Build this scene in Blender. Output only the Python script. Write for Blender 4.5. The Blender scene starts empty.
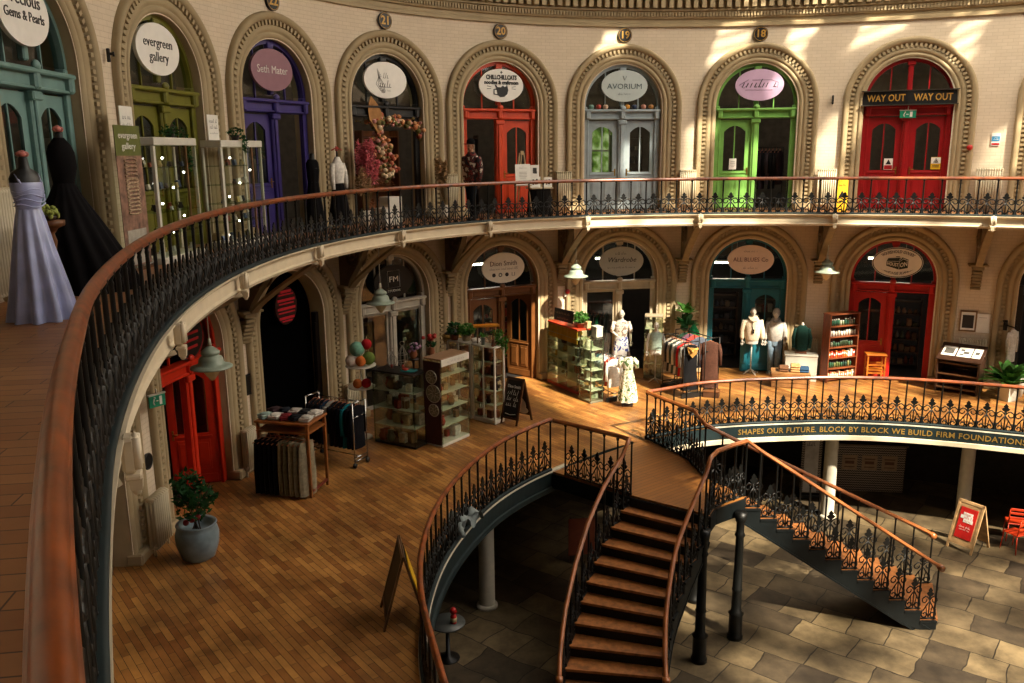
import bpy, math, random
from mathutils import Vector, Matrix
R_ = random.Random(7)
PI = math.pi
rad = math.radians
C = bpy.context.scene.collection
# ------------------------------------------------------------------ camera and plan constants
CAM_F, CAM_PITCH, CAM_ROLL, CAM_Z = 857.57, 0.21808, -0.00984, 6.436
CX, CY, EA, EB, PHI = 11.96995, 4.52741, 22.67363, 14.75913, 2.2199
DG = 2.246                # gallery width
ZG = 4.78                 # gallery floor
ZB = -2.805               # basement floor
cP, sP = math.cos(PHI), math.sin(PHI)

def ell(t, off=0.0):
    """point of the hall's elliptical wall at parameter t (degrees), moved inward by off"""
    t = rad(t)
    x, y = EA*math.cos(t), EB*math.sin(t)
    nx, ny = math.cos(t)/EA, math.sin(t)/EB
    n = math.hypot(nx, ny)
    x -= off*nx/n; y -= off*ny/n
    return CX + x*cP - y*sP, CY + x*sP + y*cP

def frame(t, off=0.0):
    """x, y, rotation so that local +x runs along the wall (clockwise), local +y points out through it"""
    x, y = ell(t, off)
    a, b = ell(t+.02, off), ell(t-.02, off)
    return x, y, math.atan2(b[1]-a[1], b[0]-a[0])

def arc_table(t0, t1, off, step=.25):
    n = max(2, int(abs(t1-t0)/step)); pts = []; s = 0
    for i in range(n+1):
        t = t0+(t1-t0)*i/n; p = ell(t, off)
        if pts: s += math.hypot(p[0]-pts[-1][2], p[1]-pts[-1][3])
        pts.append((s, t, p[0], p[1]))
    return pts

def t_at(tab, s):
    lo, hi = 0, len(tab)-1
    if s <= 0: return tab[0][1]
    if s >= tab[-1][0]: return tab[-1][1]
    while hi-lo > 1:
        m = (lo+hi)//2
        if tab[m][0] > s: hi = m
        else: lo = m
    f = (s-tab[lo][0])/(tab[hi][0]-tab[lo][0]+1e-12)
    return tab[lo][1]+f*(tab[hi][1]-tab[lo][1])

# ------------------------------------------------------------------ mesh builder
class MB:
    def __init__(s): s.v = []; s.f = []; s.m = []; s.s = []
    def add(s, vs, fs, mi=0, sm=False):
        b = len(s.v); s.v += [tuple(q) for q in vs]
        for f in fs: s.f.append(tuple(b+i for i in f)); s.m.append(mi); s.s.append(sm)
    def xf(s, M, start=0):
        for i in range(start, len(s.v)): s.v[i] = tuple(M @ Vector(s.v[i]))
        return s
    def box(s, c, d, mi=0, rz=0, rx=0, ry=0, taper=1.0, bev=0.0):
        x, y, z = d[0]/2, d[1]/2, d[2]/2
        if bev > 0:
            b = min(bev, x*.9, y*.9, z*.9)
            vs = []; 
            for sx in (-1, 1):
                for sy in (-1, 1):
                    for sz in (-1, 1):
                        vs += [(sx*x, sy*(y-b), sz*(z-b)), (sx*(x-b), sy*y, sz*(z-b)), (sx*(x-b), sy*(y-b), sz*z)]
            I = lambda sx, sy, sz, k: ((sx > 0)*4+(sy > 0)*2+(sz > 0))*3+k
            fs = []
            for q in (-1, 1):
                fs.append([I(q, -1, -1, 0), I(q, 1, -1, 0), I(q, 1, 1, 0), I(q, -1, 1, 0)][::q])
                fs.append([I(-1, q, -1, 1), I(-1, q, 1, 1), I(1, q, 1, 1), I(1, q, -1, 1)][::q])
                fs.append([I(-1, -1, q, 2), I(1, -1, q, 2), I(1, 1, q, 2), I(-1, 1, q, 2)][::q])
            for a in (-1, 1):
                for b_ in (-1, 1):
                    fs.append([I(a, b_, -1, 0), I(a, b_, 1, 0), I(a, b_, 1, 1), I(a, b_, -1, 1)][::a*b_])
                    fs.append([I(a, -1, b_, 0), I(a, -1, b_, 2), I(a, 1, b_, 2), I(a, 1, b_, 0)][::a*b_])
                    fs.append([I(-1, a, b_, 1), I(1, a, b_, 1), I(1, a, b_, 2), I(-1, a, b_, 2)][::a*b_])
                    for c_ in (-1, 1): fs.append([I(a, b_, c_, 0), I(a, b_, c_, 1), I(a, b_, c_, 2)][::a*b_*c_])
        else:
            vs = [(-x, -y, -z), (x, -y, -z), (x, y, -z), (-x, y, -z), (-x*taper, -y*taper, z), (x*taper, -y*taper, z), (x*taper, y*taper, z), (-x*taper, y*taper, z)]
            fs = [(3, 2, 1, 0), (4, 5, 6, 7), (0, 1, 5, 4), (1, 2, 6, 5), (2, 3, 7, 6), (3, 0, 4, 7)]
        M = Matrix.Translation(c) @ Matrix.Rotation(rz, 4, 'Z') @ Matrix.Rotation(ry, 4, 'Y') @ Matrix.Rotation(rx, 4, 'X')
        s.add([M @ Vector(v) for v in vs], fs, mi); return s
    def tube(s, pts, r, n=6, mi=0, closed=False, sm=True, flat=1.0):
        pts = [Vector(p) for p in pts]; k = len(pts)
        rr = r if isinstance(r, (list, tuple)) else [r]*k
        vs = []; up = None
        for i, p in enumerate(pts):
            if closed: d = pts[(i+1) % k]-pts[i-1]
            else: d = pts[min(i+1, k-1)]-pts[max(i-1, 0)]
            if d.length < 1e-9: d = Vector((0, 0, 1))
            d.normalize()
            if up is None:
                up = Vector((0, 0, 1)) if abs(d.z) < .9 else Vector((1, 0, 0))
            a = d.cross(up)
            if a.length < 1e-6: a = d.orthogonal()
            a.normalize(); b = a.cross(d); up = b
            for j in range(n):
                w = 2*PI*j/n
                vs.append(p+(a*math.cos(w)+b*math.sin(w)*flat)*rr[i])
        fs = []
        for i in range(k if closed else k-1):
            for j in range(n):
                a0, b0 = i*n, ((i+1) % k)*n
                fs.append((a0+j, b0+j, b0+(j+1) % n, a0+(j+1) % n))
        if not closed: fs += [tuple(range(n)), tuple(range((k-1)*n, k*n))[::-1]]
        s.add(vs, fs, mi, sm); return s
    def cyl(s, p0, p1, r0, r1=None, n=12, mi=0, sm=True):
        return s.tube([p0, p1], [r0, r0 if r1 is None else r1], n, mi, sm=sm)
    def lathe(s, prof, n=16, mi=0, c=(0, 0, 0), sm=True, sx=1, sy=1):
        vs = [(c[0]+r*math.cos(2*PI*j/n)*sx, c[1]+r*math.sin(2*PI*j/n)*sy, c[2]+z) for r, z in prof for j in range(n)]
        fs = [(i*n+j, i*n+(j+1) % n, (i+1)*n+(j+1) % n, (i+1)*n+j) for i in range(len(prof)-1) for j in range(n)]
        if prof[0][0] > 1e-4: fs.append(tuple(range(n))[::-1])
        if prof[-1][0] > 1e-4: fs.append(tuple(range((len(prof)-1)*n, len(prof)*n)))
        s.add(vs, fs, mi, sm); return s
    def ball(s, c, r, n=10, m=7, mi=0):
        rx, ry, rz = (r, r, r) if not isinstance(r, (tuple, list)) else r
        prof = [(max(1e-5, math.sin(PI*i/m)), -math.cos(PI*i/m)) for i in range(m+1)]
        b = len(s.v); s.lathe(prof, n, mi)
        for i in range(b, len(s.v)):
            v = s.v[i]; s.v[i] = (c[0]+v[0]*rx, c[1]+v[1]*ry, c[2]+v[2]*rz)
        return s
    def prism(s, poly, y0, y1, mi=0, sm=False):
        """outline in the x-z plane pushed from y0 (front) to y1"""
        n = len(poly)
        vs = [(x, y0, z) for x, z in poly]+[(x, y1, z) for x, z in poly]
        fs = [tuple(range(n)), tuple(range(n, 2*n))[::-1]]
        s.add(vs, fs, mi)
        s.add(vs, [(i, n+i, n+(i+1) % n, (i+1) % n) for i in range(n)], mi, sm); return s
    def slab(s, poly, z0, z1, mi=0):
        n = len(poly)
        vs = [(x, y, z0) for x, y in poly]+[(x, y, z1) for x, y in poly]
        s.add(vs, [tuple(range(n))[::-1], tuple(range(n, 2*n))]+[(i, (i+1) % n, n+(i+1) % n, n+i) for i in range(n)], mi); return s
    def strip(s, rows, mi=0, sm=False, closed=False):
        """grid of points: rows of equal length"""
        k = len(rows[0]); vs = [p for r in rows for p in r]; fs = []
        for i in range(len(rows)-1):
            for j in range(k if closed else k-1):
                fs.append((i*k+j, i*k+(j+1) % k, (i+1)*k+(j+1) % k, (i+1)*k+j))
        s.add(vs, fs, mi, sm); return s
    def holed(s, x0, x1, z0, z1, hx0, hx1, hz0, top, y0, y1, mi=0, n=10):
        """panel with an arch-topped hole, top(x) giving the hole's upper edge"""
        xs = [hx0+(hx1-hx0)*i/n for i in range(n+1)]
        for y in (y0, y1):
            q = lambda a, b, c, d: s.add([(a, y, c), (b, y, c), (b, y, d), (a, y, d)], [(0, 1, 2, 3)], mi)
            q(x0, hx0, z0, z1); q(hx1, x1, z0, z1); q(hx0, hx1, z0, hz0)
            for a, b in zip(xs, xs[1:]):
                s.add([(a, y, top(a)), (b, y, top(b)), (b, y, z1), (a, y, z1)], [(0, 1, 2, 3)], mi)
        for loop in ([(hx0, hz0), (hx1, hz0)]+[(x, top(x)) for x in xs[::-1]], [(x0, z0), (x1, z0), (x1, z1), (x0, z1)]):
            k = len(loop)
            vs = [(x, y0, z) for x, z in loop]+[(x, y1, z) for x, z in loop]
            s.add(vs, [(i, (i+1) % k, k+(i+1) % k, k+i) for i in range(k)], mi)
        return s
    def build(s, name, mats, parent=None, loc=(0, 0, 0), rz=0):
        me = bpy.data.meshes.new(name)
        me.from_pydata(s.v, [], s.f)
        for m in (mats if isinstance(mats, (list, tuple)) else [mats]): me.materials.append(m)
        me.polygons.foreach_set('material_index', s.m); me.polygons.foreach_set('use_smooth', s.s)
        me.update()
        o = bpy.data.objects.new(name, me); C.objects.link(o)
        o.location = loc; o.rotation_euler = (0, 0, rz)
        if parent: o.parent = parent
        return o

def tag(o, label, cat, group=None):
    o['label'] = label; o['category'] = cat
    if group: o['group'] = group
    return o
def thing(name, label, cat, loc=(0, 0, 0), rz=0, group=None):
    o = bpy.data.objects.new(name, None); C.objects.link(o)
    o.empty_display_size = .1
    o.location = loc; o.rotation_euler = (0, 0, rz)
    return tag(o, label, cat, group)
def struct(o): o['kind'] = 'structure'; return o
def copy_of(o, parent=None):
    c = o.copy(); C.objects.link(c); c.parent = parent
    for ch in o.children: copy_of(ch, c)
    return c
def again(o, loc, rz, label, group=None):
    c = copy_of(o); c.location = loc; c.rotation_euler = (0, 0, rz); c['label'] = label
    if group: c['group'] = group
    return c
def wloc(t, off, z, dx=0.0):
    """place on the wall: location and turn of a local frame that faces the hall along -y"""
    x, y, a = frame(t, off)
    return (x+dx*math.cos(a), y+dx*math.sin(a), z), a

# ------------------------------------------------------------------ materials
def lin(h):
    h = h.lstrip('#'); v = [int(h[i:i+2], 16)/255 for i in (0, 2, 4)]
    return [c/12.92 if c <= .04045 else ((c+.055)/1.055)**2.4 for c in v]
MATS = {}
def mat(name, col, rough=.6, metal=0, var=.12, scale=6.0, bump=0.0, bscale=40.0, emit=None, spec=.4, stretch=(1, 1, 1), sheen=0):
    if name in MATS: return MATS[name]
    m = bpy.data.materials.new(name); m.use_nodes = True
    nt = m.node_tree; N = nt.nodes; b = N['Principled BSDF']
    c = lin(col)
    b.inputs['Roughness'].default_value = rough; b.inputs['Metallic'].default_value = metal
    b.inputs['Specular IOR Level'].default_value = spec
    if sheen: b.inputs['Sheen Weight'].default_value = sheen
    tc = N.new('ShaderNodeTexCoord'); mp = N.new('ShaderNodeMapping'); mp.inputs['Scale'].default_value = stretch
    nt.links.new(tc.outputs['Object'], mp.inputs['Vector'])
    no = N.new('ShaderNodeTexNoise'); no.inputs['Scale'].default_value = scale; no.inputs['Detail'].default_value = 5
    nt.links.new(mp.outputs['Vector'], no.inputs['Vector'])
    cr = N.new('ShaderNodeValToRGB'); cr.color_ramp.elements[0].position = .3; cr.color_ramp.elements[1].position = .7
    cr.color_ramp.elements[0].color = [max(0, x*(1-var*1.6)) for x in c]+[1]
    cr.color_ramp.elements[1].color = [min(1, x*(1+var)) for x in c]+[1]
    nt.links.new(no.outputs['Fac'], cr.inputs['Fac']); nt.links.new(cr.outputs['Color'], b.inputs['Base Color'])
    if emit:
        nt.links.new(cr.outputs['Color'], b.inputs['Emission Color']); b.inputs['Emission Strength'].default_value = emit
    if bump:
        n2 = N.new('ShaderNodeTexNoise'); n2.inputs['Scale'].default_value = bscale; nt.links.new(mp.outputs['Vector'], n2.inputs['Vector'])
        bp = N.new('ShaderNodeBump'); bp.inputs['Strength'].default_value = bump; bp.inputs['Distance'].default_value = .02
        nt.links.new(n2.outputs['Fac'], bp.inputs['Height']); nt.links.new(bp.outputs['Normal'], b.inputs['Normal'])
    MATS[name] = m; return m

def brick_mat(name, c1, c2, cm, sx, sy, mortar, rot=0, squash=1.0, nscale=.9, wob=0.0, rough=.5, offs=.5, plane='xy', bump=.3, var=.5, spec=.4, gap=None):
    """boards, flags or painted brick: brick texture over x-y, or up the wall"""
    m = bpy.data.materials.new(name); m.use_nodes = True
    nt = m.node_tree; N = nt.nodes; L = nt.links; b = N['Principled BSDF']
    tc = N.new('ShaderNodeTexCoord'); mp = N.new('ShaderNodeMapping')
    if plane == 'uv': L.new(tc.outputs['UV'], mp.inputs['Vector'])
    else: L.new(tc.outputs['Object'], mp.inputs['Vector'])
    mp.inputs['Rotation'].default_value = (0, 0, rot)
    br = N.new('ShaderNodeTexBrick'); br.offset = offs
    br.inputs['Scale'].default_value = 1; br.inputs['Brick Width'].default_value = sx; br.inputs['Row Height'].default_value = sy
    br.inputs['Mortar Size'].default_value = mortar; br.inputs['Mortar Smooth'].default_value = .2; br.inputs['Bias'].default_value = 0
    br.inputs['Color1'].default_value = lin(c1)+[1]; br.inputs['Color2'].default_value = lin(c2)+[1]; br.inputs['Mortar'].default_value = lin(cm)+[1]
    br.squash = squash; br.squash_frequency = 3
    L.new(mp.outputs['Vector'], br.inputs['Vector'])
    if wob:
        wn = N.new('ShaderNodeTexNoise'); wn.inputs['Scale'].default_value = 1.3; L.new(mp.outputs['Vector'], wn.inputs['Vector'])
        va = N.new('ShaderNodeVectorMath'); va.operation = 'MULTIPLY_ADD'; va.inputs[1].default_value = (wob, wob, 0); L.new(wn.outputs['Color'], va.inputs[0]); L.new(mp.outputs['Vector'], va.inputs[2]); L.new(va.outputs[0], br.inputs['Vector'])
    no = N.new('ShaderNodeTexNoise'); no.inputs['Scale'].default_value = nscale; no.inputs['Detail'].default_value = 8; no.inputs['Roughness'].default_value = .65
    L.new(tc.outputs['Object'], no.inputs['Vector'])
    cr = N.new('ShaderNodeValToRGB'); cr.color_ramp.elements[0].position = .32; cr.color_ramp.elements[1].position = .66
    cr.color_ramp.elements[0].color = (1-var, 1-var, 1-var, 1); cr.color_ramp.elements[1].color = (1, 1, 1, 1)
    L.new(no.outputs['Fac'], cr.inputs['Fac'])
    mx = N.new('ShaderNodeMix'); mx.data_type = 'RGBA'; mx.blend_type = 'MULTIPLY'; mx.inputs[0].default_value = 1
    L.new(br.outputs['Color'], mx.inputs[6]); L.new(cr.outputs['Color'], mx.inputs[7])
    L.new(mx.outputs[2], b.inputs['Base Color'])
    bp = N.new('ShaderNodeBump'); bp.inputs['Strength'].default_value = bump; bp.inputs['Distance'].default_value = .01; bp.invert = True
    L.new(br.outputs['Fac'], bp.inputs['Height']); L.new(bp.outputs['Normal'], b.inputs['Normal'])
    b.inputs['Roughness'].default_value = rough; b.inputs['Specular IOR Level'].default_value = spec
    MATS[name] = m; return m

def glass_mat(name, col='#c8d2cc', refl=.10, rough=.03):
    m = bpy.data.materials.new(name); m.use_nodes = True
    nt = m.node_tree; N = nt.nodes; L = nt.links
    N.remove(N['Principled BSDF']); out = N['Material Output']
    tr = N.new('ShaderNodeBsdfTransparent'); tr.inputs['Color'].default_value = lin(col)+[1]
    gl = N.new('ShaderNodeBsdfGlossy'); gl.inputs['Roughness'].default_value = rough
    mx = N.new('ShaderNodeMixShader'); mx.inputs['Fac'].default_value = refl; L.new(tr.outputs[0], mx.inputs[1]); L.new(gl.outputs[0], mx.inputs[2])
    L.new(mx.outputs[0], out.inputs['Surface']); MATS[name] = m; return m

WALLM = brick_mat('painted_brick', '#dacab2', '#d5c5ac', '#c8b79d', .24, .085, .006, plane='uv', bump=.25, var=.10, rough=.65, spec=.25)
STONE = mat('painted_stone', '#a3916f', .6, var=.07, scale=3, bump=.06, spec=.3)
CREAM = mat('cream_paint', '#cfc0a4', .5, var=.06, scale=4)
SOFFIT = mat('soffit_paint', '#ad9468', .7, var=.08)
BOARDS = brick_mat('floor_boards', '#c58d4a', '#935c2d', '#331d0d', .62, .098, .004, rot=rad(52.5), rough=.42, var=.62, bump=.25, spec=.45)
GBOARDS = brick_mat('gallery_boards', '#a8764a', '#935f38', '#4a2c18', .75, .15, .005, rot=rad(-8), rough=.45, var=.35, bump=.2)
FLAGS = brick_mat('stone_flags', '#827052', '#40362a', '#322a20', 1.1, .76, .013, rot=rad(38), squash=.62, nscale=2.2, wob=.22, rough=.55, var=.62, bump=.5, spec=.3)
IRON = mat('black_iron', '#070807', .45, .0, var=.2, scale=9, spec=.3)
RAILW = mat('varnished_rail', '#803d12', .30, var=.4, scale=7, stretch=(1, 1, 1), spec=.6)
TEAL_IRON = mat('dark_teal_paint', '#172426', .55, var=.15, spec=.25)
GOLD = mat('gold_paint', '#b98d3e', .45, .2, var=.1)
BLACK = mat('black_paint', '#0e0d0c', .45, var=.1)
WHITE = mat('white_paint', '#ccc8bb', .5, var=.05)
PAPER = mat('white_paper', '#e4e1d8', .8, var=.04)
GLASS = glass_mat('pane_glass')
CASEGLASS = glass_mat('case_glass', '#eaf0e6', .10)
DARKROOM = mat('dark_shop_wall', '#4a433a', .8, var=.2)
CHROME = mat('chrome', '#b8b8b4', .2, 1, var=.05)
def petal_mat(name, col, var=.2):
    """thin leaf or plume: half its light passes through"""
    if name in MATS: return MATS[name]
    m = mat(name, col, .8, var=var, scale=10); nt = m.node_tree; b = nt.nodes['Principled BSDF']
    t = nt.nodes.new('ShaderNodeBsdfTranslucent'); cr = [n for n in nt.nodes if n.type == 'VALTORGB'][0]; nt.links.new(cr.outputs['Color'], t.inputs['Color'])
    mx = nt.nodes.new('ShaderNodeMixShader'); mx.inputs[0].default_value = .5; nt.links.new(b.outputs[0], mx.inputs[1]); nt.links.new(t.outputs[0], mx.inputs[2]); nt.links.new(mx.outputs[0], nt.nodes['Material Output'].inputs['Surface']); return m
def paint(h, rough=.4): return mat('paint_'+h.strip('#'), h, rough, var=.08, scale=5)
def cloth(h, var=.15): return mat('cloth_'+h.strip('#'), h, .9, var=var, scale=18, bump=.15, bscale=60, spec=.1)
def wood(h, rough=.45): return mat('wood_'+h.strip('#'), h, rough, var=.25, scale=4, stretch=(1, 6, 1))
LEAF = petal_mat('green_leaf', '#42752a', .3); LEAF2 = petal_mat('dark_leaf', '#27552a', .3)
# ------------------------------------------------------------------ the hall: walls, surrounds, cornice, gallery, floors
BAYS = {'pearls': 43.3, 'evergreen': 31.5, 'purple': 19.35, 'florist': 6.4, 'cats': -6.85, 'grey': -20.1, 'lime': -32.85, 'way_out': -45.05, 'end': -57.0, 'rear': 55.2}
TMAX, TMIN = 78.0, -72.0
WTAB = arc_table(TMAX, TMIN, 0.0, .1)
def s_of(t):
    lo = min(range(len(WTAB)), key=lambda i: abs(WTAB[i][1]-t)); return WTAB[lo][0]
BAY_S = {k: s_of(t) for k, t in BAYS.items()}
HW = 1.1
def radius_at(t):
    a, b, c = ell(t-2), ell(t), ell(t+2)
    A = math.dist(a, b); B = math.dist(b, c); Cc = math.dist(a, c)
    area = abs((b[0]-a[0])*(c[1]-a[1])-(b[1]-a[1])*(c[0]-a[0]))/2
    return A*B*Cc/(4*area)

def wall_band(name, z0, zc, r, z1, material):
    """curved wall with arched openings cut for every bay"""
    edges = set(); S1 = WTAB[-1][0]
    n = int(S1/.3)
    base = [S1*i/n for i in range(n+1)]
    cols = []
    spans = sorted((s-HW, s+HW) for s in BAY_S.values())
    for s in base:
        if not any(a-.05 < s < b+.05 for a, b in spans): edges.add(s)
    vs, fs, uv = [], [], []
    def quad(sa, sb, za, zb, ta, tb):
        p, q = ell(t_at(WTAB, sa)), ell(t_at(WTAB, sb)); k = len(vs)
        vs.extend([(p[0], p[1], za), (q[0], q[1], zb), (q[0], q[1], tb), (p[0], p[1], ta)])
        fs.append((k, k+1, k+2, k+3)); uv.extend([(sa, za), (sb, zb), (sb, tb), (sa, ta)])
    segs = sorted(edges | {a for a, b in spans} | {b for a, b in spans})
    for a, b in zip(segs, segs[1:]):
        if any(abs(a-x) < 1e-6 and abs(b-y) < 1e-6 for x, y in spans): continue
        quad(a, b, z0, z0, z1, z1)
    for a, b in spans:
        m = 24
        zz = lambda s: zc+math.sqrt(max(0, HW*HW-(s-(a+b)/2)**2))*r/HW
        for i in range(m):
            u, w = [(a+b)/2-HW*math.cos(PI*(i+j)/m) for j in (0, 1)]
            quad(u, w, zz(u), zz(w), z1, z1)
    me = bpy.data.meshes.new(name); me.from_pydata(vs, [], fs); l = me.uv_layers.new()
    l.data.foreach_set('uv', [c for p in uv for c in p]); me.materials.append(material)
    o = bpy.data.objects.new(name, me); C.objects.link(o); return struct(o)
wall_band('wall_upper', ZG-.2, 7.62, 1.12, 9.75, WALLM)
wall_band('wall_lower', -.05, 2.83, 1.10, 4.62, WALLM)

def revolve(name, prof, mats, t0=TMAX, t1=TMIN, mi=None, step=.75, curve=None, smooth=False):
    """profile of (inset, height) carried along the hall's curve"""
    mb = MB(); n = int(abs(t1-t0)/step); rows = []
    for i in range(n+1):
        t = t0+(t1-t0)*i/n
        rows.append([(*(curve or ell)(t, o), z) for o, z in prof])
    k = len(prof); vs = [p for r in rows for p in r]; fs = []
    for j in range(k-1):
        ff = [(i*k+j, (i+1)*k+j, (i+1)*k+j+1, i*k+j+1) for i in range(n)]
        for f in ff: mb.f.append(f); mb.m.append(mi[j] if mi else 0); mb.s.append(smooth)
    mb.v = vs
    return mb.build(name, mats)
struct(revolve('wall_rear', [(0, -.05), (0, 12)], [mat('rear_wall_dimmed', '#8f7f66', .7)], 288, 78, step=2.5))  # unseen rear wall coloured darker than its cream to cut bounced light
struct(revolve('trim_1', [(0, 9.70), (.07, 9.70), (.07, 9.78), (.03, 9.80), (.03, 9.90), (.09, 9.91), (.10, 9.94), (.10, 10.08), (.16, 10.10), (.16, 10.14), (.11, 10.15), (.11, 10.40), (.32, 10.42), (.34, 10.52), (.42, 10.62), (.42, 10.68), (.0, 10.72), (0, 12.0)], [STONE], 60, TMIN))
struct(revolve('trim_11', [(0, 9.70), (.07, 9.70), (.07, 9.78), (.03, 9.80), (.11, 10.40), (.42, 10.62), (.0, 10.72), (0, 12.0)], [STONE], 288, 60, step=2))
mb = MB()
for k, (sp, o, z, d) in enumerate([(.225, .19, 10.275, (.12, .17, .22)), (.085, .12, 10.01, (.045, .05, .11))]):
    S = sp*20
    tab = arc_table(42, -62, 0)
    while S < tab[-1][0]:
        t = t_at(tab, S); x, y, a = frame(t, o); mb.box((x, y, z), d, rz=a); S += sp
struct(mb.build('trim_2', [STONE]))

def surround(bay, z0, zc, r, idx):
    t = BAYS[bay]; R = radius_at(t); mb = MB()
    prof = [(0, .50), (0, .04), (.03, -.02), (.08, -.045), (.12, -.03), (.135, .0), (.15, -.03), (.26, -.05), (.27, -.015), (.37, -.015), (.375, -.075), (.42, -.10), (.47, -.12), (.51, -.105), (.53, -.06), (.54, .05)]
    path = [(-1, 0, z0, -HW), (-1, 0, zc, -HW)]
    m = 40
    for i in range(1, m): w = PI-PI*i/m; path.append((math.cos(w), math.sin(w), None, None))
    path += [(1, 0, zc, HW), (1, 0, z0, HW)]
    P = lambda q, d, y: ((q[3]+q[0]*d if q[2] is not None else q[0]*(HW+d)), y, (q[2] if q[2] is not None else zc+q[1]*(r+d)))
    bend = lambda p: (p[0], p[1]-p[0]*p[0]/(2*R), p[2])
    mb.strip([[bend(P(q, d, y)) for d, y in prof] for q in path], 0, True)
    # plinth blocks
    for sx in (-1, 1): mb.box(bend((sx*(HW+.28), .0, z0+.10)), (.60, .27, .20), bev=.03)
    (x, y, z), a = wloc(t, 0, 0)
    o = struct(mb.build('trim_%d' % idx, [STONE], None, (x, y, 0), a))
    # dentil course
    db = MB(); L = []
    n = int((zc-z0-.3)/.115)
    for i in range(n): L += [(-1, 0, z0+.32+.115*i), (1, 0, z0+.32+.115*i)]
    k = int(PI*(r+.32)/.115)
    for i in range(k+1): w = PI*i/k; L.append((math.cos(w), math.sin(w), zc))
    for cx_, sz, zz in L:
        x_, z_ = cx_*(HW+.32), zz+sz*(r+.32)
        if sz == 0: db.box(bend((x_, -.045, z_)), (.095, .07, .06))
        else: db.box(bend((x_, -.045, z_)), (.095, .07, .06), ry=-math.atan2(sz, cx_))
    d = db.build('dentil_course', [STONE], o)
    return o
for i, b in enumerate(BAYS):
    surround(b, ZG, 7.62, 1.12, 20+i); surround(b, 0.0, 2.83, 1.10, 40+i)

# gallery deck, soffit and fascia
FULL0, FULL1 = 78, -282
struct(revolve('floor_gallery', [(-.6, ZG), (DG, ZG)], [GBOARDS], FULL0, FULL1, step=1.5))
struct(revolve('ceiling_under_gallery', [(-.02, 4.60), (DG-.15, 4.60)], [SOFFIT], FULL0, FULL1, step=1.5))
struct(revolve('trim_3', [(DG-.22, 4.60), (DG-.22, 4.50), (DG-.03, 4.50), (DG+.0, 4.55), (DG-.03, 4.575), (DG-.03, 4.735), (DG+.03, 4.755), (DG+.06, 4.785), (DG+.06, 4.80), (DG-.12, 4.80), (DG-.12, ZG)], [CREAM], FULL0, FULL1, step=.8))
struct(revolve('trim_4', [(.0, 4.60), (.0, 4.40), (.06, 4.42), (.10, 4.52), (.12, 4.60)], [STONE], TMAX, TMIN))

# ground floor ring and the oval well in it
WC, WA, WB = (12.182, 4.75), 16.764, 10.843
def well_base(t):
    t = rad(t); x, y = WA*math.cos(t), WB*math.sin(t)
    return WC[0]+x*cP-y*sP, WC[1]+x*sP+y*cP
_m = [(-.60, 7.82), (-.92, 8.62), (-1.17, 9.80), (-1.22, 11.2), (-1.2, 12.0), (-1.06, 12.9), (-.82, 13.75), (-.42, 14.85), (.2, 15.94), (.84, 16.64), (3.02, 18.56), (4.87, 19.40), (6.32, 19.6), (7.85, 19.65), (8.84, 19.56), (10.05, 19.2), (11.64, 18.57)]
def _tp(p):
    x, y = p[0]-WC[0], p[1]-WC[1]; u, w = x*cP+y*sP, -x*sP+y*cP
    return math.degrees(math.atan2(w/WB, u/WA)), math.hypot(u/WA, w/WB)
_wk = sorted(_tp(p) for p in _m)
def well(t, off=0.0):
    """edge of the well; off pushes it outwards (towards the wall)"""
    t = (t+180) % 360-180
    num = den = 0
    for tk, k in _wk+[(_wk[0][0]-25, 1), (_wk[-1][0]+25, 1), (_wk[0][0]-45, 1), (_wk[-1][0]+45, 1)]:
        w = math.exp(-((t-tk)/4.5)**2)+1e-9; num += w*(k-1); den += w
    s = 1+(num/den if -80 < t < 90 else 0)
    x, y = well_base(t); x = WC[0]+(x-WC[0])*s; y = WC[1]+(y-WC[1])*s
    if off:
        a, b = well_base(t-.05), well_base(t+.05); d = math.hypot(b[0]-a[0], b[1]-a[1])
        nx, ny = (b[1]-a[1])/d, -(b[0]-a[0])/d
        if nx*(x-WC[0])+ny*(y-WC[1]) < 0: nx, ny = -nx, -ny
        x += nx*off; y += ny*off
    return x, y
mb = MB(); rows = []
for i in range(361):
    t = 78-i; p, q = ell(t, -.7), well(t)
    rows.append([(p[0]+(q[0]-p[0])*j/3, p[1]+(q[1]-p[1])*j/3, 0.0) for j in range(4)])
mb.strip(rows); struct(mb.build('floor_ground', [BOARDS]))
TRIMW = mat('kerb_white', '#b9b2a0', .5, var=.1)
for i_, (ta_, tb_) in enumerate(((78, 7.5), (-15.5, -282))): struct(revolve('trim_%d' % (5+10*i_), [(.10, .0), (.08, .02), (-.015, .02), (-.02, -.01)], [TRIMW], ta_, tb_, curve=lambda t, o: well(t, o), step=.8))
struct(revolve('trim_6', [(-.01, -.01), (0, -.32)], [TEAL_IRON], 78, -282, curve=lambda t, o: well(t, o), step=.8))
struct(revolve('trim_7', [(0, -.31), (-.04, -.32), (-.04, -.42), (.3, -.43)], [CREAM], -8, -282, curve=lambda t, o: well(t, o), step=.8))
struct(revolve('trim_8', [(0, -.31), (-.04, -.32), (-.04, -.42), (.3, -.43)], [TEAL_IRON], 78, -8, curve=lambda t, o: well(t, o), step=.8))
mb = MB(); rows = []
for i in range(181):
    t = 78-2*i; rows.append([(*ell(t, 0), -.41), (*well(t, .2), -.41)])
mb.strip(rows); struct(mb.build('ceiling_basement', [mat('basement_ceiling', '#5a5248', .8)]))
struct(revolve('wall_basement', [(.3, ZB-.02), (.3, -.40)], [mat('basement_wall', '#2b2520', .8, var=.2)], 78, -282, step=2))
mb = MB(); mb.add([(CX+26*math.cos(2*PI*i/48)*1, CY+26*math.sin(2*PI*i/48), ZB) for i in range(48)], [tuple(range(48))])
struct(mb.build('floor_basement', [FLAGS]))

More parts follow.
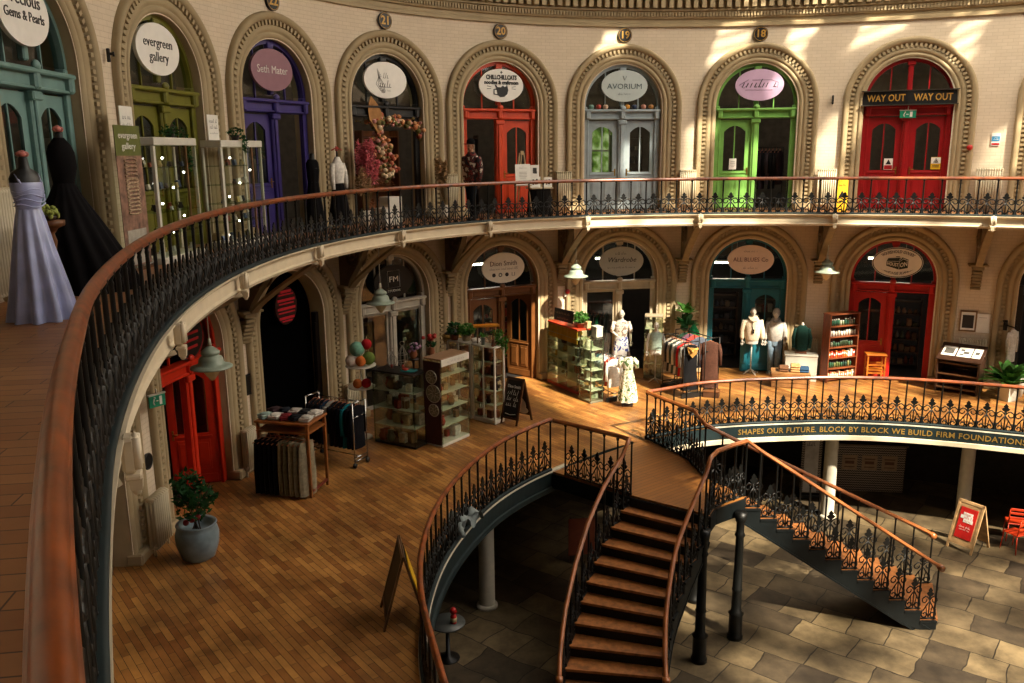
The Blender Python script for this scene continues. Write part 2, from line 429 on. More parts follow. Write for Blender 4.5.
# ------------------------------------------------------------------ camera
cam = bpy.data.cameras.new('camera'); co = bpy.data.objects.new('camera', cam); C.objects.link(co)
cam.sensor_width = 36; cam.sensor_fit = 'HORIZONTAL'; cam.lens = CAM_F/1024*36; cam.clip_start = .05; cam.clip_end = 200
# looking along +y, pitched down, with a slight roll
fw = Vector((0, math.cos(CAM_PITCH), -math.sin(CAM_PITCH)))
up0 = Vector((0, math.sin(CAM_PITCH), math.cos(CAM_PITCH))); rt0 = Vector((1, 0, 0))
cr_, sr_ = math.cos(CAM_ROLL), math.sin(CAM_ROLL)
rt = rt0*cr_+up0*sr_; up = up0*cr_-rt0*sr_
co.matrix_world = Matrix(((rt.x, up.x, -fw.x, 0), (rt.y, up.y, -fw.y, 0), (rt.z, up.z, -fw.z, CAM_Z), (0, 0, 0, 1)))
bpy.context.scene.camera = co
# ------------------------------------------------------------------ cast iron railings, corbels, brackets
def spiral(c, r, a0, turns, n=14, k=.75, y=0):
    return [(c[0]+r*(1-k*i/n)*math.cos(a0+turns*2*PI*i/n), y, c[1]+r*(1-k*i/n)*math.sin(a0+turns*2*PI*i/n)) for i in range(n+1)]
def ornament_mesh(h, w):
    """fleur-topped scroll panel of width w and height h in the local x-z plane"""
    mb = MB(); H = lambda z: z*h; r = .0145
    leaf = [(0, 1.0), (.05, .90), (.035, .86), (.085, .81), (.06, .75), (.025, .72), (.025, .62), (-.025, .62), (-.025, .72), (-.06, .75), (-.085, .81), (-.035, .86), (-.05, .90)]
    mb.prism([(x*w/.38, H(z)) for x, z in leaf], -.008, .008)
    mb.tube([(0, 0, H(.02)), (0, 0, H(.70))], r, 4)
    for q in (-1, 1):
        s = q*w/.38
        up = [(0, 0, H(.60)), (s*.06, 0, H(.70)), (s*.11, 0, H(.72))]+[(s*(.12+.055*math.sin(a)), 0, H(.60)+.058*math.cos(a)) for a in (0.2, .9, 1.7, 2.5, 3.3, 4.2, 5.0)]
        mb.tube(up, r, 4)
        mb.tube([(0, 0, H(.56)), (s*.07, 0, H(.42)), (s*.135, 0, H(.26))], r, 4)
        mb.tube([(0, 0, H(.06)), (s*.05, 0, H(.22)), (s*.075, 0, H(.42)), (0, 0, H(.58))], r*.8, 4)
        pts = [(s*.155, 0, H(.30))]+[(s*(.095+.078*(1-.055*i)*math.cos(.7-i*.62)), 0, H(.145)+.078*(1-.055*i)*math.sin(.7-i*.62)) for i in range(12)]
        mb.tube(pts, r*1.1, 4)
    mb.tube([(-w*.48, 0, H(.02)), (w*.48, 0, H(.02))], r*1.3, 4)
    return mb
def baluster_mesh(h):
    mb = MB()
    prof = [(.028, 0), (.028, .03), (.021, .05), (.0195, h*.5), (.019, h-.10), (.022, h-.085), (.016, h-.06), (.032, h-.02), (.038, h)]
    mb.lathe(prof, 6, sm=True); return mb
RAILPROF = [(u*.76, v) for u, v in [(-.046, .010), (-.052, .016), (-.053, .032), (-.050, .036), (-.043, .038), (-.042, .044), (-.030, .061), (-.012, .070), (.012, .070), (.030, .061), (.042, .044), (.043, .038), (.050, .036), (.053, .032), (.052, .016), (.046, .010), (.034, .006), (.034, -.012), (-.034, -.012), (-.034, .006)]]
def handrail(path, prof=RAILPROF, closed=False):
    mb = MB(); rows = []; n = len(path)
    for i in range(n):
        a, b = Vector(path[max(0, i-1)]), Vector(path[min(n-1, i+1)])
        d = b-a; d.z = 0; d.normalize(); nx, ny = -d.y, d.x
        p = path[i]
        # keep the width through corners
        if 0 < i < n-1:
            d1 = Vector(path[i])-Vector(path[i-1]); d1.z = 0; d1.normalize()
            k = 1/max(.6, abs(d1.x*d.x+d1.y*d.y))
        else: k = 1
        rows.append([(p[0]+nx*u*k, p[1]+ny*u*k, p[2]+v-.07) for u, v in prof])
    mb.strip(rows, 0, True, closed=True)
    k = len(prof)
    mb.add(rows[0], [tuple(range(k))]); mb.add(rows[-1], [tuple(range(k))[::-1]])
    return mb
HG, HL = 5.7375-4.80, 1.13
_cache = {}
def shared(key, fn, name, m):
    if key not in _cache:
        o = fn().build(name, m); me = o.data; bpy.data.objects.remove(o); _cache[key] = me
    return _cache[key]
def put(name, me, parent, loc, rz, scale=None):
    o = bpy.data.objects.new(name, me); C.objects.link(o); o.parent = parent
    o.location = loc; o.rotation_euler = (0, 0, rz)
    if scale: o.scale = scale
    return o
def resample(pts, step):
    """points at equal spacing along a polyline, with headings"""
    S = [0]
    for a, b in zip(pts, pts[1:]): S.append(S[-1]+math.dist(a[:2], b[:2]))
    n = max(1, round(S[-1]/step)); out = []; j = 0
    for i in range(n+1):
        s = S[-1]*i/n
        while j < len(S)-2 and S[j+1] < s: j += 1
        f = (s-S[j])/(S[j+1]-S[j]+1e-12); a, b = pts[j], pts[j+1]
        out.append((*[a[k]+(b[k]-a[k])*f for k in range(3)], math.atan2(b[1]-a[1], b[0]-a[0])))
    return out, S[-1]/n
def railing(root, path, h, step, kerb=True, most=100):
    """path at the foot of the railing; children: handrail, kerb_bar, balusters, scroll panels"""
    handrail([(x, y, z+h) for x, y, z in path]).build('handrail', [RAILW], root)
    pts, d = resample(path, step)
    bm = shared(('b', h), lambda: baluster_mesh(h-.065), 'baluster', IRON)
    om = shared(('o', h), lambda: ornament_mesh(h*.60, .38), 'scroll_panel', IRON)
    nb = 0; rest = MB()
    cam_d = lambda p: math.hypot(p[0], p[1])
    order = sorted(range(len(pts)), key=lambda i: cam_d(pts[i])); near = set(order[:most])
    def join(me, M):
        b = len(rest.v); rest.v += [tuple(M @ v.co) for v in me.vertices]
        for p in me.polygons: rest.f.append(tuple(b+i for i in p.vertices)); rest.m.append(0); rest.s.append(False)
    for i, p in enumerate(pts):
        if i in near: put('baluster', bm, root, p[:3], p[3])
        else: join(bm, Matrix.Translation(p[:3]) @ Matrix.Rotation(p[3], 4, 'Z'))
        if i < len(pts)-1:
            q = pts[i+1]; c = [(p[k]+q[k])/2 for k in range(3)]; a = math.atan2(q[1]-p[1], q[0]-p[0])
            if i in near: put('scroll_panel', om, root, c, a, (d/.38, 1, 1))
            else: join(om, Matrix.Translation(c) @ Matrix.Rotation(a, 4, 'Z'))
    if rest.v: o = rest.build('baluster_run', [IRON], root); o['kind'] = 'stuff'
    if kerb:
        prof = [(-.05, -.005), (-.05, .035), (-.03, .045), (.03, .045), (.05, .035), (.05, -.005)]
        handrail([(x, y, z+.07) for x, y, z in path], prof).build('kerb_bar', [TEAL_IRON], root)
gr = thing('gallery_railing', 'long curving upper gallery railing of black scrollwork under an orange-brown handrail', 'railing')
gpath = [(*ell(77-.75*i, DG-.02+.022*min(1, max(0, (77-.75*i-66)/3))), 4.80) for i in range(int((77+60)/.75))]
railing(gr, gpath, HG, .40)

# scrolled corbel blocks on the fascia and the brackets that carry the gallery
PIERS = [('pearls and evergreen', 37.4), ('evergreen and purple', 25.4), ('purple and florist', 12.9), ('florist and cats', -.2), ('cats and grey', -13.5), ('grey and lime', -26.5), ('lime and way_out', -39.0), ('way_out and end', -51.0), ('rear', 49.2), ('last', 61.2)]
def corbel():
    root = thing('fascia_corbel', '', 'corbel')
    m = MB()
    m.box((0, -.03, -.11), (.16, .10, .24), bev=.025)
    for s in (-1, 1):
        m.cyl((s*.05, -.08, -.20), (s*.05, -.08, .0), .034, .028, 10)
    m.ball((0, -.075, -.07), (.045, .035, .10), 8, 6)
    m.build('scroll_block', [CREAM], root)
    m = MB(); m.box((0, -.045, -.255), (.15, .11, .04), bev=.01); m.box((0, -.055, -.31), (.08, .08, .08), taper=1.2); m.ball((0, -.055, -.355), .036, 8, 6)
    m.build('drop_pendant', [CREAM], root); root.scale = (.85, .85, .95); return root
def bracket():
    """local: x along the wall, -y into the hall; foot on the wall at z 2.6, head under the fascia at z 4.5"""
    root = thing('gallery_bracket', '', 'bracket')
    m = MB()
    for k in range(6): m.box((0, -.03-.02*k, 2.72+.09*k), (.24, .12+.045*k, .07), bev=.012)
    m.box((0, -.14, 3.29), (.28, .34, .10), bev=.015); m.box((0, -.18, 3.37), (.48, .44, .05), bev=.015)
    m.build('stepped_corbel', [mat('bracket_rib', '#8a7856', .6)], root)
    m = MB(); poly = [(-.02, 3.40), (-.34, 3.40), (-.42, 3.55), (-.62, 3.78), (-.85, 4.02), (-1.02, 4.30), (-1.06, 4.58), (-.02, 4.58)]
    vs0 = [(-.07, y, z) for y, z in poly]; vs1 = [(.07, y, z) for y, z in poly]; n = len(poly)
    m.add(vs0+vs1, [tuple(range(n)), tuple(range(n, 2*n))[::-1]]+[(i, n+i, n+(i+1) % n, (i+1) % n) for i in range(n)])
    m.build('bracket_web', [mat('bracket_paint', '#6a5a40', .6)], root)
    top = DG-.05
    poly = [None]+[(-.40-(top-.40)*i/12, 3.40+1.10*(i/12)**.85) for i in range(13)]
    m = MB()
    rib = [(-.11, 0), (.11, 0)]
    pts = [(0, y, z-.02) for y, z in poly[1:14]]
    for i in range(len(pts)-1):
        a, b = Vector(pts[i]), Vector(pts[i+1]); d = b-a
        m.box((a+b)/2, (.17, d.length*1.05, .05), rx=math.atan2(d.z, d.y))
    m.build('curved_rib', [mat('bracket_rib', '#8a7856', .6)], root)
    m = MB()
    for s in (-1, 1):
        m.tube([(s*.09, -.62+.26*math.cos(2*PI*i/16), 4.16+.26*math.sin(2*PI*i/16)) for i in range(16)], .035, 6, closed=True)
        for i in range(8): w = 2*PI*i/8; m.ball((s*.09, -.62+.14*math.cos(w), 4.16+.14*math.sin(w)), .045, 6, 5)
        m.ball((s*.09, -.62, 4.16), .07, 8, 6)
    m.build('roundel', [mat('bracket_dark', '#5b4c36', .6)], root)
    return root
WHERE = {'pearls and evergreen': 'by the scarlet side door', 'evergreen and purple': 'between scarlet side door and red neon doorway', 'purple and florist': 'between red neon doorway and white framed shop', 'florist and cats': 'between white framed shop and brown door', 'cats and grey': 'between brown door and cream dress shop', 'grey and lime': 'between cream dress shop and teal door', 'lime and way_out': 'between teal door and scarlet shop', 'way_out and end': 'above the slanted desk', 'rear': 'below the two gowns', 'last': 'nearest the viewer'}
CORB = {37.4: 42.36, 25.4: 29.14, 12.9: 15.26, -.2: 1.14, -13.5: -12.9, -26.5: -26.35, -39.0: -39.27, -51.0: -51.26, 49.2: 54.14, 61.2: 65.04}
p0, b0 = corbel(), bracket()
for i, (n, t) in enumerate(PIERS):
    (x, y, z), a = wloc(CORB[t], DG+.05, 4.80); cx, cy = x, y
    lab = 'cream scrolled corbel block on the gallery edge '+WHERE[n]
    if i == 0: p0.location = (x, y, z); p0.rotation_euler = (0, 0, a); p0['label'] = lab; p0['group'] = 'corbel blocks along the gallery edge'
    else: again(p0, (x, y, z), a, lab, 'corbel blocks along the gallery edge')
    (x, y, z), a = wloc(t, 0, 0); lab = 'carved wall bracket holding up the gallery '+WHERE[n]
    a = math.atan2(cy-y, cx-x)+PI/2; k = math.hypot(cx-x, cy-y)/(DG+.05)
    if i == 0: b0.location = (x, y, z); b0.rotation_euler = (0, 0, a); b0['label'] = lab; b0['group'] = 'brackets under the gallery'; q = b0
    else: q = again(b0, (x, y, z), a, lab, 'brackets under the gallery')
    q.scale = (1, k, 1)
# ------------------------------------------------------------------ railing round the well, landing and the two stair flights
def near_t(p):
    return min((k*.1 for k in range(-900, 1000)), key=lambda t: math.dist(well(t), p))
L0, R0 = (.82, 16.63), (3.04, 18.62)
TL, TR = near_t(L0), near_t(R0)
wl = thing('well_railing', 'black scrollwork railing with orange handrail curling round the well beside the dark void', 'railing')
railing(wl, [(*well(TL+.6*i, .04), .03) for i in range(int((92-TL)/.6))], HL, .38)
wr = thing('well_railing', 'black scrollwork railing with orange handrail above the gold lettered band', 'railing')
railing(wr, [(*well(TR-.6*i, .04), .03) for i in range(int((TR+66)/.6))], HL, .38)

A0, A1, B1, C1 = (2.24, 15.36), (3.52, 14.42), (4.38, 15.25), (3.83, 16.24)     # landing: head of flight one (A0-A1), head of flight two (B1-C1)
def bez(a, b, c, n): return [((1-u)**2*a[0]+2*u*(1-u)*b[0]+u*u*c[0], (1-u)**2*a[1]+2*u*(1-u)*b[1]+u*u*c[1]) for u in [i/n for i in range(n+1)]]
NR = 13; RISE = -ZB/NR
# nosing lines: outer and inner edges of each flight
F1L = [(2.24, 15.36), (2.04, 15.17), (1.83, 14.91), (1.63, 14.65), (1.46, 14.36), (1.30, 14.05), (1.17, 13.74), (1.04, 13.41), (.93, 13.06), (.83, 12.73), (.76, 12.39), (.70, 12.05), (.67, 11.70), (.65, 11.35)]
F1R = [(3.52, 14.42), (3.40, 14.24), (3.24, 14.03), (3.08, 13.83), (2.93, 13.62), (2.78, 13.40), (2.66, 13.17), (2.57, 12.93), (2.49, 12.70), (2.42, 12.46), (2.37, 12.20), (2.33, 11.95), (2.31, 11.70), (2.30, 11.45)]
lerp = lambda a, b, f: (a[0]+(b[0]-a[0])*f, a[1]+(b[1]-a[1])*f)
q1 = [lerp(B1, (8.26, 15.22), k/12) for k in range(NR+1)]; q2 = [lerp(C1, (8.83, 16.64), k/12) for k in range(NR+1)]
F2L, F2R = q2, q1
RAILF = mat('flight_rail', '#96572a', .32, var=.25, scale=4, spec=.6)  # paler brown than the other handrails
TREAD = mat('stair_tread', '#8f5a30', .4, var=.3, scale=5, stretch=(2, 2, 2))
STRING = mat('stair_iron', '#0c1112', .5, var=.2, spec=.25)
def flight(name, label, Lf, Rf, rails):
    root = thing(name, label, 'staircase')
    rm = MB()
    for k in range(1, NR):
        z = -RISE*k; a, b = Lf[k-1], Rf[k-1]; c, d = Lf[k], Rf[k]
        # tread between previous nosing and this one, with an overhang
        ext = lambda p, q, e: (q[0]+(q[0]-p[0])*e, q[1]+(q[1]-p[1])*e)
        m = MB(); m.slab([a, ext(a, c, .10), ext(b, d, .10), b], z-.045, z); m.build('tread', [TREAD], root)
        rm.add([(*a, z-.04), (*b, z-.04), (*b, z+RISE-.045), (*a, z+RISE-.045)], [(0, 1, 2, 3)])
    k = NR; a, b = Lf[k-1], Rf[k-1]
    rm.add([(*a, ZB), (*b, ZB), (*b, ZB+RISE-.045), (*a, ZB+RISE-.045)], [(0, 1, 2, 3)])
    rm.build('riser', [STRING], root)
    for E, sgn in ((Lf, 1), (Rf, -1)):
        m = MB(); pts = []
        off = []
        for k in range(NR+1):
            p, q = E[max(0, k-1)], E[min(NR, k+1)]; d = math.dist(p, q); off.append(((q[1]-p[1])/d*.03, -(q[0]-p[0])/d*.03))
        for s in (-1, 1):
            for k in range(NR):
                a, b = E[k], E[k+1]; oa, ob = off[k], off[k+1]; z = -RISE*(k+1)
                A = lambda zz: (a[0]+oa[0]*s, a[1]+oa[1]*s, zz); B = lambda zz: (b[0]+ob[0]*s, b[1]+ob[1]*s, zz)
                if k < NR-1: m.add([A(max(ZB, z-.42+RISE*.5)), B(max(ZB, z-RISE*.5-.42)), B(z-.05), A(z-.05)], [(0, 1, 2, 3)])
        # soffit edge and tread-end brackets
        for k in range(NR-1):
            a, b = E[k], E[k+1]; z = -RISE*(k+1)
            ang = math.atan2(b[1]-a[1], b[0]-a[0]); c = ((a[0]+b[0])/2, (a[1]+b[1])/2)
            m.box((c[0], c[1], z-.045), (math.dist(a, b)*1.0, .10, .04), rz=ang)
            m.box((c[0], c[1], max(ZB+.03, z-.42)), (math.hypot(math.dist(a, b), RISE)*1.02, .09, .035), rz=ang, ry=math.atan2(RISE, math.dist(a, b)))
        m.build('stringer', [STRING], root)
    bm = shared(('b', 1.1), lambda: baluster_mesh(HL-.03), 'baluster', IRON)
    om = shared(('o', HL), None, 'scroll_panel', IRON)
    for E, lead, curl in ((Lf, rails[0], 1), (Rf, rails[1], 1)):
        for k in range(1, NR):
            a, b = E[k-1], E[k]; z = -RISE*k; ang = math.atan2(b[1]-a[1], b[0]-a[0])
            put('baluster', bm, root, (b[0]*.85+a[0]*.15, b[1]*.85+a[1]*.15, z), ang)
            if k > 0: put('scroll_panel', om, root, ((a[0]+b[0])/2, (a[1]+b[1])/2, z), ang, (math.dist(a, b)*.98/.38, 1, 1))
        path = lead+[(*E[k], -RISE*k+HL) for k in range(1, NR-1)]+[tuple((E[NR-2][j]+E[NR-1][j])/2 for j in (0, 1))+(-RISE*(NR-1.5)+HL,)]
        e = path[-1]; d = (E[NR-1][0]-E[NR-2][0], E[NR-1][1]-E[NR-2][1]); dl = math.hypot(*d); d = (d[0]/dl, d[1]/dl)
        sm = []
        for i in range(len(path)-1):
            for f in (0, .5): sm.append(tuple(path[i][j]+(path[i+1][j]-path[i][j])*f for j in range(3)))
        sm.append(e); sm += [(e[0]+d[0]*.08, e[1]+d[1]*.08, e[2]-.05), (e[0]+d[0]*.15, e[1]+d[1]*.15, e[2]-.10)]
        hr = handrail(sm); hr.cyl((e[0]+d[0]*.15-d[1]*.055, e[1]+d[1]*.15+d[0]*.055, e[2]-.15), (e[0]+d[0]*.15+d[1]*.055, e[1]+d[1]*.15-d[0]*.055, e[2]-.15), .065, n=14)
        hr.build('handrail', [RAILF], root)
    return root
zl = HL+.02
flight('staircase', 'wooden tread stair flight curving down towards the viewer from the landing', F1L, F1R,
       [[(L0[0], L0[1], zl), (1.2, 16.33, zl), (1.62, 15.96, zl), (2.02, 15.62, zl), (2.2, 15.42, zl), (2.16, 15.30, zl)], [(3.70, 14.72, zl), (3.60, 14.55, zl), (3.50, 14.38, zl)]])
flight('staircase', 'iron stair flight running down to the stone floor near the red sandwich board', F2L, F2R,
       [[(R0[0], R0[1], zl), (3.36, 18.0, zl), (3.68, 17.42, zl), (3.79, 17.2, zl), (3.80, 16.6, zl), (3.83, 16.24, zl)], [(3.70, 14.72, zl), (4.05, 15.02, zl), (4.38, 15.25, zl)]])
ld = thing('stair_landing', 'boarded landing bridging from the ground floor to the heads of both stair flights', 'landing')
m = MB(); poly = [L0, A0, A1, (3.70, 14.76), B1, C1, (3.70, 17.3), R0]
LBOARD = brick_mat('landing_boards', '#93612f', '#855528', '#3c2613', 3.5, .11, .005, rot=rad(-38), rough=.4, var=.35)
m.slab(poly, -.06, .004); m.build('deck', [LBOARD], ld)
m = MB()
ring = poly+[poly[0]]
for a, b in list(zip(ring, ring[1:]))[:-1]:
    ang = math.atan2(b[1]-a[1], b[0]-a[0]); m.box(((a[0]+b[0])/2, (a[1]+b[1])/2, -.19), (math.dist(a, b), .08, .30), rz=ang)
m.build('edge_beam', [STRING], ld)
bm = shared(('b', HL), None, '', None); om = shared(('o', HL), None, '', None)
for run in ([L0, A0], [A1, (3.70, 14.76), B1], [C1, (3.70, 17.3), R0]):
    pts, d = resample([(*p, .01) for p in run], .31)
    for i, p in enumerate(pts):
        if run[0] == L0 and i == 0: continue
        put('baluster', bm, ld, p[:3], p[3])
        if i < len(pts)-1:
            q = pts[i+1]; put('scroll_panel', om, ld, [(p[k]+q[k])/2 for k in range(3)], math.atan2(q[1]-p[1], q[0]-p[0]), (d/.38, 1, 1))
for (x, y) in ((4.26, 14.98), (3.40, 14.22), (2.45, 15.35), (3.75, 16.4)):
    m = MB(); m.lathe([(.15, 0), (.15, .08), (.13, .10), (.13, .50), (.15, .53), (.10, .58), (.09, 1.0), (.105, 1.03), (.09, 1.06), (.075, 2.1), (.10, 2.15), (.075, 2.2), (.075, 2.40), (.10, 2.44), (.12, -ZB-.2)], 14, c=(x, y, ZB))
    c = m.build('cast_iron_column', [IRON], ld)
# ------------------------------------------------------------------ shop doors, fanlights, interiors
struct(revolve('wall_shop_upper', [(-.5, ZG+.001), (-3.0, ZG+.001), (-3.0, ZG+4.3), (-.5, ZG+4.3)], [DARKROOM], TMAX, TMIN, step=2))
struct(revolve('wall_shop_lower', [(-.5, .001), (-3.0, .001), (-3.0, 4.4), (-.5, 4.4)], [mat('shop_gloom_wall', '#1d1916', .8)], TMAX, TMIN, step=2))  # gloom of the ground floor shops put into their wall colour
ARCZ, ARCR = 2.84, 1.105
def arch_ring(mb, r0, r1, y0, y1, zc=ARCZ, n=28):
    rows = []
    for i in range(n+1):
        w = PI*i/n; c, s = math.cos(w), math.sin(w)
        rows.append([(c*r0, y0, zc+s*r0), (c*r1, y0, zc+s*r1), (c*r1, y1, zc+s*r1), (c*r0, y1, zc+s*r0)])
    mb.strip(rows, closed=True)
def leaf_door(root, x0, x1, P, gl, handle=True, swing=0.0, tall=False, hinge=None):
    w = x1-x0; m = MB()
    hx0, hx1 = .15*w/.88, w-.15*w/.88
    zb, zt = (.30, 2.34) if tall else (1.06, 2.30)
    top = lambda x: zt-.16*((2*(x-(hx0+hx1)/2)/(hx1-hx0))**2)
    m.holed(0, w, .015, 2.46, hx0, hx1, zb, top, -.025, .025, n=8)
    m.box((w/2, 0, (zb+zt)/2), (.03, .03, zt-zb))
    if not tall:
        for k in (0, 1):
            cx = w*(.30+.40*k); m.box((cx, -.03, .62), (w*.30, .02, .62), bev=.009); m.box((cx, -.04, .62), (w*.22, .02, .50), bev=.009)
        m.box((w/2, -.035, .12), (w*.9, .02, .18), bev=.008); m.box((w/2, -.035, 1.0), (w*.8, .03, .04), bev=.01)
    o = m.build('door_leaf', [P], root, (x0, .39, 0), swing)
    if hinge == 'r': # hang from the far edge
        o.location = (x1-w*math.cos(swing), .39-w*math.sin(swing), 0)
    g = MB(); xs = [hx0+(hx1-hx0)*i/8 for i in range(9)]
    for a, b in zip(xs, xs[1:]): g.add([(a, 0, zb), (b, 0, zb), (b, 0, top(b)), (a, 0, top(a))], [(0, 1, 2, 3)])
    g.build('glass', [gl], o)
    if handle:
        h = MB(); hx = w-.07 if hinge != 'r' else .07; h.box((hx, -.035, 1.05), (.04, .015, .2), bev=.005); h.tube([(hx, -.04, 1.08), (hx, -.09, 1.08), (hx-.10 if hinge != 'r' else hx+.10, -.09, 1.08)], .011, 6)
        h.build('handle', [mat('brass', '#a08040', .35, 1)], o)
    return o
def door(idx, bay, z0, colour, left='leaf', right='leaf', fan=True, post=True, gl=None, transom=True):
    (x, y, z), a = wloc(BAYS[bay], 0, z0)
    r = bpy.data.objects.new('door_%d' % idx, None); C.objects.link(r); r.location = (x+.20*math.sin(a), y-.20*math.cos(a), z); r.rotation_euler = (0, 0, a); r['kind'] = 'structure'
    P = paint(colour); gl = gl or GLASS
    m = MB()
    for s in (-1, 1): m.box((s*(HW-.055), .38, 1.42), (.12, .14, 2.84), bev=.015); m.box((s*(HW-.13), .33, 1.3), (.05, .06, 2.6), bev=.01)
    if post: m.box((0, .37, 1.25), (.20, .16, 2.5), bev=.02); m.box((0, .28, 1.35), (.10, .05, 2.2), bev=.015); m.box((0, .28, 2.42), (.26, .10, .12), bev=.02)
    m.build('frame', [P], r)
    if transom:
        m = MB(); m.box((0, .37, 2.60), (2.12, .16, .22), bev=.015); m.box((0, .31, 2.73), (2.16, .24, .07), bev=.02); m.box((0, .33, 2.52), (2.12, .18, .04), bev=.01)
        for s in (-1, 0, 1): m.box((s*.98, .27, 2.62), (.14, .14, .24), bev=.03)
        m.ball((0, .22, 2.80), (.09, .05, .07), 10, 6)
        m.build('transom', [P], r)
    if fan:
        m = MB(); arch_ring(m, ARCR-.075, ARCR+.02, .32, .46)
        m.box((0, .37, 3.36), (.13, .10, 1.0), bev=.02); m.box((0, .34, 3.84), (.2, .12, .12), bev=.02)
        for s in (-1, 1): m.box((s*.47, .385, 3.22), (.03, .04, 1.15))
        m.build('fanlight_frame', [P], r)
        g = MB(); n = 24; g.add([(ARCR*math.cos(PI*i/n), .40, ARCZ+ARCR*math.sin(PI*i/n)) for i in range(n+1)], [tuple(range(n+1))]); g.build('fanlight_glass', [gl], r)
    for side, st in ((-1, left), (1, right)):
        x0, x1 = (-.99, -.10) if side < 0 else (.10, .99)
        if st == 'leaf': leaf_door(r, x0, x1, P, gl, hinge='r' if side > 0 else None)
        elif st == 'ajar': leaf_door(r, x0, x1, P, gl, swing=(1.15 if side < 0 else -1.15), hinge='r' if side > 0 else None)
        elif st == 'glazed':
            m = MB(); m.holed(x0, x1, .02, 2.48, x0+.06, x1-.06, .12, lambda x: 2.42, .37, .41, n=2); m.build('shopfront_frame', [P], r)
            g = MB(); g.add([(x0, .39, .1), (x1, .39, .1), (x1, .39, 2.45), (x0, .39, 2.45)], [(0, 1, 2, 3)]); g.build('shopfront_glass', [gl], r)
    return r
door(1, 'pearls', ZG, '#6f918c', 'leaf', 'leaf')
door(2, 'evergreen', ZG, '#6a681e', 'leaf', 'leaf')
door(3, 'purple', ZG, '#392f70', 'leaf', None)
door(4, 'florist', ZG, '#16181a', None, None, post=False)
door(5, 'cats', ZG, '#c8421a', None, 'leaf')
door(6, 'grey', ZG, '#95a2a7', 'leaf', 'leaf')
door(7, 'lime', ZG, '#74a852', 'leaf', None)
door(8, 'way_out', ZG, '#960f14', 'leaf', 'leaf')
door(9, 'end', ZG, '#a9b6bb', 'leaf', 'leaf')
door(10, 'evergreen', 0, '#c22a10', 'ajar', 'ajar')
door(11, 'florist', 0, '#b9b2a2', 'glazed', 'glazed')
door(12, 'cats', 0, '#6d431f', 'leaf', 'ajar')
door(13, 'grey', 0, '#b3a68c', 'glazed', None)
door(14, 'lime', 0, '#1a6270', None, 'leaf')
door(15, 'way_out', 0, '#ac1c18', 'leaf', None)
door(16, 'end', 0, '#2a2522', None, None, fan=False, post=False, transom=False)
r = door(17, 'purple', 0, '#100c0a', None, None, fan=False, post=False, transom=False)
m = MB(); m.prism([(HW*.99, 0)]+[(HW*.99*math.cos(PI*i/24), 2.83+1.09*math.sin(PI*i/24)) for i in range(25)]+[(-HW*.99, 0)], .55, .58); m.build('dark_opening_sheet', [mat('opening_gloom', '#030303', .95, spec=.02)], r)  # added black sheet: the doorway's darkness put in as a panel
# the far side of the pale grey shop has a window on to trees
view = bpy.data.materials.new('leafy_daylight'); view.use_nodes = True
nt = view.node_tree; b = nt.nodes['Principled BSDF']; n1 = nt.nodes.new('ShaderNodeTexNoise'); n1.inputs['Scale'].default_value = 5; n1.inputs['Detail'].default_value = 8
c1 = nt.nodes.new('ShaderNodeValToRGB'); c1.color_ramp.elements[0].position = .38; c1.color_ramp.elements[0].color = lin('#2c4a14')+[1]; c1.color_ramp.elements[1].position = .66; c1.color_ramp.elements[1].color = lin('#e6f2b4')+[1]
e = c1.color_ramp.elements.new(.5); e.color = lin('#7a9c3a')+[1]
nt.links.new(n1.outputs['Fac'], c1.inputs['Fac']); nt.links.new(c1.outputs['Color'], b.inputs['Emission Color']); b.inputs['Emission Strength'].default_value = .75; b.inputs['Base Color'].default_value = (.02, .03, .01, 1)
(x, y, z), a = wloc(BAYS['grey'], -2.9, ZG, -.22)
m = MB(); m.box((0, 0, 1.65), (1.3, .03, 1.7), 0); m.build('pane', [view]); o = bpy.data.objects['pane']; o.location = (x, y, z); o.rotation_euler = (0, 0, a); o.name = 'window_1'; struct(o)
m = MB()
for q in (-.58, 0, .58): m.box((q, -.03, 1.65), (.05, .04, 1.76))
for q in (.8, 1.65, 2.5): m.box((0, -.03, q), (1.2, .04, .05))
m.build('window_frame', [WHITE], o)

# ------------------------------------------------------------------ lettering
def text_mesh(s, size, extrude=.004, align='CENTER', shear=0, space=1.0, bold=0.0):
    cu = bpy.data.curves.new('t', 'FONT'); cu.body = s; cu.size = size; cu.align_x = align; cu.align_y = 'CENTER'; cu.extrude = extrude; cu.shear = shear; cu.space_character = space; cu.offset = bold; cu.resolution_u = 2
    o = bpy.data.objects.new('t', cu); C.objects.link(o)
    dg = bpy.context.evaluated_depsgraph_get(); me = bpy.data.meshes.new_from_object(o.evaluated_get(dg))
    vs = [v.co.copy() for v in me.vertices]; fs = [tuple(p.vertices) for p in me.polygons]
    bpy.data.objects.remove(o); bpy.data.curves.remove(cu); bpy.data.meshes.remove(me)
    return vs, fs
def write(mb, s, size, c=(0, 0, 0), width=None, mi=0, warp=None, **kw):
    """letters standing in the local x-z plane facing -y"""
    vs, fs = text_mesh(s, size, **kw)
    if not vs: return mb
    if width:
        w = max(v.x for v in vs)-min(v.x for v in vs); k = width/w
    else: k = 1
    out = []
    for v in vs:
        x, z = v.x*k, v.y
        if warp: x, z = warp(x, z)
        out.append((c[0]+x, c[1]-v.z, c[2]+z))
    mb.add(out, fs, mi); return mb
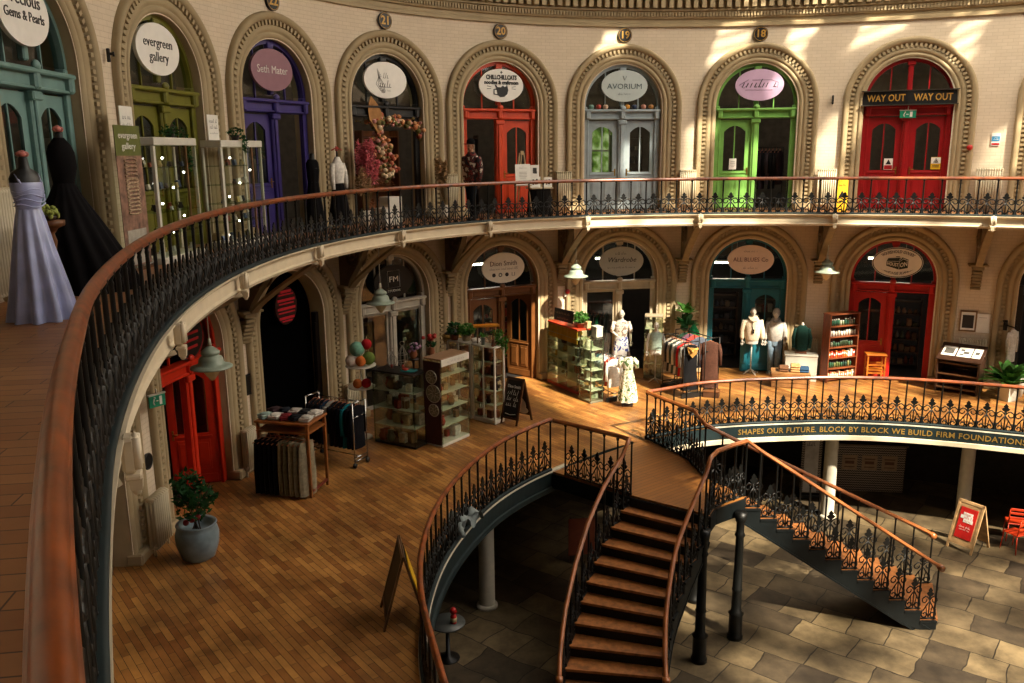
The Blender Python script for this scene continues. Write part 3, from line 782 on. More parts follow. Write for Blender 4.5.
def scribble(mb, h, c, width, seed=1, slant=.25):
    """a line of marks too small to read"""
    R = random.Random(seed); x = -width/2
    while x < width/2-h*.2:
        n = R.randint(3, 7)
        for k in range(n):
            if x > width/2-h*.2: break
            hh = h*R.choice((.55, .55, .6, 1.0)); y = c[1]
            mb.add([(c[0]+x, y, c[2]-h*.3), (c[0]+x+h*.12, y, c[2]-h*.3), (c[0]+x+h*.12+slant*hh, y, c[2]-h*.3+hh), (c[0]+x+slant*hh, y, c[2]-h*.3+hh)], [(0, 1, 2, 3)])
            if R.random() < .6: mb.add([(c[0]+x, y, c[2]-h*.3), (c[0]+x+h*.4, y, c[2]-h*.3), (c[0]+x+h*.4, y, c[2]-h*.2), (c[0]+x, y, c[2]-h*.2)], [(0, 1, 2, 3)])
            x += h*R.uniform(.38, .52)
        x += h*.45
    return mb
def ellipse(rx, rz, n=48, c=(0, 0)): return [(c[0]+rx*math.cos(2*PI*i/n), c[1]+rz*math.sin(2*PI*i/n)) for i in range(n)]
BOARD = {}
def sign(bay, z, label, face, rim=None, rx=.65, rz=.42, dx=.07, y=.06):
    (x, y_, z_), a = wloc(BAYS[bay], 0, z)
    dx = {'pearls': -.12, 'evergreen': -.10 if z > 5 else dx, 'purple': -.06 if z > 5 else dx, 'florist': .01, 'cats': .04, 'grey': .04, 'lime': .05}.get(bay, dx)
    root = thing('shop_sign', label, 'sign', (x+dx*math.cos(a)-y*math.sin(a), y_+dx*math.sin(a)+y*math.cos(a), z), a)
    m = MB(); m.prism(ellipse(rx, rz), -.03, .03, sm=True); BOARD[root.name] = m.build('sign_board', [face], root)
    if rim:
        m = MB(); m.tube([(p[0], -.03, p[1]) for p in ellipse(rx*.965, rz*.95)], .012, 4, closed=True); m.build('rim', [rim], root)
    m = MB()
    for s in (-1, 1): m.cyl((s*.25, .03, 0), (s*.25, .24, .0), .015, n=6)
    m.build('fixing_arm', [BLACK], root)
    return root
SW = mat('sign_white', '#ebe8e0', .5, var=.03); INK = mat('sign_ink', '#2a2724', .6)
def lettering(root, lines, m=INK, name='lettering', y=-.034):
    b = MB()
    for s, size, z, w in [l[:4] for l in lines]:
        if s: write(b, s, size, (0, y, z), w)
        else: scribble(b, size, (0, y, z), w, int(size*1000))
    return b.build(name, [m], BOARD.get(root.name, root))
r = sign('pearls', 8.22, 'white oval sign with black lettering above the sage green door', SW)
lettering(r, [('Precious', .24, .14, .85), ('Gems & Pearls', .17, -.06, 1.0)])
r = sign('evergreen', 8.17, 'white oval sign reading evergreen gallery over the olive door', SW)
lettering(r, [('evergreen', .22, .10, .86), ('gallery', .22, -.13, .58)])
r = sign('purple', 8.13, 'dusty mauve oval sign above the purple door', mat('sign_mauve', '#8d6470', .5, var=.04))
lettering(r, [('Seth Mater', .22, 0, .95)], mat('sign_pale', '#d9cfc9', .6))
r = sign('florist', 8.14, 'white oval sign with a line drawing over the florist doorway', SW)
b = MB()
for k in range(5): b.tube([(-.25+.03*k, -.034, .25-.04*k), (-.22+.01*k, -.034, .05), (-.30+.06*k, -.034, -.10), (-.12+.02*k, -.034, -.30)], .006, 4)
b.build('line_drawing', [mat('sign_grey', '#77736c', .6)], r); lettering(r, [('', .13, .08, .16), ('', .17, -.12, .40), ('', .06, -.24, .26)], mat('sign_grey', '#77736c', .6))
r = sign('cats', 8.14, 'white oval sign with a black cat in a teacup above the orange door', SW)
b = MB(); write(b, 'CHILLCHILLCATS', .15, (0, -.036, .20), .90, bold=.007); write(b, 'noodles & craftroom', .13, (0, -.036, .07), 1.0, bold=.006); b.build('lettering', [BLACK], BOARD[r.name])
b = MB(); b.prism([(-.15, -.07), (-.13, -.05), (-.02, -.05), (.02, -.02), (.05, .0), (.08, -.04), (.14, -.02), (.16, .03), (.18, -.03), (.20, -.12), (.17, -.22), (.08, -.29), (-.04, -.30), (-.12, -.24)], -.036, -.03)
b.tube([(-.14, -.034, -.10), (-.22, -.034, -.10), (-.22, -.034, -.22), (-.10, -.034, -.24)], .016, 5); b.tube([(-.16, -.034, -.02), (-.18, -.034, .01), (-.13, -.034, -.06)], .02, 5)
for s in (-1, 1): b.tube([(s*.30, -.034, -.04), (s*.42, -.034, -.02)], .006, 4); b.tube([(s*.30, -.034, -.08), (s*.42, -.034, -.09)], .006, 4)
b.box((0, -.034, .33), (.02, .006, .07)); b.box((0, -.034, .33), (.07, .006, .02)); b.build('cat_emblem', [BLACK], BOARD[r.name])
r = sign('grey', 8.17, 'pale grey oval sign above the pale grey double doors', mat('sign_silver', '#b9c4c2', .4, var=.03))
lettering(r, [('AVORIUM', .20, -.02, .98), ('', .06, -.22, .36)], mat('sign_slate', '#4d5c60', .6)); b = MB(); b.tube([(-.05, -.034, .26), (0, -.034, .15), (.05, -.034, .26)], .006, 4); b.build('emblem', [mat('sign_slate', '#4d5c60', .6)], r)
r = sign('lime', 8.16, 'lilac oval sign with looping script above the lime green door', mat('sign_lilac', '#c9a9c6', .5, var=.03))
b = MB(); scribble(b, .22, (-.02, -.034, .0), .92, 5, .45); b.tube([(-.38, -.034, -.13), (.35, -.034, -.14)], .005, 4); b.tube([(-.3, -.034, .14), (-.55, -.034, .0), (-.42, -.034, -.08), (-.3, -.034, .02)], .006, 4); b.tube([(-.2, -.034, .13), (.3, -.034, .13), (.5, -.034, .06), (.48, -.034, -.08)], .005, 4); b.build('lettering', [INK], BOARD[r.name])
r = sign('florist', 3.26, 'black oval sign with a white framed monogram above the white framed shop', BLACK, rx=.62)
b = MB(); write(b, 'FM', .2, (0, -.034, .05), .28)
fr = [(-.19, -.16), (.19, -.16), (.19, .27), (-.19, .27)]
b.tube([(p[0], -.034, p[1]) for p in fr], .008, 4, closed=True); write(b, 'STUDIOS', .08, (.0, -.034, -.24), .40); b.build('lettering', [SW], BOARD[r.name])
r = sign('cats', 3.30, 'cream oval sign with four small round emblems above the brown door', mat('sign_cream', '#e8e1d0', .5, var=.03))
lettering(r, [('Dion Smith', .19, .12, .82), ('', .065, -.03, .86)], mat('sign_brown', '#5a4230', .6)); b = MB()
for k in range(4):
    q = -.30+.20*k
    if k in (0, 2): b.prism(ellipse(.055, .055, 16, (q, -.19)), -.036, -.03)
    elif k == 1: b.tube([(q+.045*math.cos(i*.63), -.034, -.19+.045*math.sin(i*.63)) for i in range(10)], .014, 4, closed=True)
    else: b.tube([(q-.04, -.034, -.14), (q-.04, -.034, -.23), (q+.04, -.034, -.23), (q+.04, -.034, -.14)], .008, 4)
b.build('emblem', [INK], BOARD[r.name])
r = sign('grey', 3.32, 'pale grey oval sign with dark script above the dress shop', mat('sign_dove', '#a8aba4', .5, var=.03))
b = MB(); scribble(b, .08, (-.02, -.034, .22), .34, 3); write(b, 'Wardrobe', .20, (0, -.034, .04), .82, shear=.3); scribble(b, .055, (0, -.034, -.18), .82, 4, 0); b.build('lettering', [INK], BOARD[r.name])
r = sign('lime', 3.33, 'pale pink oval sign with plum capitals above the teal door', mat('sign_blush', '#e4d0c2', .5, var=.03))
lettering(r, [('', .065, .24, .4), ('ALL BLUES Co', .17, .0, .98), ('', .066, -.24, .4)], mat('sign_plum', '#6a3a40', .6))
r = sign('way_out', 3.33, 'white black-rimmed oval sign with a drawn shed above the scarlet shop door', SW, BLACK)
def arc_text(sgn):
    R = .85 if sgn > 0 else .85
    def f(x, z):
        th = x/(.52); ex, ez = .50, .28
        return ex*math.sin(th*.95)*(1+z/.4), sgn*ez*math.cos(th*.95)*(1+sgn*z/.30)
    return f
b = MB(); write(b, 'HOUSEHOLD GOODS', .115, (0, -.034, .02), 1.0, warp=arc_text(1), bold=.002); write(b, '& VINTAGE SUPPLIES', .11, (0, -.034, -.02), .98, warp=arc_text(-1), bold=.002); b.build('lettering', [BLACK], BOARD[r.name])
b = MB(); b.prism([(-.28, .04), (-.24, .12), (.08, .14), (.02, .04)], -.036, -.03); b.prism([(.02, .04), (.12, .15), (.27, .09), (.28, .06), (.14, .12), (.05, .03)], -.036, -.03); b.prism([(-.28, -.09), (-.28, .03), (.04, .03), (.04, -.19)], -.036, -.03); b.prism([(.05, -.19), (.05, .02), (.14, .10), (.27, .05), (.27, -.14)], -.036, -.03); b.box((0, -.034, .165), (.1, .006, .02)); b.build('shed_drawing', [mat('sign_green_black', '#26322a', .6)], r)
b = MB(); write(b, 'HOUST', .15, (-.12, -.038, -.05), .29, warp=lambda x, z: (x, z*.9-x*.16), bold=.003); write(b, 'ON', .15, (.16, -.038, -.05), .18, warp=lambda x, z: (x, z*1.1+x*.3), bold=.003); b.build('lettering', [SW], BOARD[r.name])
# the scarlet side door: round black sign rimmed in red; the dark doorway: red neon disc
RED = mat('sign_red', '#a3161c', .5); NEON = mat('neon_red', '#a01420', .5, emit=.22)
r = sign('evergreen', 3.18, 'round black and red sign half hidden behind the green pendant lamp', BLACK, RED, rx=.45, rz=.42)
b = MB()
for k in range(4): b.box((0, -.034, .2-.13*k), (.56-.1*abs(k-1.5), .008, .05))
b.build('bar_graphic', [RED], r)
r = sign('purple', 3.15, 'glowing red disc sign hanging in the black doorway', mat('neon_glow_face', '#2a0709', .5), rx=.37, rz=.42, dx=.05, y=.2)  # red glow of the neon put into the disc's own colour
b = MB()
for k, (z, w) in enumerate([(.32, .36), (.25, .5), (.13, .58), (.05, .5), (-.06, .6), (-.15, .55), (-.27, .5), (-.34, .34)]): b.box((0, -.034, z), (w, .008, .03 if k % 2 else .055))
b.build('neon_bars', [NEON], r)

# number roundels high on the wall
first = None
for n, bay in ((22, 'purple'), (21, 'florist'), (20, 'cats'), (19, 'grey'), (18, 'lime')):
    (x, y, z), a = wloc(BAYS[bay], .03, 9.485)
    root = thing('number_plaque', 'round black wall plaque with the gold number %d' % n, 'plaque', (x, y, z), a, 'numbered plaques above the arches')
    m = MB(); m.prism(ellipse(.195, .195, 28), -.03, .03, sm=True); m.build('disc', [BLACK], root)
    m = MB(); m.tube([(p[0], -.03, p[1]) for p in ellipse(.175, .175, 28)], .008, 4, closed=True); write(m, str(n), .27, (0, -.034, 0), None, bold=.006); m.build('number', [GOLD], root)
# WAY OUT fascia, exit sign
(x, y, z), a = wloc(BAYS['way_out'], .06, 7.73)
r = thing('way_out_sign', 'black angled box sign reading WAY OUT twice in gold above the red doors', 'sign', (x, y, z), a)
m = MB(); m.slab([(-1.18, -.0), (-.02, -.10), (.02, -.10), (1.18, -.0), (1.18, .1), (-1.18, .1)], -.17, .17); m.build('sign_box', [BLACK], r)
m = MB()
for s in (-1, 1):
    b_ = MB(); write(b_, 'WAY OUT', .25, (s*.57, 0, -.01), .94, bold=.004); m.add([(v[0], -.107+.1*abs(v[0])/1.18+v[1], v[2]) for v in b_.v], b_.f)
m.build('lettering', [GOLD], r)
m = MB(); m.box((0, -.05, -.185), (2.36, .12, .02)); m.box((0, -.05, .185), (2.36, .12, .02)); m.build('edge_strip', [mat('sign_edge', '#3a352c', .5)], r)
GREEN = mat('exit_green', '#1f8f6c', .4, var=.04)
def exit_sign(label, loc, a, w=.40, h=.19, hang=.12):
    r = thing('exit_sign', label, 'sign', loc, a, None)
    m = MB(); m.box((0, 0, 0), (w, .03, h), bev=.004); m.build('panel', [GREEN], r)
    m = MB(); m.box((w*.2, -.018, .0), (w*.16, .004, h*.7)); m.tube([(-w*.2, -.018, h*.2), (-w*.26, -.018, -.02), (-w*.2, -.018, -h*.3)], .012, 4); m.ball((-w*.17, -.018, h*.3), .018, 6, 4); m.tube([(-w*.10, -.018, 0), (w*.04, -.018, 0)], .01, 4); m.build('pictogram', [SW], r)
    m = MB(); m.box((0, .0, h/2+.01), (w*1.04, .05, .025)); 
    if hang: m.cyl((0, .0, h/2), (0, .0, h/2+hang), .012, n=6)
    m.build('bracket', [WHITE], r); return r
(x, y, z), a = wloc(BAYS['way_out'], .02, 7.30)
exit_sign('small green running man exit sign under the gold lettered way out box', (x, y, z), a, hang=.12)
# band lettering
tab = arc_table(TR+2, TR-50, 0); 
btab = []; s = 0
for i in range(261):
    t = -18-.2*i; p = well(t, -.012)
    if btab: s += math.dist(btab[-1][2], p)
    btab.append((s, t, p))
def on_band(s):
    lo = min(range(len(btab)-1), key=lambda i: abs(btab[i][0]-s)); i = lo if btab[lo][0] <= s or lo == 0 else lo-1
    f = (s-btab[i][0])/(btab[i+1][0]-btab[i][0]); p, q = btab[i][2], btab[i+1][2]
    d = math.atan2(q[1]-p[1], q[0]-p[0]); return p[0]+(q[0]-p[0])*f, p[1]+(q[1]-p[1])*f, d
vs, fs = text_mesh('SHAPES OUR FUTURE. BLOCK BY BLOCK WE BUILD FIRM FOUNDATIONS', .188, extrude=.004, align='LEFT', space=1.06, bold=.002)
BAND0, BANDK = .15, 1.0
bl = thing('band_lettering', 'gold capitals running round the dark band under the well railing', 'lettering')
xs = sorted((min(vs[k].x for k in f), max(vs[k].x for k in f), f) for f in fs); groups = []; hi = -9
for a, b, f in xs:
    if not groups or a > hi+.045: groups.append([])
    groups[-1].append(f); hi = max(hi, b)
for g in groups:
    ids = sorted({k for f in g for k in f}); ix = {k: n for n, k in enumerate(ids)}; m = MB(); out = []
    for k in ids:
        v = vs[k]; px, py, d = on_band(BAND0+v.x*BANDK); out.append((px+math.sin(d)*v.z, py-math.cos(d)*v.z, -.165+v.y))
    m.add(out, [tuple(ix[k] for k in f) for f in g]); m.build('word', [mat('band_gold', '#86692f', .5, .1)], bl)
# ------------------------------------------------------------------ makers shared by both floors
RADM = mat('radiator_enamel', '#c9bea2', .4, var=.05)
def radiator(label, t, dx=0, n=10, w=.5, h=1.1, z0=ZG, off=.17, feet=.12):
    (x, y, z), a = wloc(t, off, z0, dx)
    r = thing('radiator', label, 'radiator', (x, y, z), a, 'column radiators along the walls')
    sp = w/n; k = ('rad', round(sp, 3), round(h, 2), feet)
    def mk():
        m = MB()
        for q in (-.06, 0, .06):
            m.tube([(0, q, feet+.03), (0, q, h-.03)], sp*.36, 6)
        m.ball((0, 0, h-.03), (sp*.46, .095, .045), 8, 6); m.ball((0, 0, feet+.04), (sp*.46, .095, .045), 8, 6); return m
    me = shared(k, mk, 'section', RADM)
    for i in range(n): put('section', me, r, ((i-(n-1)/2)*sp, 0, 0), 0)
    m = MB()
    for s in (-1, 1): m.cyl((s*(w/2-sp/2), 0, 0), (s*(w/2-sp/2), 0, feet+.06), .022, n=8)
    m.cyl((-w/2, 0, feet+.06), (w/2, 0, feet+.06), .02, n=8); m.cyl((-w/2, 0, h-.05), (w/2, 0, h-.05), .02, n=8)
    m.build('pipework', [RADM], r); return r
def rings(m, prof, n=14, mi=0, cap=True):
    """stack of ellipses (z, cx, cy, rx, ry)"""
    rows = [[(cx+rx*math.cos(2*PI*j/n), cy+ry*math.sin(2*PI*j/n), z) for j in range(n)] for z, cx, cy, rx, ry in prof]
    m.strip(rows, mi, True, closed=True)
    if cap: m.add(rows[0], [tuple(range(n))[::-1]], mi); m.add(rows[-1], [tuple(range(n))], mi)
    return m
def pleated(m, prof, folds=9, amp=.08, n=54, mi=0, ph=0):
    """skirt-like surface: rings rippling more towards the first entry"""
    rows = []; K = len(prof)-1
    for i, (z, cx, cy, rx, ry) in enumerate(prof):
        f = 1-i/K
        rows.append([(cx+rx*math.cos(2*PI*j/n)*(1+amp*f*math.sin(folds*2*PI*j/n+ph)), cy+ry*math.sin(2*PI*j/n)*(1+amp*f*math.sin(folds*2*PI*j/n+ph)), z) for j in range(n)])
    return m.strip(rows, mi, True, closed=True)
def limb(m, pts, rs, n=9, mi=0): return m.tube(pts, rs, n, mi)
def head(m, c, s=1.0, mi=0):
    """egg head with nose, chin and ears, face towards -y"""
    x, y, z = c
    m.ball((x, y, z), (.075*s, .095*s, .115*s), 14, 10, mi)
    m.ball((x, y-.035*s, z-.07*s), (.05*s, .055*s, .05*s), 10, 7, mi)
    m.ball((x, y-.10*s, z-.015*s), (.013*s, .022*s, .025*s), 6, 5, mi)
    for q in (-1, 1): m.ball((x+q*.076*s, y+.005*s, z-.01*s), (.012*s, .022*s, .034*s), 6, 5, mi)
    m.ball((x, y-.088*s, z-.055*s), (.025*s, .012*s, .008*s), 6, 4, mi)
    return m
def hand(m, wrist, d, s=1.0, mi=0):
    """palm with four fingers and a thumb, hanging along d"""
    w = Vector(wrist); d = Vector(d).normalized(); side = d.cross(Vector((0, 0, 1)))
    side = Vector((0, 1, 0)) if side.length < .2 else side.normalized()
    m.tube([w, w+d*.04*s, w+d*.085*s], [.022*s, .034*s, .03*s], 8, mi, flat=.6)
    for k in range(4):
        b = w+d*.08*s+side*(k-1.5)*.017*s; L = (.055, .07, .066, .05)[k]*s
        m.tube([b, b+d*L*.55, b+d*L*.9+Vector((0, -.012*s, 0))], [.009*s, .008*s, .006*s], 6, mi)
    b = w+d*.03*s+side*(-.03)*s; m.tube([b, b+d*.03*s-side*.025*s, b+d*.06*s-side*.03*s], [.011*s, .009*s, .007*s], 6, mi)
    return m
MANN = mat('mannequin_white', '#c4bfb4', .35, var=.03)
def plant(root, n, length, width, up, spread, m, name='foliage', z=0, droop=.5, seed=1, lobes=1):
    R = random.Random(seed); b = MB()
    for i in range(n):
        az = 2.4*i+R.uniform(-.3, .3); L = length*R.uniform(.7, 1.1); el = R.uniform(up[0], up[1]); w = width*R.uniform(.7, 1.1)
        p = Vector((R.uniform(-spread, spread), R.uniform(-spread, spread), z+R.uniform(0, spread))); rows = []
        d = Vector((math.cos(az)*math.cos(el), math.sin(az)*math.cos(el), math.sin(el)))
        sd = Vector((-math.sin(az), math.cos(az), 0)); K = 6
        for k in range(K+1):
            f = k/K; q = p+d*L*f; q.z -= droop*L*f*f
            ww = w*math.sin(PI*min(1, .08+f*.92))**.7*(1 if f < 1 else 0)+.002
            rows.append([tuple(q-sd*ww), tuple(q+Vector((0, 0, -ww*.25))), tuple(q+sd*ww)])
        b.strip(rows, 0, True)
    return b.build(name, [m], root)
def leafy(root, blobs, n, size, m, name='foliage', seed=1):
    """small leaves scattered round ellipsoids (cx,cy,cz,rx,ry,rz)"""
    R = random.Random(seed); b = MB()
    for i in range(n):
        cx, cy, cz, rx, ry, rz = blobs[i % len(blobs)]
        u, v = R.uniform(0, 2*PI), math.acos(R.uniform(-1, 1)); k = R.uniform(.55, 1)
        c = Vector((cx+rx*k*math.cos(u)*math.sin(v), cy+ry*k*math.sin(u)*math.sin(v), cz+rz*k*math.cos(v)))
        a = Vector((R.gauss(0, 1), R.gauss(0, 1), R.gauss(0, .6))).normalized(); s = a.cross(Vector((R.gauss(0, 1), R.gauss(0, 1), R.gauss(0, 1)))).normalized(); z = size*R.uniform(.6, 1.2)
        b.add([c-a*z, c+s*z*.45, c+a*z, c-s*z*.45], [(0, 1, 2, 3)])
    return b.build(name, [m], root)
def notice(label, loc, a, w, h, face, marks, kind='notice', lean=0, name='notice'):
    r = thing(name, label, kind, loc, a)
    m = MB(); m.box((0, 0, 0), (w, .012, h)); sh = m.build('sheet', [face], r)
    for nm, mm, boxes in marks:
        m = MB()
        for b in boxes:
            if b[0] == '': scribble(m, b[1], (b[2], -.010, b[3]), b[4], int(b[4]*997))
            elif isinstance(b[0], str): write(m, b[0], b[1], (b[2], -.010, b[3]), b[4] if len(b) > 4 else None)
            elif len(b) == 4: m.box((b[0]*w, -.008, b[1]*h), (b[2]*w, .006, b[3]*h))
            else: m.prism([(p[0]*w, p[1]*h) for p in b], -.011, -.006)
        m.build(nm, [mm], sh)
    r.rotation_euler = (lean, 0, a); return r
LAMPM = mat('lamp_enamel', '#8f9c8c', .4, var=.12); OPAL = mat('lamp_glass', '#cdbb92', .25, var=.1)
def pendant(label, t, off, z):
    (x, y, _), a = wloc(t, off, 0)
    r = thing('pendant_lamp', label, 'lamp', (x, y, z), a, 'enamel pendant lamps below the gallery')
    m = MB(); m.lathe([(.29, -.06), (.33, -.055), (.33, -.035), (.25, -.01), (.20, .02), (.19, .08), (.17, .12), (.13, .14), (.125, .16), (.145, .17), (.145, .21), (.11, .24), (.05, .29), (.0, .30)], 24); m.build('shade', [LAMPM], r)
    m = MB(); m.lathe([(.0, -.27), (.03, -.265), (.08, -.20), (.13, -.12), (.165, -.05), (.17, .0)], 16); m.build('glass_bowl', [OPAL], r)
    m = MB(); m.cyl((0, 0, .30), (0, 0, .42), .035, .02, 10); m.cyl((0, 0, .42), (0, 0, 4.36-z), .01, n=6); m.build('stem', [mat('lamp_stem', '#b9b4a4', .4)], r)
    return r
pendant('green enamel pendant lamp in front of the scarlet side door', 37.6, 1.25, 3.16)
pendant('green enamel pendant lamp beside the black monogram sign', 12.9, 1.2, 3.10)
pendant('green enamel pendant lamp between the brown door and the dress shop', -13.7, 1.1, 3.15)
pendant('green enamel pendant lamp between the teal and scarlet shops', -39.3, 1.2, 3.22)

# ------------------------------------------------------------------ things on the gallery
radiator('cream radiator between the orange and pale grey doors', -13.6, 0, 8, .45)
radiator('cream radiator between the pale grey and lime doors', -26.6, 0, 9, .47)
radiator('cream radiator between the lime door and the red way out doors', -39.1, 0, 9, .50)
radiator('cream radiator past the red way out doors on the gallery', -51.1, 0, 11, .63)
radiator('cream radiator between the florist doorway and the orange door', -.5, 0, 7, .36)
radiator('tall cream radiator beside the lilac satin gown', 49.2, .08, 12, .85, 1.30)

def dummy_dress(name, label, loc, rz, gown, straps=True):
    r = thing(name, label, 'dress form', loc, rz)
    m = MB(); rings(m, [(1.05, 0, 0, .13, .10), (1.18, 0, 0, .115, .085), (1.34, 0, -.01, .155, .115), (1.44, 0, 0, .16, .10), (1.50, 0, 0, .13, .08), (1.54, 0, 0, .06, .055), (1.64, 0, 0, .045, .045), (1.66, 0, 0, .02, .02)], 16)
    m.cyl((0, 0, .02), (0, 0, 1.1), .02, n=8); m.lathe([(.18, 0), (.18, .02), (.03, .05)], 12)
    m.build('torso_form', [BLACK], r); return r
SATIN = mat('lilac_satin', '#9fa8d2', .28, var=.12, scale=5, spec=.7, sheen=.3)
r = dummy_dress('satin_gown', 'lilac satin floor length gown on a black dress form beside the railing', (-4.88, 8.78, ZG), rad(62), SATIN)
m = MB(); pleated(m, [(.005, 0, -.02, .30, .30), (.35, 0, -.02, .25, .24), (.75, 0, 0, .185, .17), (1.02, 0, 0, .145, .12), (1.14, 0, 0, .12, .095)], 10, .17, 80); m.build('skirt', [SATIN], r)
m = MB(); rings(m, [(1.13, 0, 0, .122, .097), (1.19, 0, -.005, .125, .10), (1.30, 0, -.02, .16, .125), (1.40, 0, -.01, .165, .112)], 18, cap=False)
for k in range(4): m.tube([(.16*math.cos(w), -.125*abs(math.sin(w))-.012, 1.17+.05*k+.02*math.sin(3*w+k)) for w in [PI*i/10 for i in range(11)]], .007, 5)
m.build('bodice', [SATIN], r)
for s in (-1, 1): m = MB(); m.tube([(s*.11, -.09, 1.39), (s*.12, -.03, 1.48), (s*.11, .05, 1.46)], .012, 5); m.build('strap', [SATIN], r)
ROSE = mat('flower_coral', '#c87a72', .8, var=.3, scale=20)
def rosette(root, c, s=.07, m_=ROSE):
    m = MB()
    for k in range(9): w = 2.4*k; m.ball((c[0]+s*.6*math.cos(w)*(k/9), c[1]+s*.6*math.sin(w)*(k/9), c[2]+s*.25*(1-k/9)), (s*.45, s*.45, s*.3), 7, 5)
    return m.build('flower_head', [m_], root)
rosette(r, (0, 0, 1.67), .085)
TULLE = mat('black_tulle', '#0c0a0c', .85, var=.2, spec=.1)
r = dummy_dress('black_ball_gown', 'wide black ball gown on a dress form in front of the sage green door', (-5.50, 10.75, ZG), rad(60), TULLE)
m = MB(); pleated(m, [(.005, .10, -.1, .62, .60), (.3, .06, -.06, .56, .54), (.7, 0, 0, .40, .38), (1.0, 0, 0, .20, .17), (1.14, 0, 0, .125, .10)], 16, .07, 96); m.build('skirt', [TULLE], r)
m = MB(); rings(m, [(1.12, 0, 0, .126, .10), (1.3, 0, -.02, .165, .128), (1.45, 0, 0, .172, .112), (1.52, 0, 0, .14, .09), (1.60, 0, 0, .06, .06)], 18, cap=False); m.build('bodice', [TULLE], r)
rosette(r, (0, 0, 1.68), .085)
r.scale = (1, 1, 1.17)
r = thing('wooden_pedestal', 'turned wooden pedestal stand between the lilac and black gowns', 'pedestal', (-5.18, 9.68, ZG))
m = MB(); m.lathe([(.16, 0), (.16, .04), (.09, .08), (.05, .14), (.07, .22), (.045, .32), (.06, .45), (.045, .6), (.07, .72), (.05, .80), (.09, .86), (.16, .89), (.17, .92), (.17, .95), (0, .95)], 16); m.build('turned_column', [wood('#6e4426')], r)
r = thing('hydrangea', 'pale green hydrangea head in a low bowl on the turned pedestal', 'flowers', (-5.18, 9.68, ZG+.95))
m = MB(); m.lathe([(.05, 0), (.10, .03), (.11, .05)], 12); m.build('bowl', [wood('#3a281a')], r)
R = random.Random(3); m = MB()
for k in range(70):
    u, v = R.uniform(0, 6.28), math.acos(R.uniform(-.2, 1)); m.ball((.11*math.cos(u)*math.sin(v), .11*math.sin(u)*math.sin(v), .06+.10*math.cos(v)), .026, 5, 4)
m.build('flower_head', [mat('hydrangea_green', '#8f9a45', .8, var=.25, scale=20)], r)

# evergreen gallery: banner, notices, two jewellery cabinets
(x, y, z), a = wloc(40.1, .62, ZG)
r = thing('rollup_banner', 'tall printed banner with a green header reading evergreen gallery', 'banner', (x, y, z), a)
m = MB(); m.box((0, .03, .04), (.84, .16, .08), bev=.02); m.cyl((0, .05, .05), (0, .05, 2.0), .012, n=6); m.build('base', [CHROME], r)
m = MB(); m.box((0, 0, 1.07), (.82, .008, 1.98)); m.build('printed_sheet', [mat('banner_print', '#8d6a58', .6, var=.45, scale=7)], r)
m = MB(); m.box((0, -.006, 1.86), (.82, .006, .42)); m.build('header', [mat('banner_green', '#5e6428', .6)], r)
m = MB(); write(m, 'evergreen', .13, (0, -.012, 1.93), .60); write(m, 'gallery', .13, (0, -.012, 1.78), .44); m.build('lettering', [SW], r)
R = random.Random(5)
for nm, col, zz, k in (('bracelet_picture', '#a08368', 1.45, 7), ('bracelet_picture', '#b9a183', 1.05, 9)):
    m = MB()
    for i in range(k): m.tube([(.20*math.cos(w), -.012, zz-.2+i*.055+.03*math.sin(w)) for w in [2*PI*j/14 for j in range(14)]], .014, 4, closed=True)
    m.build(nm, [mat('bead_'+col[1:], col, .4, var=.4, scale=30)], r)
m = MB(); m.box((0, -.008, .35), (.62, .006, .5)); m.build('footer', [mat('banner_pale', '#a9a294', .6, var=.2)], r)
ITEM = [mat('trinket_'+h[1:], h, .35, var=.2, scale=20) for h in ('#c9b277', '#b9bcc0', '#8a3f2c', '#4a5a7a', '#d8d2c4', '#6f6a3a', '#2f2a28')]
LED = bpy.data.materials.new('led_strip'); LED.use_nodes = True
LED.node_tree.nodes['Principled BSDF'].inputs['Emission Color'].default_value = (1, .93, .82, 1); LED.node_tree.nodes['Principled BSDF'].inputs['Emission Strength'].default_value = 14
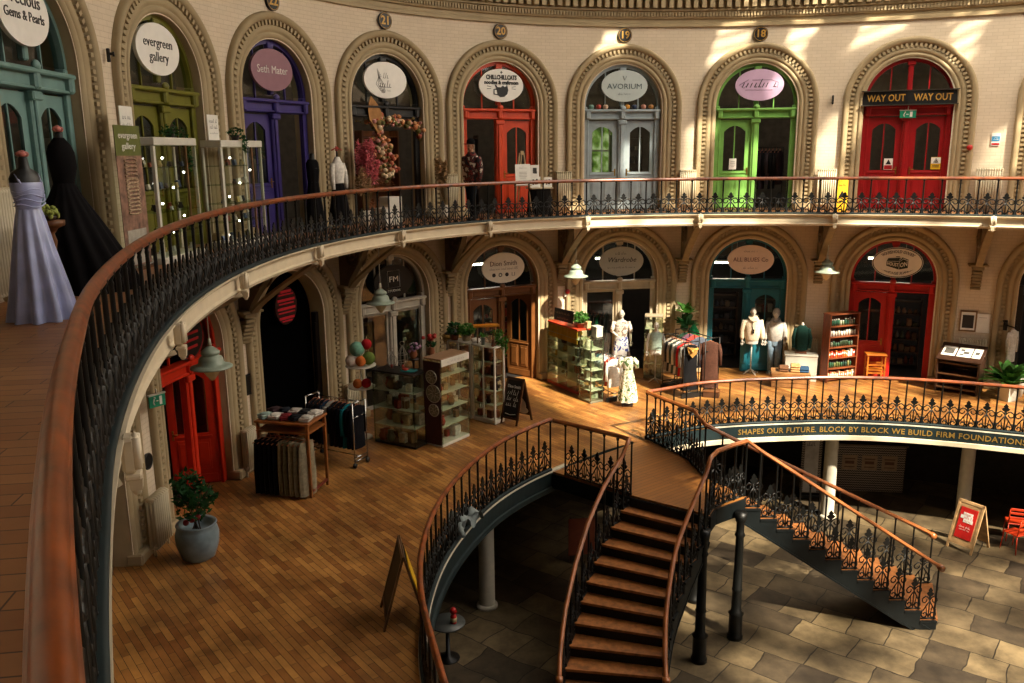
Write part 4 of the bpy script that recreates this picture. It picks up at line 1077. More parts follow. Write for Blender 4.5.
def cabinet(label, t0, t1, off, h, top_label, ivy=False):
    t = (t0+t1)/2; (x, y, z), a = wloc(t, off, ZG); w = math.dist(ell(t0, off), ell(t1, off))
    r = thing('display_cabinet', label, 'cabinet', (x, y, z), a)
    m = MB(); m.box((0, 0, h-.06), (w, .42, .12), bev=.01); m.build('top_box', [WHITE], r)
    m = MB(); m.box((0, 0, .05), (w, .42, .10), bev=.01); m.build('plinth', [WHITE], r)
    for s in (-1, 1): m = MB(); m.box((s*(w/2-.03), -.17, (h-.02)/2), (.07 if s < 0 else .04, .05, h-.24), bev=.004); m.box((s*(w/2-.03), .18, (h-.02)/2), (.06, .03, h-.24), bev=.004); m.build('side_post', [WHITE], r)
    m = MB(); m.box((w*.22, -.2, h/2), (.035, .03, h-.24)); m.build('brown_post', [wood('#7a5a38')], r)
    for k in range(1, 5):
        m = MB(); m.box((0, 0, .12+(h-.24)*k/5), (w-.06, .38, .018)); m.build('shelf', [CASEGLASS], r)
    m = MB(); m.add([(-w/2+.05, -.205, .1), (w/2-.02, -.205, .1), (w/2-.02, -.205, h-.12), (-w/2+.05, -.205, h-.12)], [(0, 1, 2, 3)]); m.build('front_glass', [CASEGLASS], r)
    R = random.Random(int(t*10)); mbs = {}
    for k in range(5):
        for q in range(6):
            px = -w/2+.14+(w-.26)*q/5.5; pz = .13+(h-.24)*k/5; it = R.randrange(len(ITEM)); b = mbs.setdefault(it, MB()); s = R.uniform(.03, .055)
            if R.random() < .5: b.lathe([(s*.7, 0), (s, s*.6), (s*.5, s*1.6), (s*.8, s*2)], 8, c=(px, R.uniform(-.12, .1), pz))
            else: b.box((px, R.uniform(-.12, .1), pz+s), (s*1.6, s, s*2), rx=-.2)
    m = MB(); [m.ball((-w/2+.2+(w-.36)*((q*.37) % 1), -.1, .22+(h-.3)*q/7), .018, 6, 5) for q in range(7)]; m.build('led_light', [LED], r)
    for it, b in mbs.items(): o = b.build('jewellery', [ITEM[it]], r); o['kind'] = 'stuff'
    return r, (x, y, z), a, w
r, L, a, w = cabinet('white jewellery cabinet standing before the olive door beside the printed banner', 38.2, 33.4, .55, 1.92, '')
ca, sa = math.cos(a), math.sin(a)
v = thing('trailing_ivy', 'dark trailing ivy on top of the white cabinet by the printed banner', 'plant', (L[0]+.25*ca, L[1]+.25*sa, ZG+1.92), a)
m = MB(); m.lathe([(.06, 0), (.08, .09), (.085, .10)], 10); m.build('pot', [paint('#3a2e26')], v)
leafy(v, [(0, -.02, .12, .20, .12, .12), (.12, -.16, .0, .12, .05, .16), (-.2, -.05, .08, .15, .1, .06), (.13, -.24, -.3, .06, .03, .22)], 260, .035, LEAF2, seed=4)
r, L, a, w = cabinet('white jewellery cabinet standing between the olive and purple doors', 30.4, 25.4, .55, 1.90, '')
ca, sa = math.cos(a), math.sin(a)
v = thing('potted_ivy', 'small dark ivy spilling over the white cabinet nearest the purple door', 'plant', (L[0]+.12*ca, L[1]+.12*sa, ZG+1.90), a)
m = MB(); m.lathe([(.06, 0), (.08, .09), (.085, .10)], 10); m.build('pot', [paint('#3a2e26')], v)
leafy(v, [(0, -.02, .14, .2, .14, .12), (-.1, -.25, -.05, .10, .03, .2)], 220, .035, LEAF2, seed=6)
(x, y, z), a = wloc(38.6, .42, ZG+2.14)
notice('white shop notice behind the printed banner', (x, y, z), a, .40, .44, PAPER, [('print', INK, [('', .08, 0, .06, .26), ('', .05, 0, -.05, .32)])])
(x, y, z), a = wloc(30.0, .55, ZG+2.12)
notice('white shop notice standing on the cabinet nearest the purple door', (x, y, z), a, .36, .43, PAPER, [('print', INK, [('', .07, 0, .10, .28), ('', .07, 0, .0, .24), ('', .035, 0, -.1, .26)])])
(x, y, z), a = wloc(37.35, .06, 7.90)
r = thing('wall_fitting', 'small black iron bracket on the wall between sage and olive doors', 'bracket', (x, y, z), a)
m = MB(); m.box((0, 0, 0), (.04, .05, .20), bev=.01); m.box((.0, -.05, .02), (.03, .07, .04), bev=.01); m.cyl((0, -.08, -.02), (0, -.08, .05), .016, n=8); m.build('iron_body', [BLACK], r)
(x, y, z), a = wloc(-39.2, .06, 7.72)
r = thing('wall_fitting', 'small black iron bracket on the wall between lime and red doors', 'bracket', (x, y, z), a)
m = MB(); m.box((0, 0, 0), (.05, .06, .24), bev=.01); m.box((.0, -.06, .0), (.03, .08, .16), bev=.01); m.build('iron_body', [BLACK], r)

# white blouse and black skirt on a stand, a black gown behind it
def blouse_form(name, label, loc, rz, top, bottom, skirt_len=.8, hgt=1.5, hd=False, folds=6):
    r = thing(name, label, 'mannequin', loc, rz)
    return r
(x, y, z), a = wloc(15.7, .72, ZG)
r = thing('dressed_stand', 'white blouse and long black skirt on a stand beside the purple door', 'mannequin', (x, y, z), a)
m = MB(); m.lathe([(.2, 0), (.2, .02), (.03, .05)], 12); m.cyl((0, 0, .04), (0, 0, 1.75), .018, n=8); m.build('stand', [BLACK], r)
m = MB(); m.tube([(-.16, 0, 1.72), (0, 0, 1.78), (.16, 0, 1.72)], .014, 5); m.box((0, 0, 1.75), (.05, .03, .10)); m.build('red_hanger_top', [mat('hanger_red', '#9a2a20', .4)], r)
m = MB(); rings(m, [(.98, 0, 0, .14, .10), (1.10, 0, 0, .15, .11), (1.3, 0, -.01, .18, .12), (1.42, 0, 0, .17, .10), (1.50, 0, 0, .10, .07), (1.58, 0, 0, .055, .05)], 16)
for s in (-1, 1): limb(m, [(s*.16, 0, 1.43), (s*.21, -.01, 1.25), (s*.22, -.03, 1.05), (s*.21, -.05, .88)], [.055, .062, .055, .035])
m.build('blouse', [cloth('#d6d0c6')], r)
m = MB(); pleated(m, [(.12, 0, 0, .26, .22), (.5, 0, 0, .22, .18), (.85, 0, 0, .17, .13), (1.03, 0, 0, .135, .10)], 9, .08); m.build('skirt', [cloth('#121012')], r)
(x, y, z), a = wloc(17.9, .5, ZG)
r = dummy_dress('evening_dress', 'plain black evening dress standing just behind the white blouse', (x, y, z), a, TULLE)
m = MB(); pleated(m, [(.02, 0, 0, .26, .22), (.6, 0, 0, .18, .15), (1.05, 0, 0, .13, .1), (1.3, 0, -.01, .16, .12), (1.46, 0, 0, .165, .105), (1.53, 0, 0, .10, .08)], 8, .06); m.build('gown', [TULLE], r)

# florist: pink pampas, dried pampas, garland round the doorway, white plinths
(x, y, z), a = wloc(11.1, .5, ZG)
def pampas(label, loc, a, n, h, col, pot, spread=.30, seed=1, name='pampas_grass'):
    r = thing(name, label, 'plant', loc, a); R = random.Random(seed)
    m = MB(); m.lathe([(.10, 0), (.13, .15), (.12, .32), (.13, .34), (.10, .34)], 14); m.build('vase', [pot], r)
    st = MB(); pl = MB()
    for k in range(n):
        az = R.uniform(0, 6.28); q = R.uniform(.1, 1)*spread; top = Vector((q*math.cos(az), q*math.sin(az)*.6, h*R.uniform(.72, 1.0))); base = Vector((0, 0, .3)); mid = base.lerp(top, .55)+Vector((0, 0, .06))
        st.tube([base, mid, top], .006, 4)
        d = (top-mid).normalized()
        for j in range(120):
            f = R.uniform(0, 1); c = mid.lerp(top, f)+d*.02; u = Vector((R.gauss(0, 1), R.gauss(0, 1), R.gauss(.5, .6))).normalized(); L = .17*(1-.5*f)
            e = c+u*L+Vector((0, 0, -.02)); s = u.cross(Vector((0, 0, 1))); s = s.normalized()*.030 if s.length > .01 else Vector((.012, 0, 0))
            pl.add([c-s*.4, c.lerp(e, .5)+s, e, c.lerp(e, .5)-s], [(0, 1, 2, 3)])
    st.build('stalk', [wood('#8a744a')], r); pl.build('plume', [petal_mat('plume_'+col[1:], col)], r); return r
pampas('large spray of coral pink pampas plumes by the florist doorway', (x, y, z), a, 26, 1.95, '#f2949e', paint('#cfc7b8'), .40, 2)
(x, y, z), a = wloc(12.0, .62, ZG)
pampas('pale cream pampas spray beside the coral pink plumes', (x, y, z), a, 10, 1.40, '#d8bd94', paint('#cfc7b8'), .2, 9)
(x, y, z), a = wloc(1.3, .45, ZG)
pampas('tall beige pampas spray beside the radiator next to the florist doorway', (x, y, z), a, 11, 1.55, '#d0b184', paint('#d8d4c8'), .22, 5)
(x, y, z), a = wloc(BAYS['florist'], .0, ZG)
r = thing('flower_garland', 'dried flower garland draped over the top and side of the florist doorway', 'garland', (x, y, z), a)
R = random.Random(11); cols = ['#c07a4c', '#d8a070', '#a5503a', '#d9c3a0', '#7a6a3a', '#c98f86', '#5c5a2c']; bs = [MB() for _ in cols]
path = [(-.30+.15*i/8, 2.5-.02*i) for i in range(8)]
pts = [(-.35, 2.38), (-.2, 2.46), (0, 2.44), (.2, 2.4), (.4, 2.42), (.6, 2.38), (.8, 2.34), (.98, 2.28), (1.05, 2.1), (-.25, 2.25), (-.2, 2.1), (-.15, 1.95), (-.12, 1.8), (-.15, 1.65), (-.12, 1.5), (-.1, 1.35), (-.05, 1.2), (.05, 1.1), (.1, 1.45), (.08, 1.7), (-.3, 2.0), (-.28, 1.7), (.15, 1.25)]
for px, pz in pts:
    for k in range(13):
        b = R.randrange(len(cols)); s = R.uniform(.035, .085)
        bs[b].ball((px+R.gauss(0, .08), .08+R.gauss(0, .06), pz+R.gauss(0, .07)), (s, s, s*.8), 6, 5)
for b, c in zip(bs, cols): b.build('dried_flowers', [mat('dried_'+c[1:], c, .85, var=.3, scale=25)], r)['kind'] = 'stuff'
m = MB(); m.prism([(-.38, 2.20), (-.56, 2.45), (-.58, 2.72), (-.48, 2.98), (-.28, 2.78), (-.10, 2.45), (-.16, 2.22), (-.30, 2.08)], .0, .02); m.build('palm_spear', [mat('dried_palm', '#a8763f', .7, var=.25)], r)
leafy(r, [(0, .1, 2.4, .9, .1, .12), (-.15, .1, 1.7, .2, .1, .6)], 240, .04, mat('dried_leaf', '#6c5f30', .8, var=.3), 'dried_leaves', 8)
for lab, t, off, h in (('tall white plinth in the florist doorway under the garland', 7.6, .35, .62), ('low white plinth in front of the coral pink plumes', 10.0, .85, .40)):
    (x, y, z), a = wloc(t, off, ZG); r = thing('white_plinth', lab, 'plinth', (x, y, z), a)
    m = MB(); m.box((0, 0, h/2), (.42, .36, h), bev=.012); m.build('plinth_box', [WHITE], r)
(x, y, z), a = wloc(5.2, -.9, ZG)
r = thing('wooden_shelf', 'brown shelf of dried bunches seen inside the florist doorway', 'shelf', (x, y, z), a)
m = MB()
for q in (-.55, .55): m.box((q, 0, 1.1), (.05, .35, 2.2))
m.build('side_panel', [wood('#7a4a28')], r); m = MB(); m.box((0, .17, 1.1), (1.1, .03, 2.2)); m.build('back_panel', [wood('#8a5832')], r)
for k in range(5): m = MB(); m.box((0, 0, .25+.45*k), (1.08, .34, .03)); m.build('shelf_board', [wood('#7a4a28')], r)
leafy(r, [(0, -.05, .4+.45*k, .5, .12, .13) for k in range(4)], 300, .05, mat('dried_bunch', '#a5673f', .8, var=.4, scale=20), 'dried_bunches', 3)['kind'] = 'stuff'

# by the orange door: easel, table with frames, the passer-by
(x, y, z), a = wloc(-7.6, .85, ZG)
r = thing('easel', 'pale easel holding a white framed notice beside the orange door', 'easel', (x, y, z), a)
m = MB()
for s in (-1, 1): m.tube([(s*.27, -.05, 0), (s*.06, .02, 1.62)], .018, 6)
m.tube([(0, .30, 0), (0, .03, 1.58)], .016, 6); m.box((0, -.03, .78), (.50, .05, .03)); m.box((0, .0, 1.62), (.08, .04, .10)); m.build('easel_frame', [wood('#b8a078')], r)
(x2, y2, _), _ = wloc(-7.6, .90, 0)
n_ = notice('white framed notice propped on the easel', (x2, y2, ZG+1.06), a, .44, .54, PAPER, [('print', mat('print_grey', '#9a968c', .7), [('', .05, 0, .17, .2), (0, .12, .5, .02), (0, .05, .5, .02), (0, -.02, .5, .02), (0, -.09, .5, .02), (0, -.16, .4, .02), (.2, -.36, .16, .12)])], lean=-.07)
(x, y, z), a = wloc(-9.9, .75, ZG)
r = thing('side_table', 'black cloth covered table with a pale top beside the orange door', 'table', (x, y, z), a)
m = MB(); m.box((0, 0, .70), (.64, .42, .04), bev=.008); m.build('tabletop', [mat('table_linen', '#b9a98c', .8)], r)
m = MB(); pleated(m, [(.01, 0, 0, .34, .23), (.3, 0, 0, .33, .22), (.68, 0, 0, .315, .205)], 14, .05, 60); m.build('table_skirt', [cloth('#151312')], r)
for lab, dx, zc, w, h in (('tall white framed poster with a dark portrait on the black table', -.14, .72+.42, .24, .32), ('white framed card of small figures on the black table', -.17, .72+.14, .30, .28), ('small white framed print at the end of the black table', .20, .72+.13, .24, .26)):
    (x, y, _), a = wloc(-9.9, .75+(.0 if zc > 1 else .1), 0, dx)
    nn = notice(lab, (x, y, ZG+zc), a, w, h, PAPER, [('print', INK, [(0, .05, .45, .45) if zc > 1 else (-.2, 0, .14, .5), (.1, -.1, .3, .2)] + ([] if zc > 1 else [(.15, .05, .14, .5)]))], kind='picture', name='framed_print')
(x, y, z), a = wloc(-10.0, .68, ZG)

def person():
    (x, y, z), a = wloc(.2, 1.35, ZG)
    r = thing('person', 'person walking along the gallery in a camouflage jacket and black cap', 'person', (x, y, z), a-PI/2+.25)
    SKIN = mat('skin', '#9a6b4f', .5, var=.06); H = 1.0
    m = MB()
    head(m, (0, -.02, 1.70)); rings(m, [(1.46, 0, .0, .058, .062), (1.60, 0, -.01, .052, .056)], 12)
    for s in (-1, 1): hand(m, (s*.27, -.06 if s > 0 else .08, .86), (0, -.25 if s > 0 else .05, -1))
    rings(m, [(.92, 0, 0, .16, .11), (1.2, 0, 0, .17, .11), (1.45, 0, 0, .18, .09), (1.48, 0, 0, .09, .06)], 14)
    m.build('body', [SKIN], r)
    m = MB(); m.lathe([(.088, -.03), (.092, .02), (.08, .07), (.045, .10), (0, .11)], 14, c=(0, -.005, 1.745), sy=1.18)
    m.slab([(-.075, -.09), (.075, -.09), (.06, -.18), (0, -.205), (-.06, -.18)], 1.715, 1.73); m.build('cap', [cloth('#0e0d0e')], r)
    m = MB(); rings(m, [(.86, 0, .01, .185, .135), (1.0, 0, 0, .185, .135), (1.25, 0, 0, .205, .14), (1.40, 0, 0, .215, .125), (1.48, 0, .005, .15, .10), (1.54, 0, .01, .075, .075)], 18)
    limb(m, [(.20, 0, 1.43), (.26, .01, 1.20), (.275, -.02, 1.02), (.27, -.06, .87)], [.07, .068, .06, .045]); limb(m, [(-.20, 0, 1.43), (-.26, .06, 1.20), (-.275, .08, 1.02), (-.27, .08, .87)], [.07, .068, .06, .045])
    cm = bpy.data.materials.new('camouflage'); cm.use_nodes = True; nt = cm.node_tree; b = nt.nodes['Principled BSDF']; b.inputs['Roughness'].default_value = .9
    tc = nt.nodes.new('ShaderNodeTexCoord'); n = nt.nodes.new('ShaderNodeTexNoise'); n.inputs['Scale'].default_value = 9; nt.links.new(tc.outputs['Object'], n.inputs['Vector']); cr = nt.nodes.new('ShaderNodeValToRGB'); cr.color_ramp.interpolation = 'CONSTANT'
    cr.color_ramp.elements[0].color = lin('#1c1416')+[1]; cr.color_ramp.elements[1].position = .58; cr.color_ramp.elements[1].color = lin('#c9b8a4')+[1]
    for p, c in ((.44, '#7d2a26'), (.5, '#3a2420')): e = cr.color_ramp.elements.new(p); e.color = lin(c)+[1]
    nt.links.new(n.outputs['Fac'], cr.inputs['Fac']); nt.links.new(cr.outputs['Color'], b.inputs['Base Color'])
    m.build('jacket', [cm], r)
    m = MB(); rings(m, [(.80, 0, 0, .165, .12), (.95, 0, 0, .17, .12)], 16)
    limb(m, [(.085, 0, .88), (.095, -.10, .50), (.095, -.10, .10)], [.10, .075, .06]); limb(m, [(-.085, 0, .88), (-.095, .03, .50), (-.095, .20, .12)], [.10, .075, .06]); m.build('trousers', [cloth('#161a20')], r)
    for s, yy, lift in ((1, -.12, 0), (-1, .20, .02)):
        m = MB(); rings(m, [(lift+.0, s*.095, yy-.05, .05, .14), (lift+.05, s*.095, yy-.04, .05, .135), (lift+.09, s*.095, yy+.02, .045, .07), (lift+.13, s*.095, yy+.03, .045, .05)], 12); m.build('shoe', [cloth('#20201f')], r)
    r.scale = (1.07,)*3
    return r
person()
# grey shop: coloured baubles on the transom
(xx, yy, zz), a = wloc(BAYS['grey'], .0, ZG)
for k, (dx, c, lab) in enumerate([(-.88, '#7fa59a', 'mint'), (-.68, '#b8483a', 'red'), (-.48, '#d4b9a0', 'cream'), (.14, '#c98a2c', 'amber'), (.34, '#33415e', 'navy'), (.60, '#c08a78', 'blush'), (.82, '#a8743a', 'tan')]):
    ox, oy = .08*math.cos(a+PI/2), .08*math.sin(a+PI/2)
    r = thing('bauble', '%s ornament on the ledge above the pale grey doors' % lab, 'ornament', (xx+dx*math.cos(a)+ox, yy+dx*math.sin(a)+oy, ZG+2.768), a, 'ornaments along the pale grey door ledge')
    m = MB()
    for i in range(7): w = 2*PI*i/7; m.ball((.03*math.cos(w), .03*math.sin(w), .065), (.045, .045, .062), 8, 6)
    m.build('lobed_body', [mat('bauble_'+c[1:], c, .4, var=.1)], r); m = MB(); m.tube([(0, 0, .12), (.01, 0, .16)], .008, 5); m.build('stem', [wood('#6a5a30')], r)
# small white chairs stacked low in front of the pale grey door: a dark rack with an orange light
# red doors: notices, bell, blue sign; wet floor sign
(x, y, z), a = wloc(BAYS['way_out'], 0, ZG)
def ondoor(dx, dz, y_=.150): return (x+dx*math.cos(a)-y_*math.sin(a), y+dx*math.sin(a)+y_*math.cos(a), ZG+dz)
YEL = mat('warning_yellow', '#d8a81c', .5, var=.05)
notice('red and white warning notice on the glass of one red door', ondoor(-.37, 1.22), a, .22, .30, PAPER, [('red_panel', RED, [(0, -.28, .9, .36)]), ('symbol', BLACK, [[(-.32, -.02), (.32, -.02), (0, .42)]]), ('print', INK, [(0, -.22, .6, .03), (0, -.32, .6, .03)])])
notice('yellow triangle warning notice on the glass of the other red door', ondoor(.80, 1.24), a, .24, .32, YEL, [('white_panel', PAPER, [(0, .22, .96, .5)]), ('symbol', BLACK, [[(-.30, .02), (.30, .02), (0, .44)]]), ('print', INK, [(0, -.18, .7, .05), (0, -.30, .7, .05)])])
notice('white paper notice taped inside the lime door glass', (wloc(BAYS['lime'], -.14, ZG+1.25, -.57)[0]), wloc(BAYS['lime'], 0, 0)[1], .20, .30, PAPER, [('print', mat('print_grey', '#9a968c', .7), [(0, .2, .6, .06), (0, .05, .6, .04), (0, -.1, .6, .04), (0, -.25, .4, .04)])])
(x, y, z), a = wloc(-49.6, .08, 6.42)
r = thing('alarm_bell', 'small red alarm sounder beside the red way out doors', 'alarm', (x, y, z), a)
m = MB(); m.box((0, .04, .14), (.11, .05, .11), bev=.01); m.build('back_box', [WHITE], r); m = MB(); m.lathe([(.075, 0), (.075, .04), (.05, .075), (0, .08)], 14)
m.xf(Matrix.Rotation(PI/2, 4, 'X')); m.build('sounder', [mat('alarm_red', '#b0201c', .35)], r)
(x, y, z), a = wloc(-51.3, .02, 6.62)
notice('blue and white safety notice above the gallery radiator', (x, y, z), a, .20, .32, PAPER, [('blue_panel', mat('notice_blue', '#3a86b0', .5), [(0, .05, .9, .4)]), ('red_panel', RED, [(0, -.36, .9, .16)]), ('print', SW, [(0, .12, .5, .05), (0, .0, .6, .05)])])
(x, y, z), a = wloc(-40.2, .9, ZG)
r = thing('wet_floor_sign', 'yellow folding wet floor sign beside the red way out doors', 'floor sign', (x, y, z), a)
for s in (-1, 1):
    m = MB(); m.box((0, 0, .42), (.28, .02, .84), bev=.01, taper=1); m.xf(Matrix.Translation((0, s*.13, 0)) @ Matrix.Rotation(s*.15, 4, 'X')); m.build('board', [YEL], r)
m = MB(); m.prism([(-.09, .38), (.09, .38), (0, .56)], -.017, -.011); m.box((0, -.014, .28), (.16, .006, .03)); scribble(m, .06, (0, -.017, .70), .16, 2, 0); m.xf(Matrix.Translation((0, -.13, 0)) @ Matrix.Rotation(-.15, 4, 'X')); m.build('symbol', [BLACK], r)
# ------------------------------------------------------------------ ground floor goods
def at(x, y, z=0): return (x, y, z)
radiator('cream radiator low on the wall beside the blue grey planter', 37.9, -.05, 8, .55, 1.0, 0, .2)
radiator('cream radiator behind the folded clothes stand', 26.6, 0, 6, .36, 1.0, 0, .18)
radiator('cream radiator between the black doorway and the white framed shop', 13.1, 0, 7, .4, 1.0, 0, .18)
radiator('cream radiator between the teal door and the bookcase', -38.9, -.05, 7, .4, 1.1, 0, .17)
radiator('cream radiator behind the slanted wooden desk', -51.2, 0, 11, .68, 1.35, 0, .17)
(x, y, z), a = wloc(37.3, .25, 2.52)
exit_sign('small green exit sign hanging by the scarlet side door', (x, y, z), a-.5, .30, .20, .1)
(x, y, z), a = wloc(37.55, .02, 1.50)
r = thing('wall_grille', 'round black grille set in the wall above the low radiator', 'grille', (x, y, z), a)
m = MB(); m.prism(ellipse(.13, .13, 24), -.02, .02); m.build('disc', [BLACK], r); m = MB(); m.tube([(.13*math.cos(k*.2618), -.02, .13*math.sin(k*.2618)) for k in range(24)], .014, 5, closed=True); m.build('rim', [mat('grille_rim', '#2a2826', .5)], r)
def framed(label, t, z, w, h, face, frame_m, dx=0, marks=()):
    (x, y, _), a = wloc(t, .035, z, dx); r = thing('framed_picture', label, 'picture', (x, y, z), a)
    m = MB(); m.box((0, .0, 0), (w*.9, .02, h*.9)); m.build('print', [face], r)
    m = MB()
    for s in (-1, 1): m.box((s*w/2, 0, 0), (.035, .04, h+.035), bev=.006); m.box((0, 0, s*h/2), (w, .04, .035), bev=.006)
    m.build('picture_frame', [frame_m], r)
    if marks:
        m = MB()
        for b in marks: m.box((b[0]*w, -.014, b[1]*h), (b[2]*w, .006, b[3]*h))
        m.build('image', [INK], r)
framed('small dark framed picture on the wall beside the black doorway', 25.4, 1.82, .26, .40, mat('dark_print', '#17130f', .4), BLACK)
framed('framed dark photograph above the radiator by the slanted desk', -50.75, 1.82, .38, .54, PAPER, wood('#8a6a44'), 0, [(0, -.02, .72, .66), (-.2, .25, .2, .12)])
(x, y, z), a = wloc(-51.75, .03, 1.78)
notice('plain white card on the wall beside the framed dark photograph', (x, y, z), a, .36, .52, PAPER, [('print', mat('print_grey', '#9a968c', .7), [(0, .3, .5, .02)])])
(x, y, z), a = wloc(-14.2, .05, 2.50)
r = thing('alarm_sounder', 'red alarm sounder on a white box beside the dress shop lamp', 'alarm', (x, y, z), a)
m = MB(); m.box((0, .0, -.02), (.16, .06, .22), bev=.01); m.build('back_box', [WHITE], r)
m = MB(); m.lathe([(.07, 0), (.075, .04), (.05, .08), (0, .085)], 14); m.xf(Matrix.Translation((0, -.02, .03)) @ Matrix.Rotation(PI/2, 4, 'X')); m.build('sounder', [mat('alarm_red', '#b0201c', .35)], r)

# planter by the scarlet side door
r = thing('planter', 'large blue grey ceramic planter on the boards by the scarlet side door', 'planter', (-5.15, 12.95, 0))
m = MB(); m.lathe([(.20, 0), (.26, .04), (.33, .25), (.345, .42), (.32, .52), (.30, .56), (.325, .60), (.31, .62), (.27, .60), (.27, .5), (0, .5)], 28); m.build('glazed_pot', [mat('glaze_bluegrey', '#6f7f86', .35, var=.15)], r)
p = thing('potted_shrub', 'dark leafy shrub growing in the blue grey planter', 'plant', (-5.15, 12.95, .50))
m = MB()
for k in range(5): m.tube([(.03*k-.06, 0, 0), (.12*math.cos(k*1.3), .12*math.sin(k*1.3), .45), (.28*math.cos(k*1.3), .28*math.sin(k*1.3), .75)], .012, 5)
m.build('stem', [wood('#3e2f1e')], p); leafy(p, [(0, 0, .45, .34, .34, .30), (-.1, 0, .8, .24, .24, .22), (.15, -.05, .6, .28, .26, .22)], 420, .075, LEAF2, seed=2)
m = MB()
for k in range(3): m.ball((.1*k-.1, -.16, .18+.05*k), .05, 8, 6)
m.build('red_bloom', [mat('bloom_red', '#8a1f1c', .6)], p)

# clothes stand with folded tops, hanging trousers
WD = wood('#8a5226')
r = thing('clothes_stand', 'tall wooden clothes stand with open sides against the wall by the black doorway', 'stand', (-4.28, 15.85, 0), rad(-15))
for i, (u, v) in enumerate(((-.52, -.34), (.52, -.34), (.52, .34), (-.52, .34))):
    m = MB(); m.box((u, v, .74), (.05, .05, 1.48)); m.build('post', [WD], r)
m = MB(); m.box((0, 0, 1.46), (1.14, .80, .05), bev=.01); m.box((0, 0, 1.28), (1.10, .76, .03)); m.build('tray', [WD], r)
for s in (-1, 1): m = MB(); m.box((s*.52, 0, .12), (.04, .66, .05)); m.build('stretcher', [wood('#6a2a1c')], r)
m = MB(); m.cyl((-.52, -.30, 1.18), (.52, -.30, 1.18), .014, n=8); m.build('hanging_rail', [CHROME], r)
ca, sa = math.cos(rad(-15)), math.sin(rad(-15))
def on_stand(u, v, z): return (-4.28+u*ca-v*sa, 15.85+u*sa+v*ca, z)
R = random.Random(21)
tops = [('#8fa39a', 'sage'), ('#c9c4ba', 'white'), ('#6a2326', 'maroon'), ('#1a1a1e', 'black'), ('#b5b0a6', 'pale grey'), ('#3a2a2c', 'plum'), ('#22252c', 'navy'), ('#a59c94', 'stone'), ('#2b2b2c', 'charcoal'), ('#c2bcb2', 'off white')]
for k, (c, nm) in enumerate(tops):
    u, v = -.44+.215*(k % 5), -.17+.36*(k//5)
    t_ = thing('folded_shirt', 'folded %s top on the tray of the tall clothes stand' % nm, 'clothing', on_stand(u, v, 1.487), rad(-15)+R.uniform(-.7, .7), 'folded tops on the clothes stand')
    m = MB()
    for q in range(2): m.box((R.uniform(-.01, .01), 0, .022+.04*q), (.22, .28, .042), bev=.02)
    m.ball((.0, -.02, .085), (.09, .10, .03), 10, 6); m.build('fold', [cloth(c)], t_)
def hanging(name, label, loc, rz, w, h, col, group, kind='top', dz=0):
    """garment on a hanger; local x across the shoulders, hung from z = 0"""
    t_ = thing(name, label, 'clothing', loc, rz, group)
    m = MB()
    if kind == 'trousers':
        pleated(m, [(-h, 0, 0, w*.40, .045), (-h*.6, 0, 0, w*.42, .045), (-.12, 0, 0, w*.36, .04), (-.06, 0, 0, w*.34, .03)], 5, .10, 30)
    else:
        fl = 1.25 if kind == 'dress' else 1.05
        rings(m, [(-h, 0, 0, w*.5*fl, .075), (-h*.6, 0, 0, w*.46, .07), (-.30, 0, 0, w*.46, .075), (-.14, 0, 0, w*.5, .06), (-.09, 0, 0, w*.36, .045), (-.055, 0, 0, w*.14, .03)], 16)
        if kind in ('top', 'coat'):
            for s in (-1, 1): limb(m, [(s*w*.46, 0, -.13), (s*w*.56, 0, -.35), (s*w*.58, -.01, -.35-min(h*.35, .35))], [.05, .05, .038], 8)
    m.build('garment', [cloth(col)], t_)
    m = MB(); m.tube([(-w*.42, 0, -.11), (0, 0, -.04), (w*.42, 0, -.11)], .010, 5); m.tube([(0, 0, -.04), (0, 0, .01), (0, .02, .035), (0, .035, .02)], .005, 4); m.build('hanger', [wood('#9a5a34')], t_)
    return t_
for k in range(5):
    hanging('hanging_trousers', ('khaki trousers hung at the open front of the clothes stand', 'olive trousers second along the clothes stand rail', 'beige trousers in the middle of the clothes stand rail', 'taupe trousers beside the beige ones on the stand', 'stone trousers at the outer end of the clothes stand rail')[k], on_stand(.02+.11*k, -.31, 1.18), rad(-15+70), .50, 1.13, ('#6b6248', '#5c5740', '#81775c', '#6f6753', '#857b64')[k], 'trousers on the clothes stand', 'trousers')
for k in range(5):
    hanging('hanging_trousers', ('black trousers hung by the wall end of the stand', 'jet black trousers second from the wall on the stand', 'black trousers third from the wall on the stand', 'black trousers fourth from the wall on the stand', 'black trousers next to the khaki pair on the stand')[k], on_stand(-.48+.10*k, -.31, 1.18), rad(-15+70), .52, 1.13, '#0f0e0f', 'trousers on the clothes stand', 'trousers')

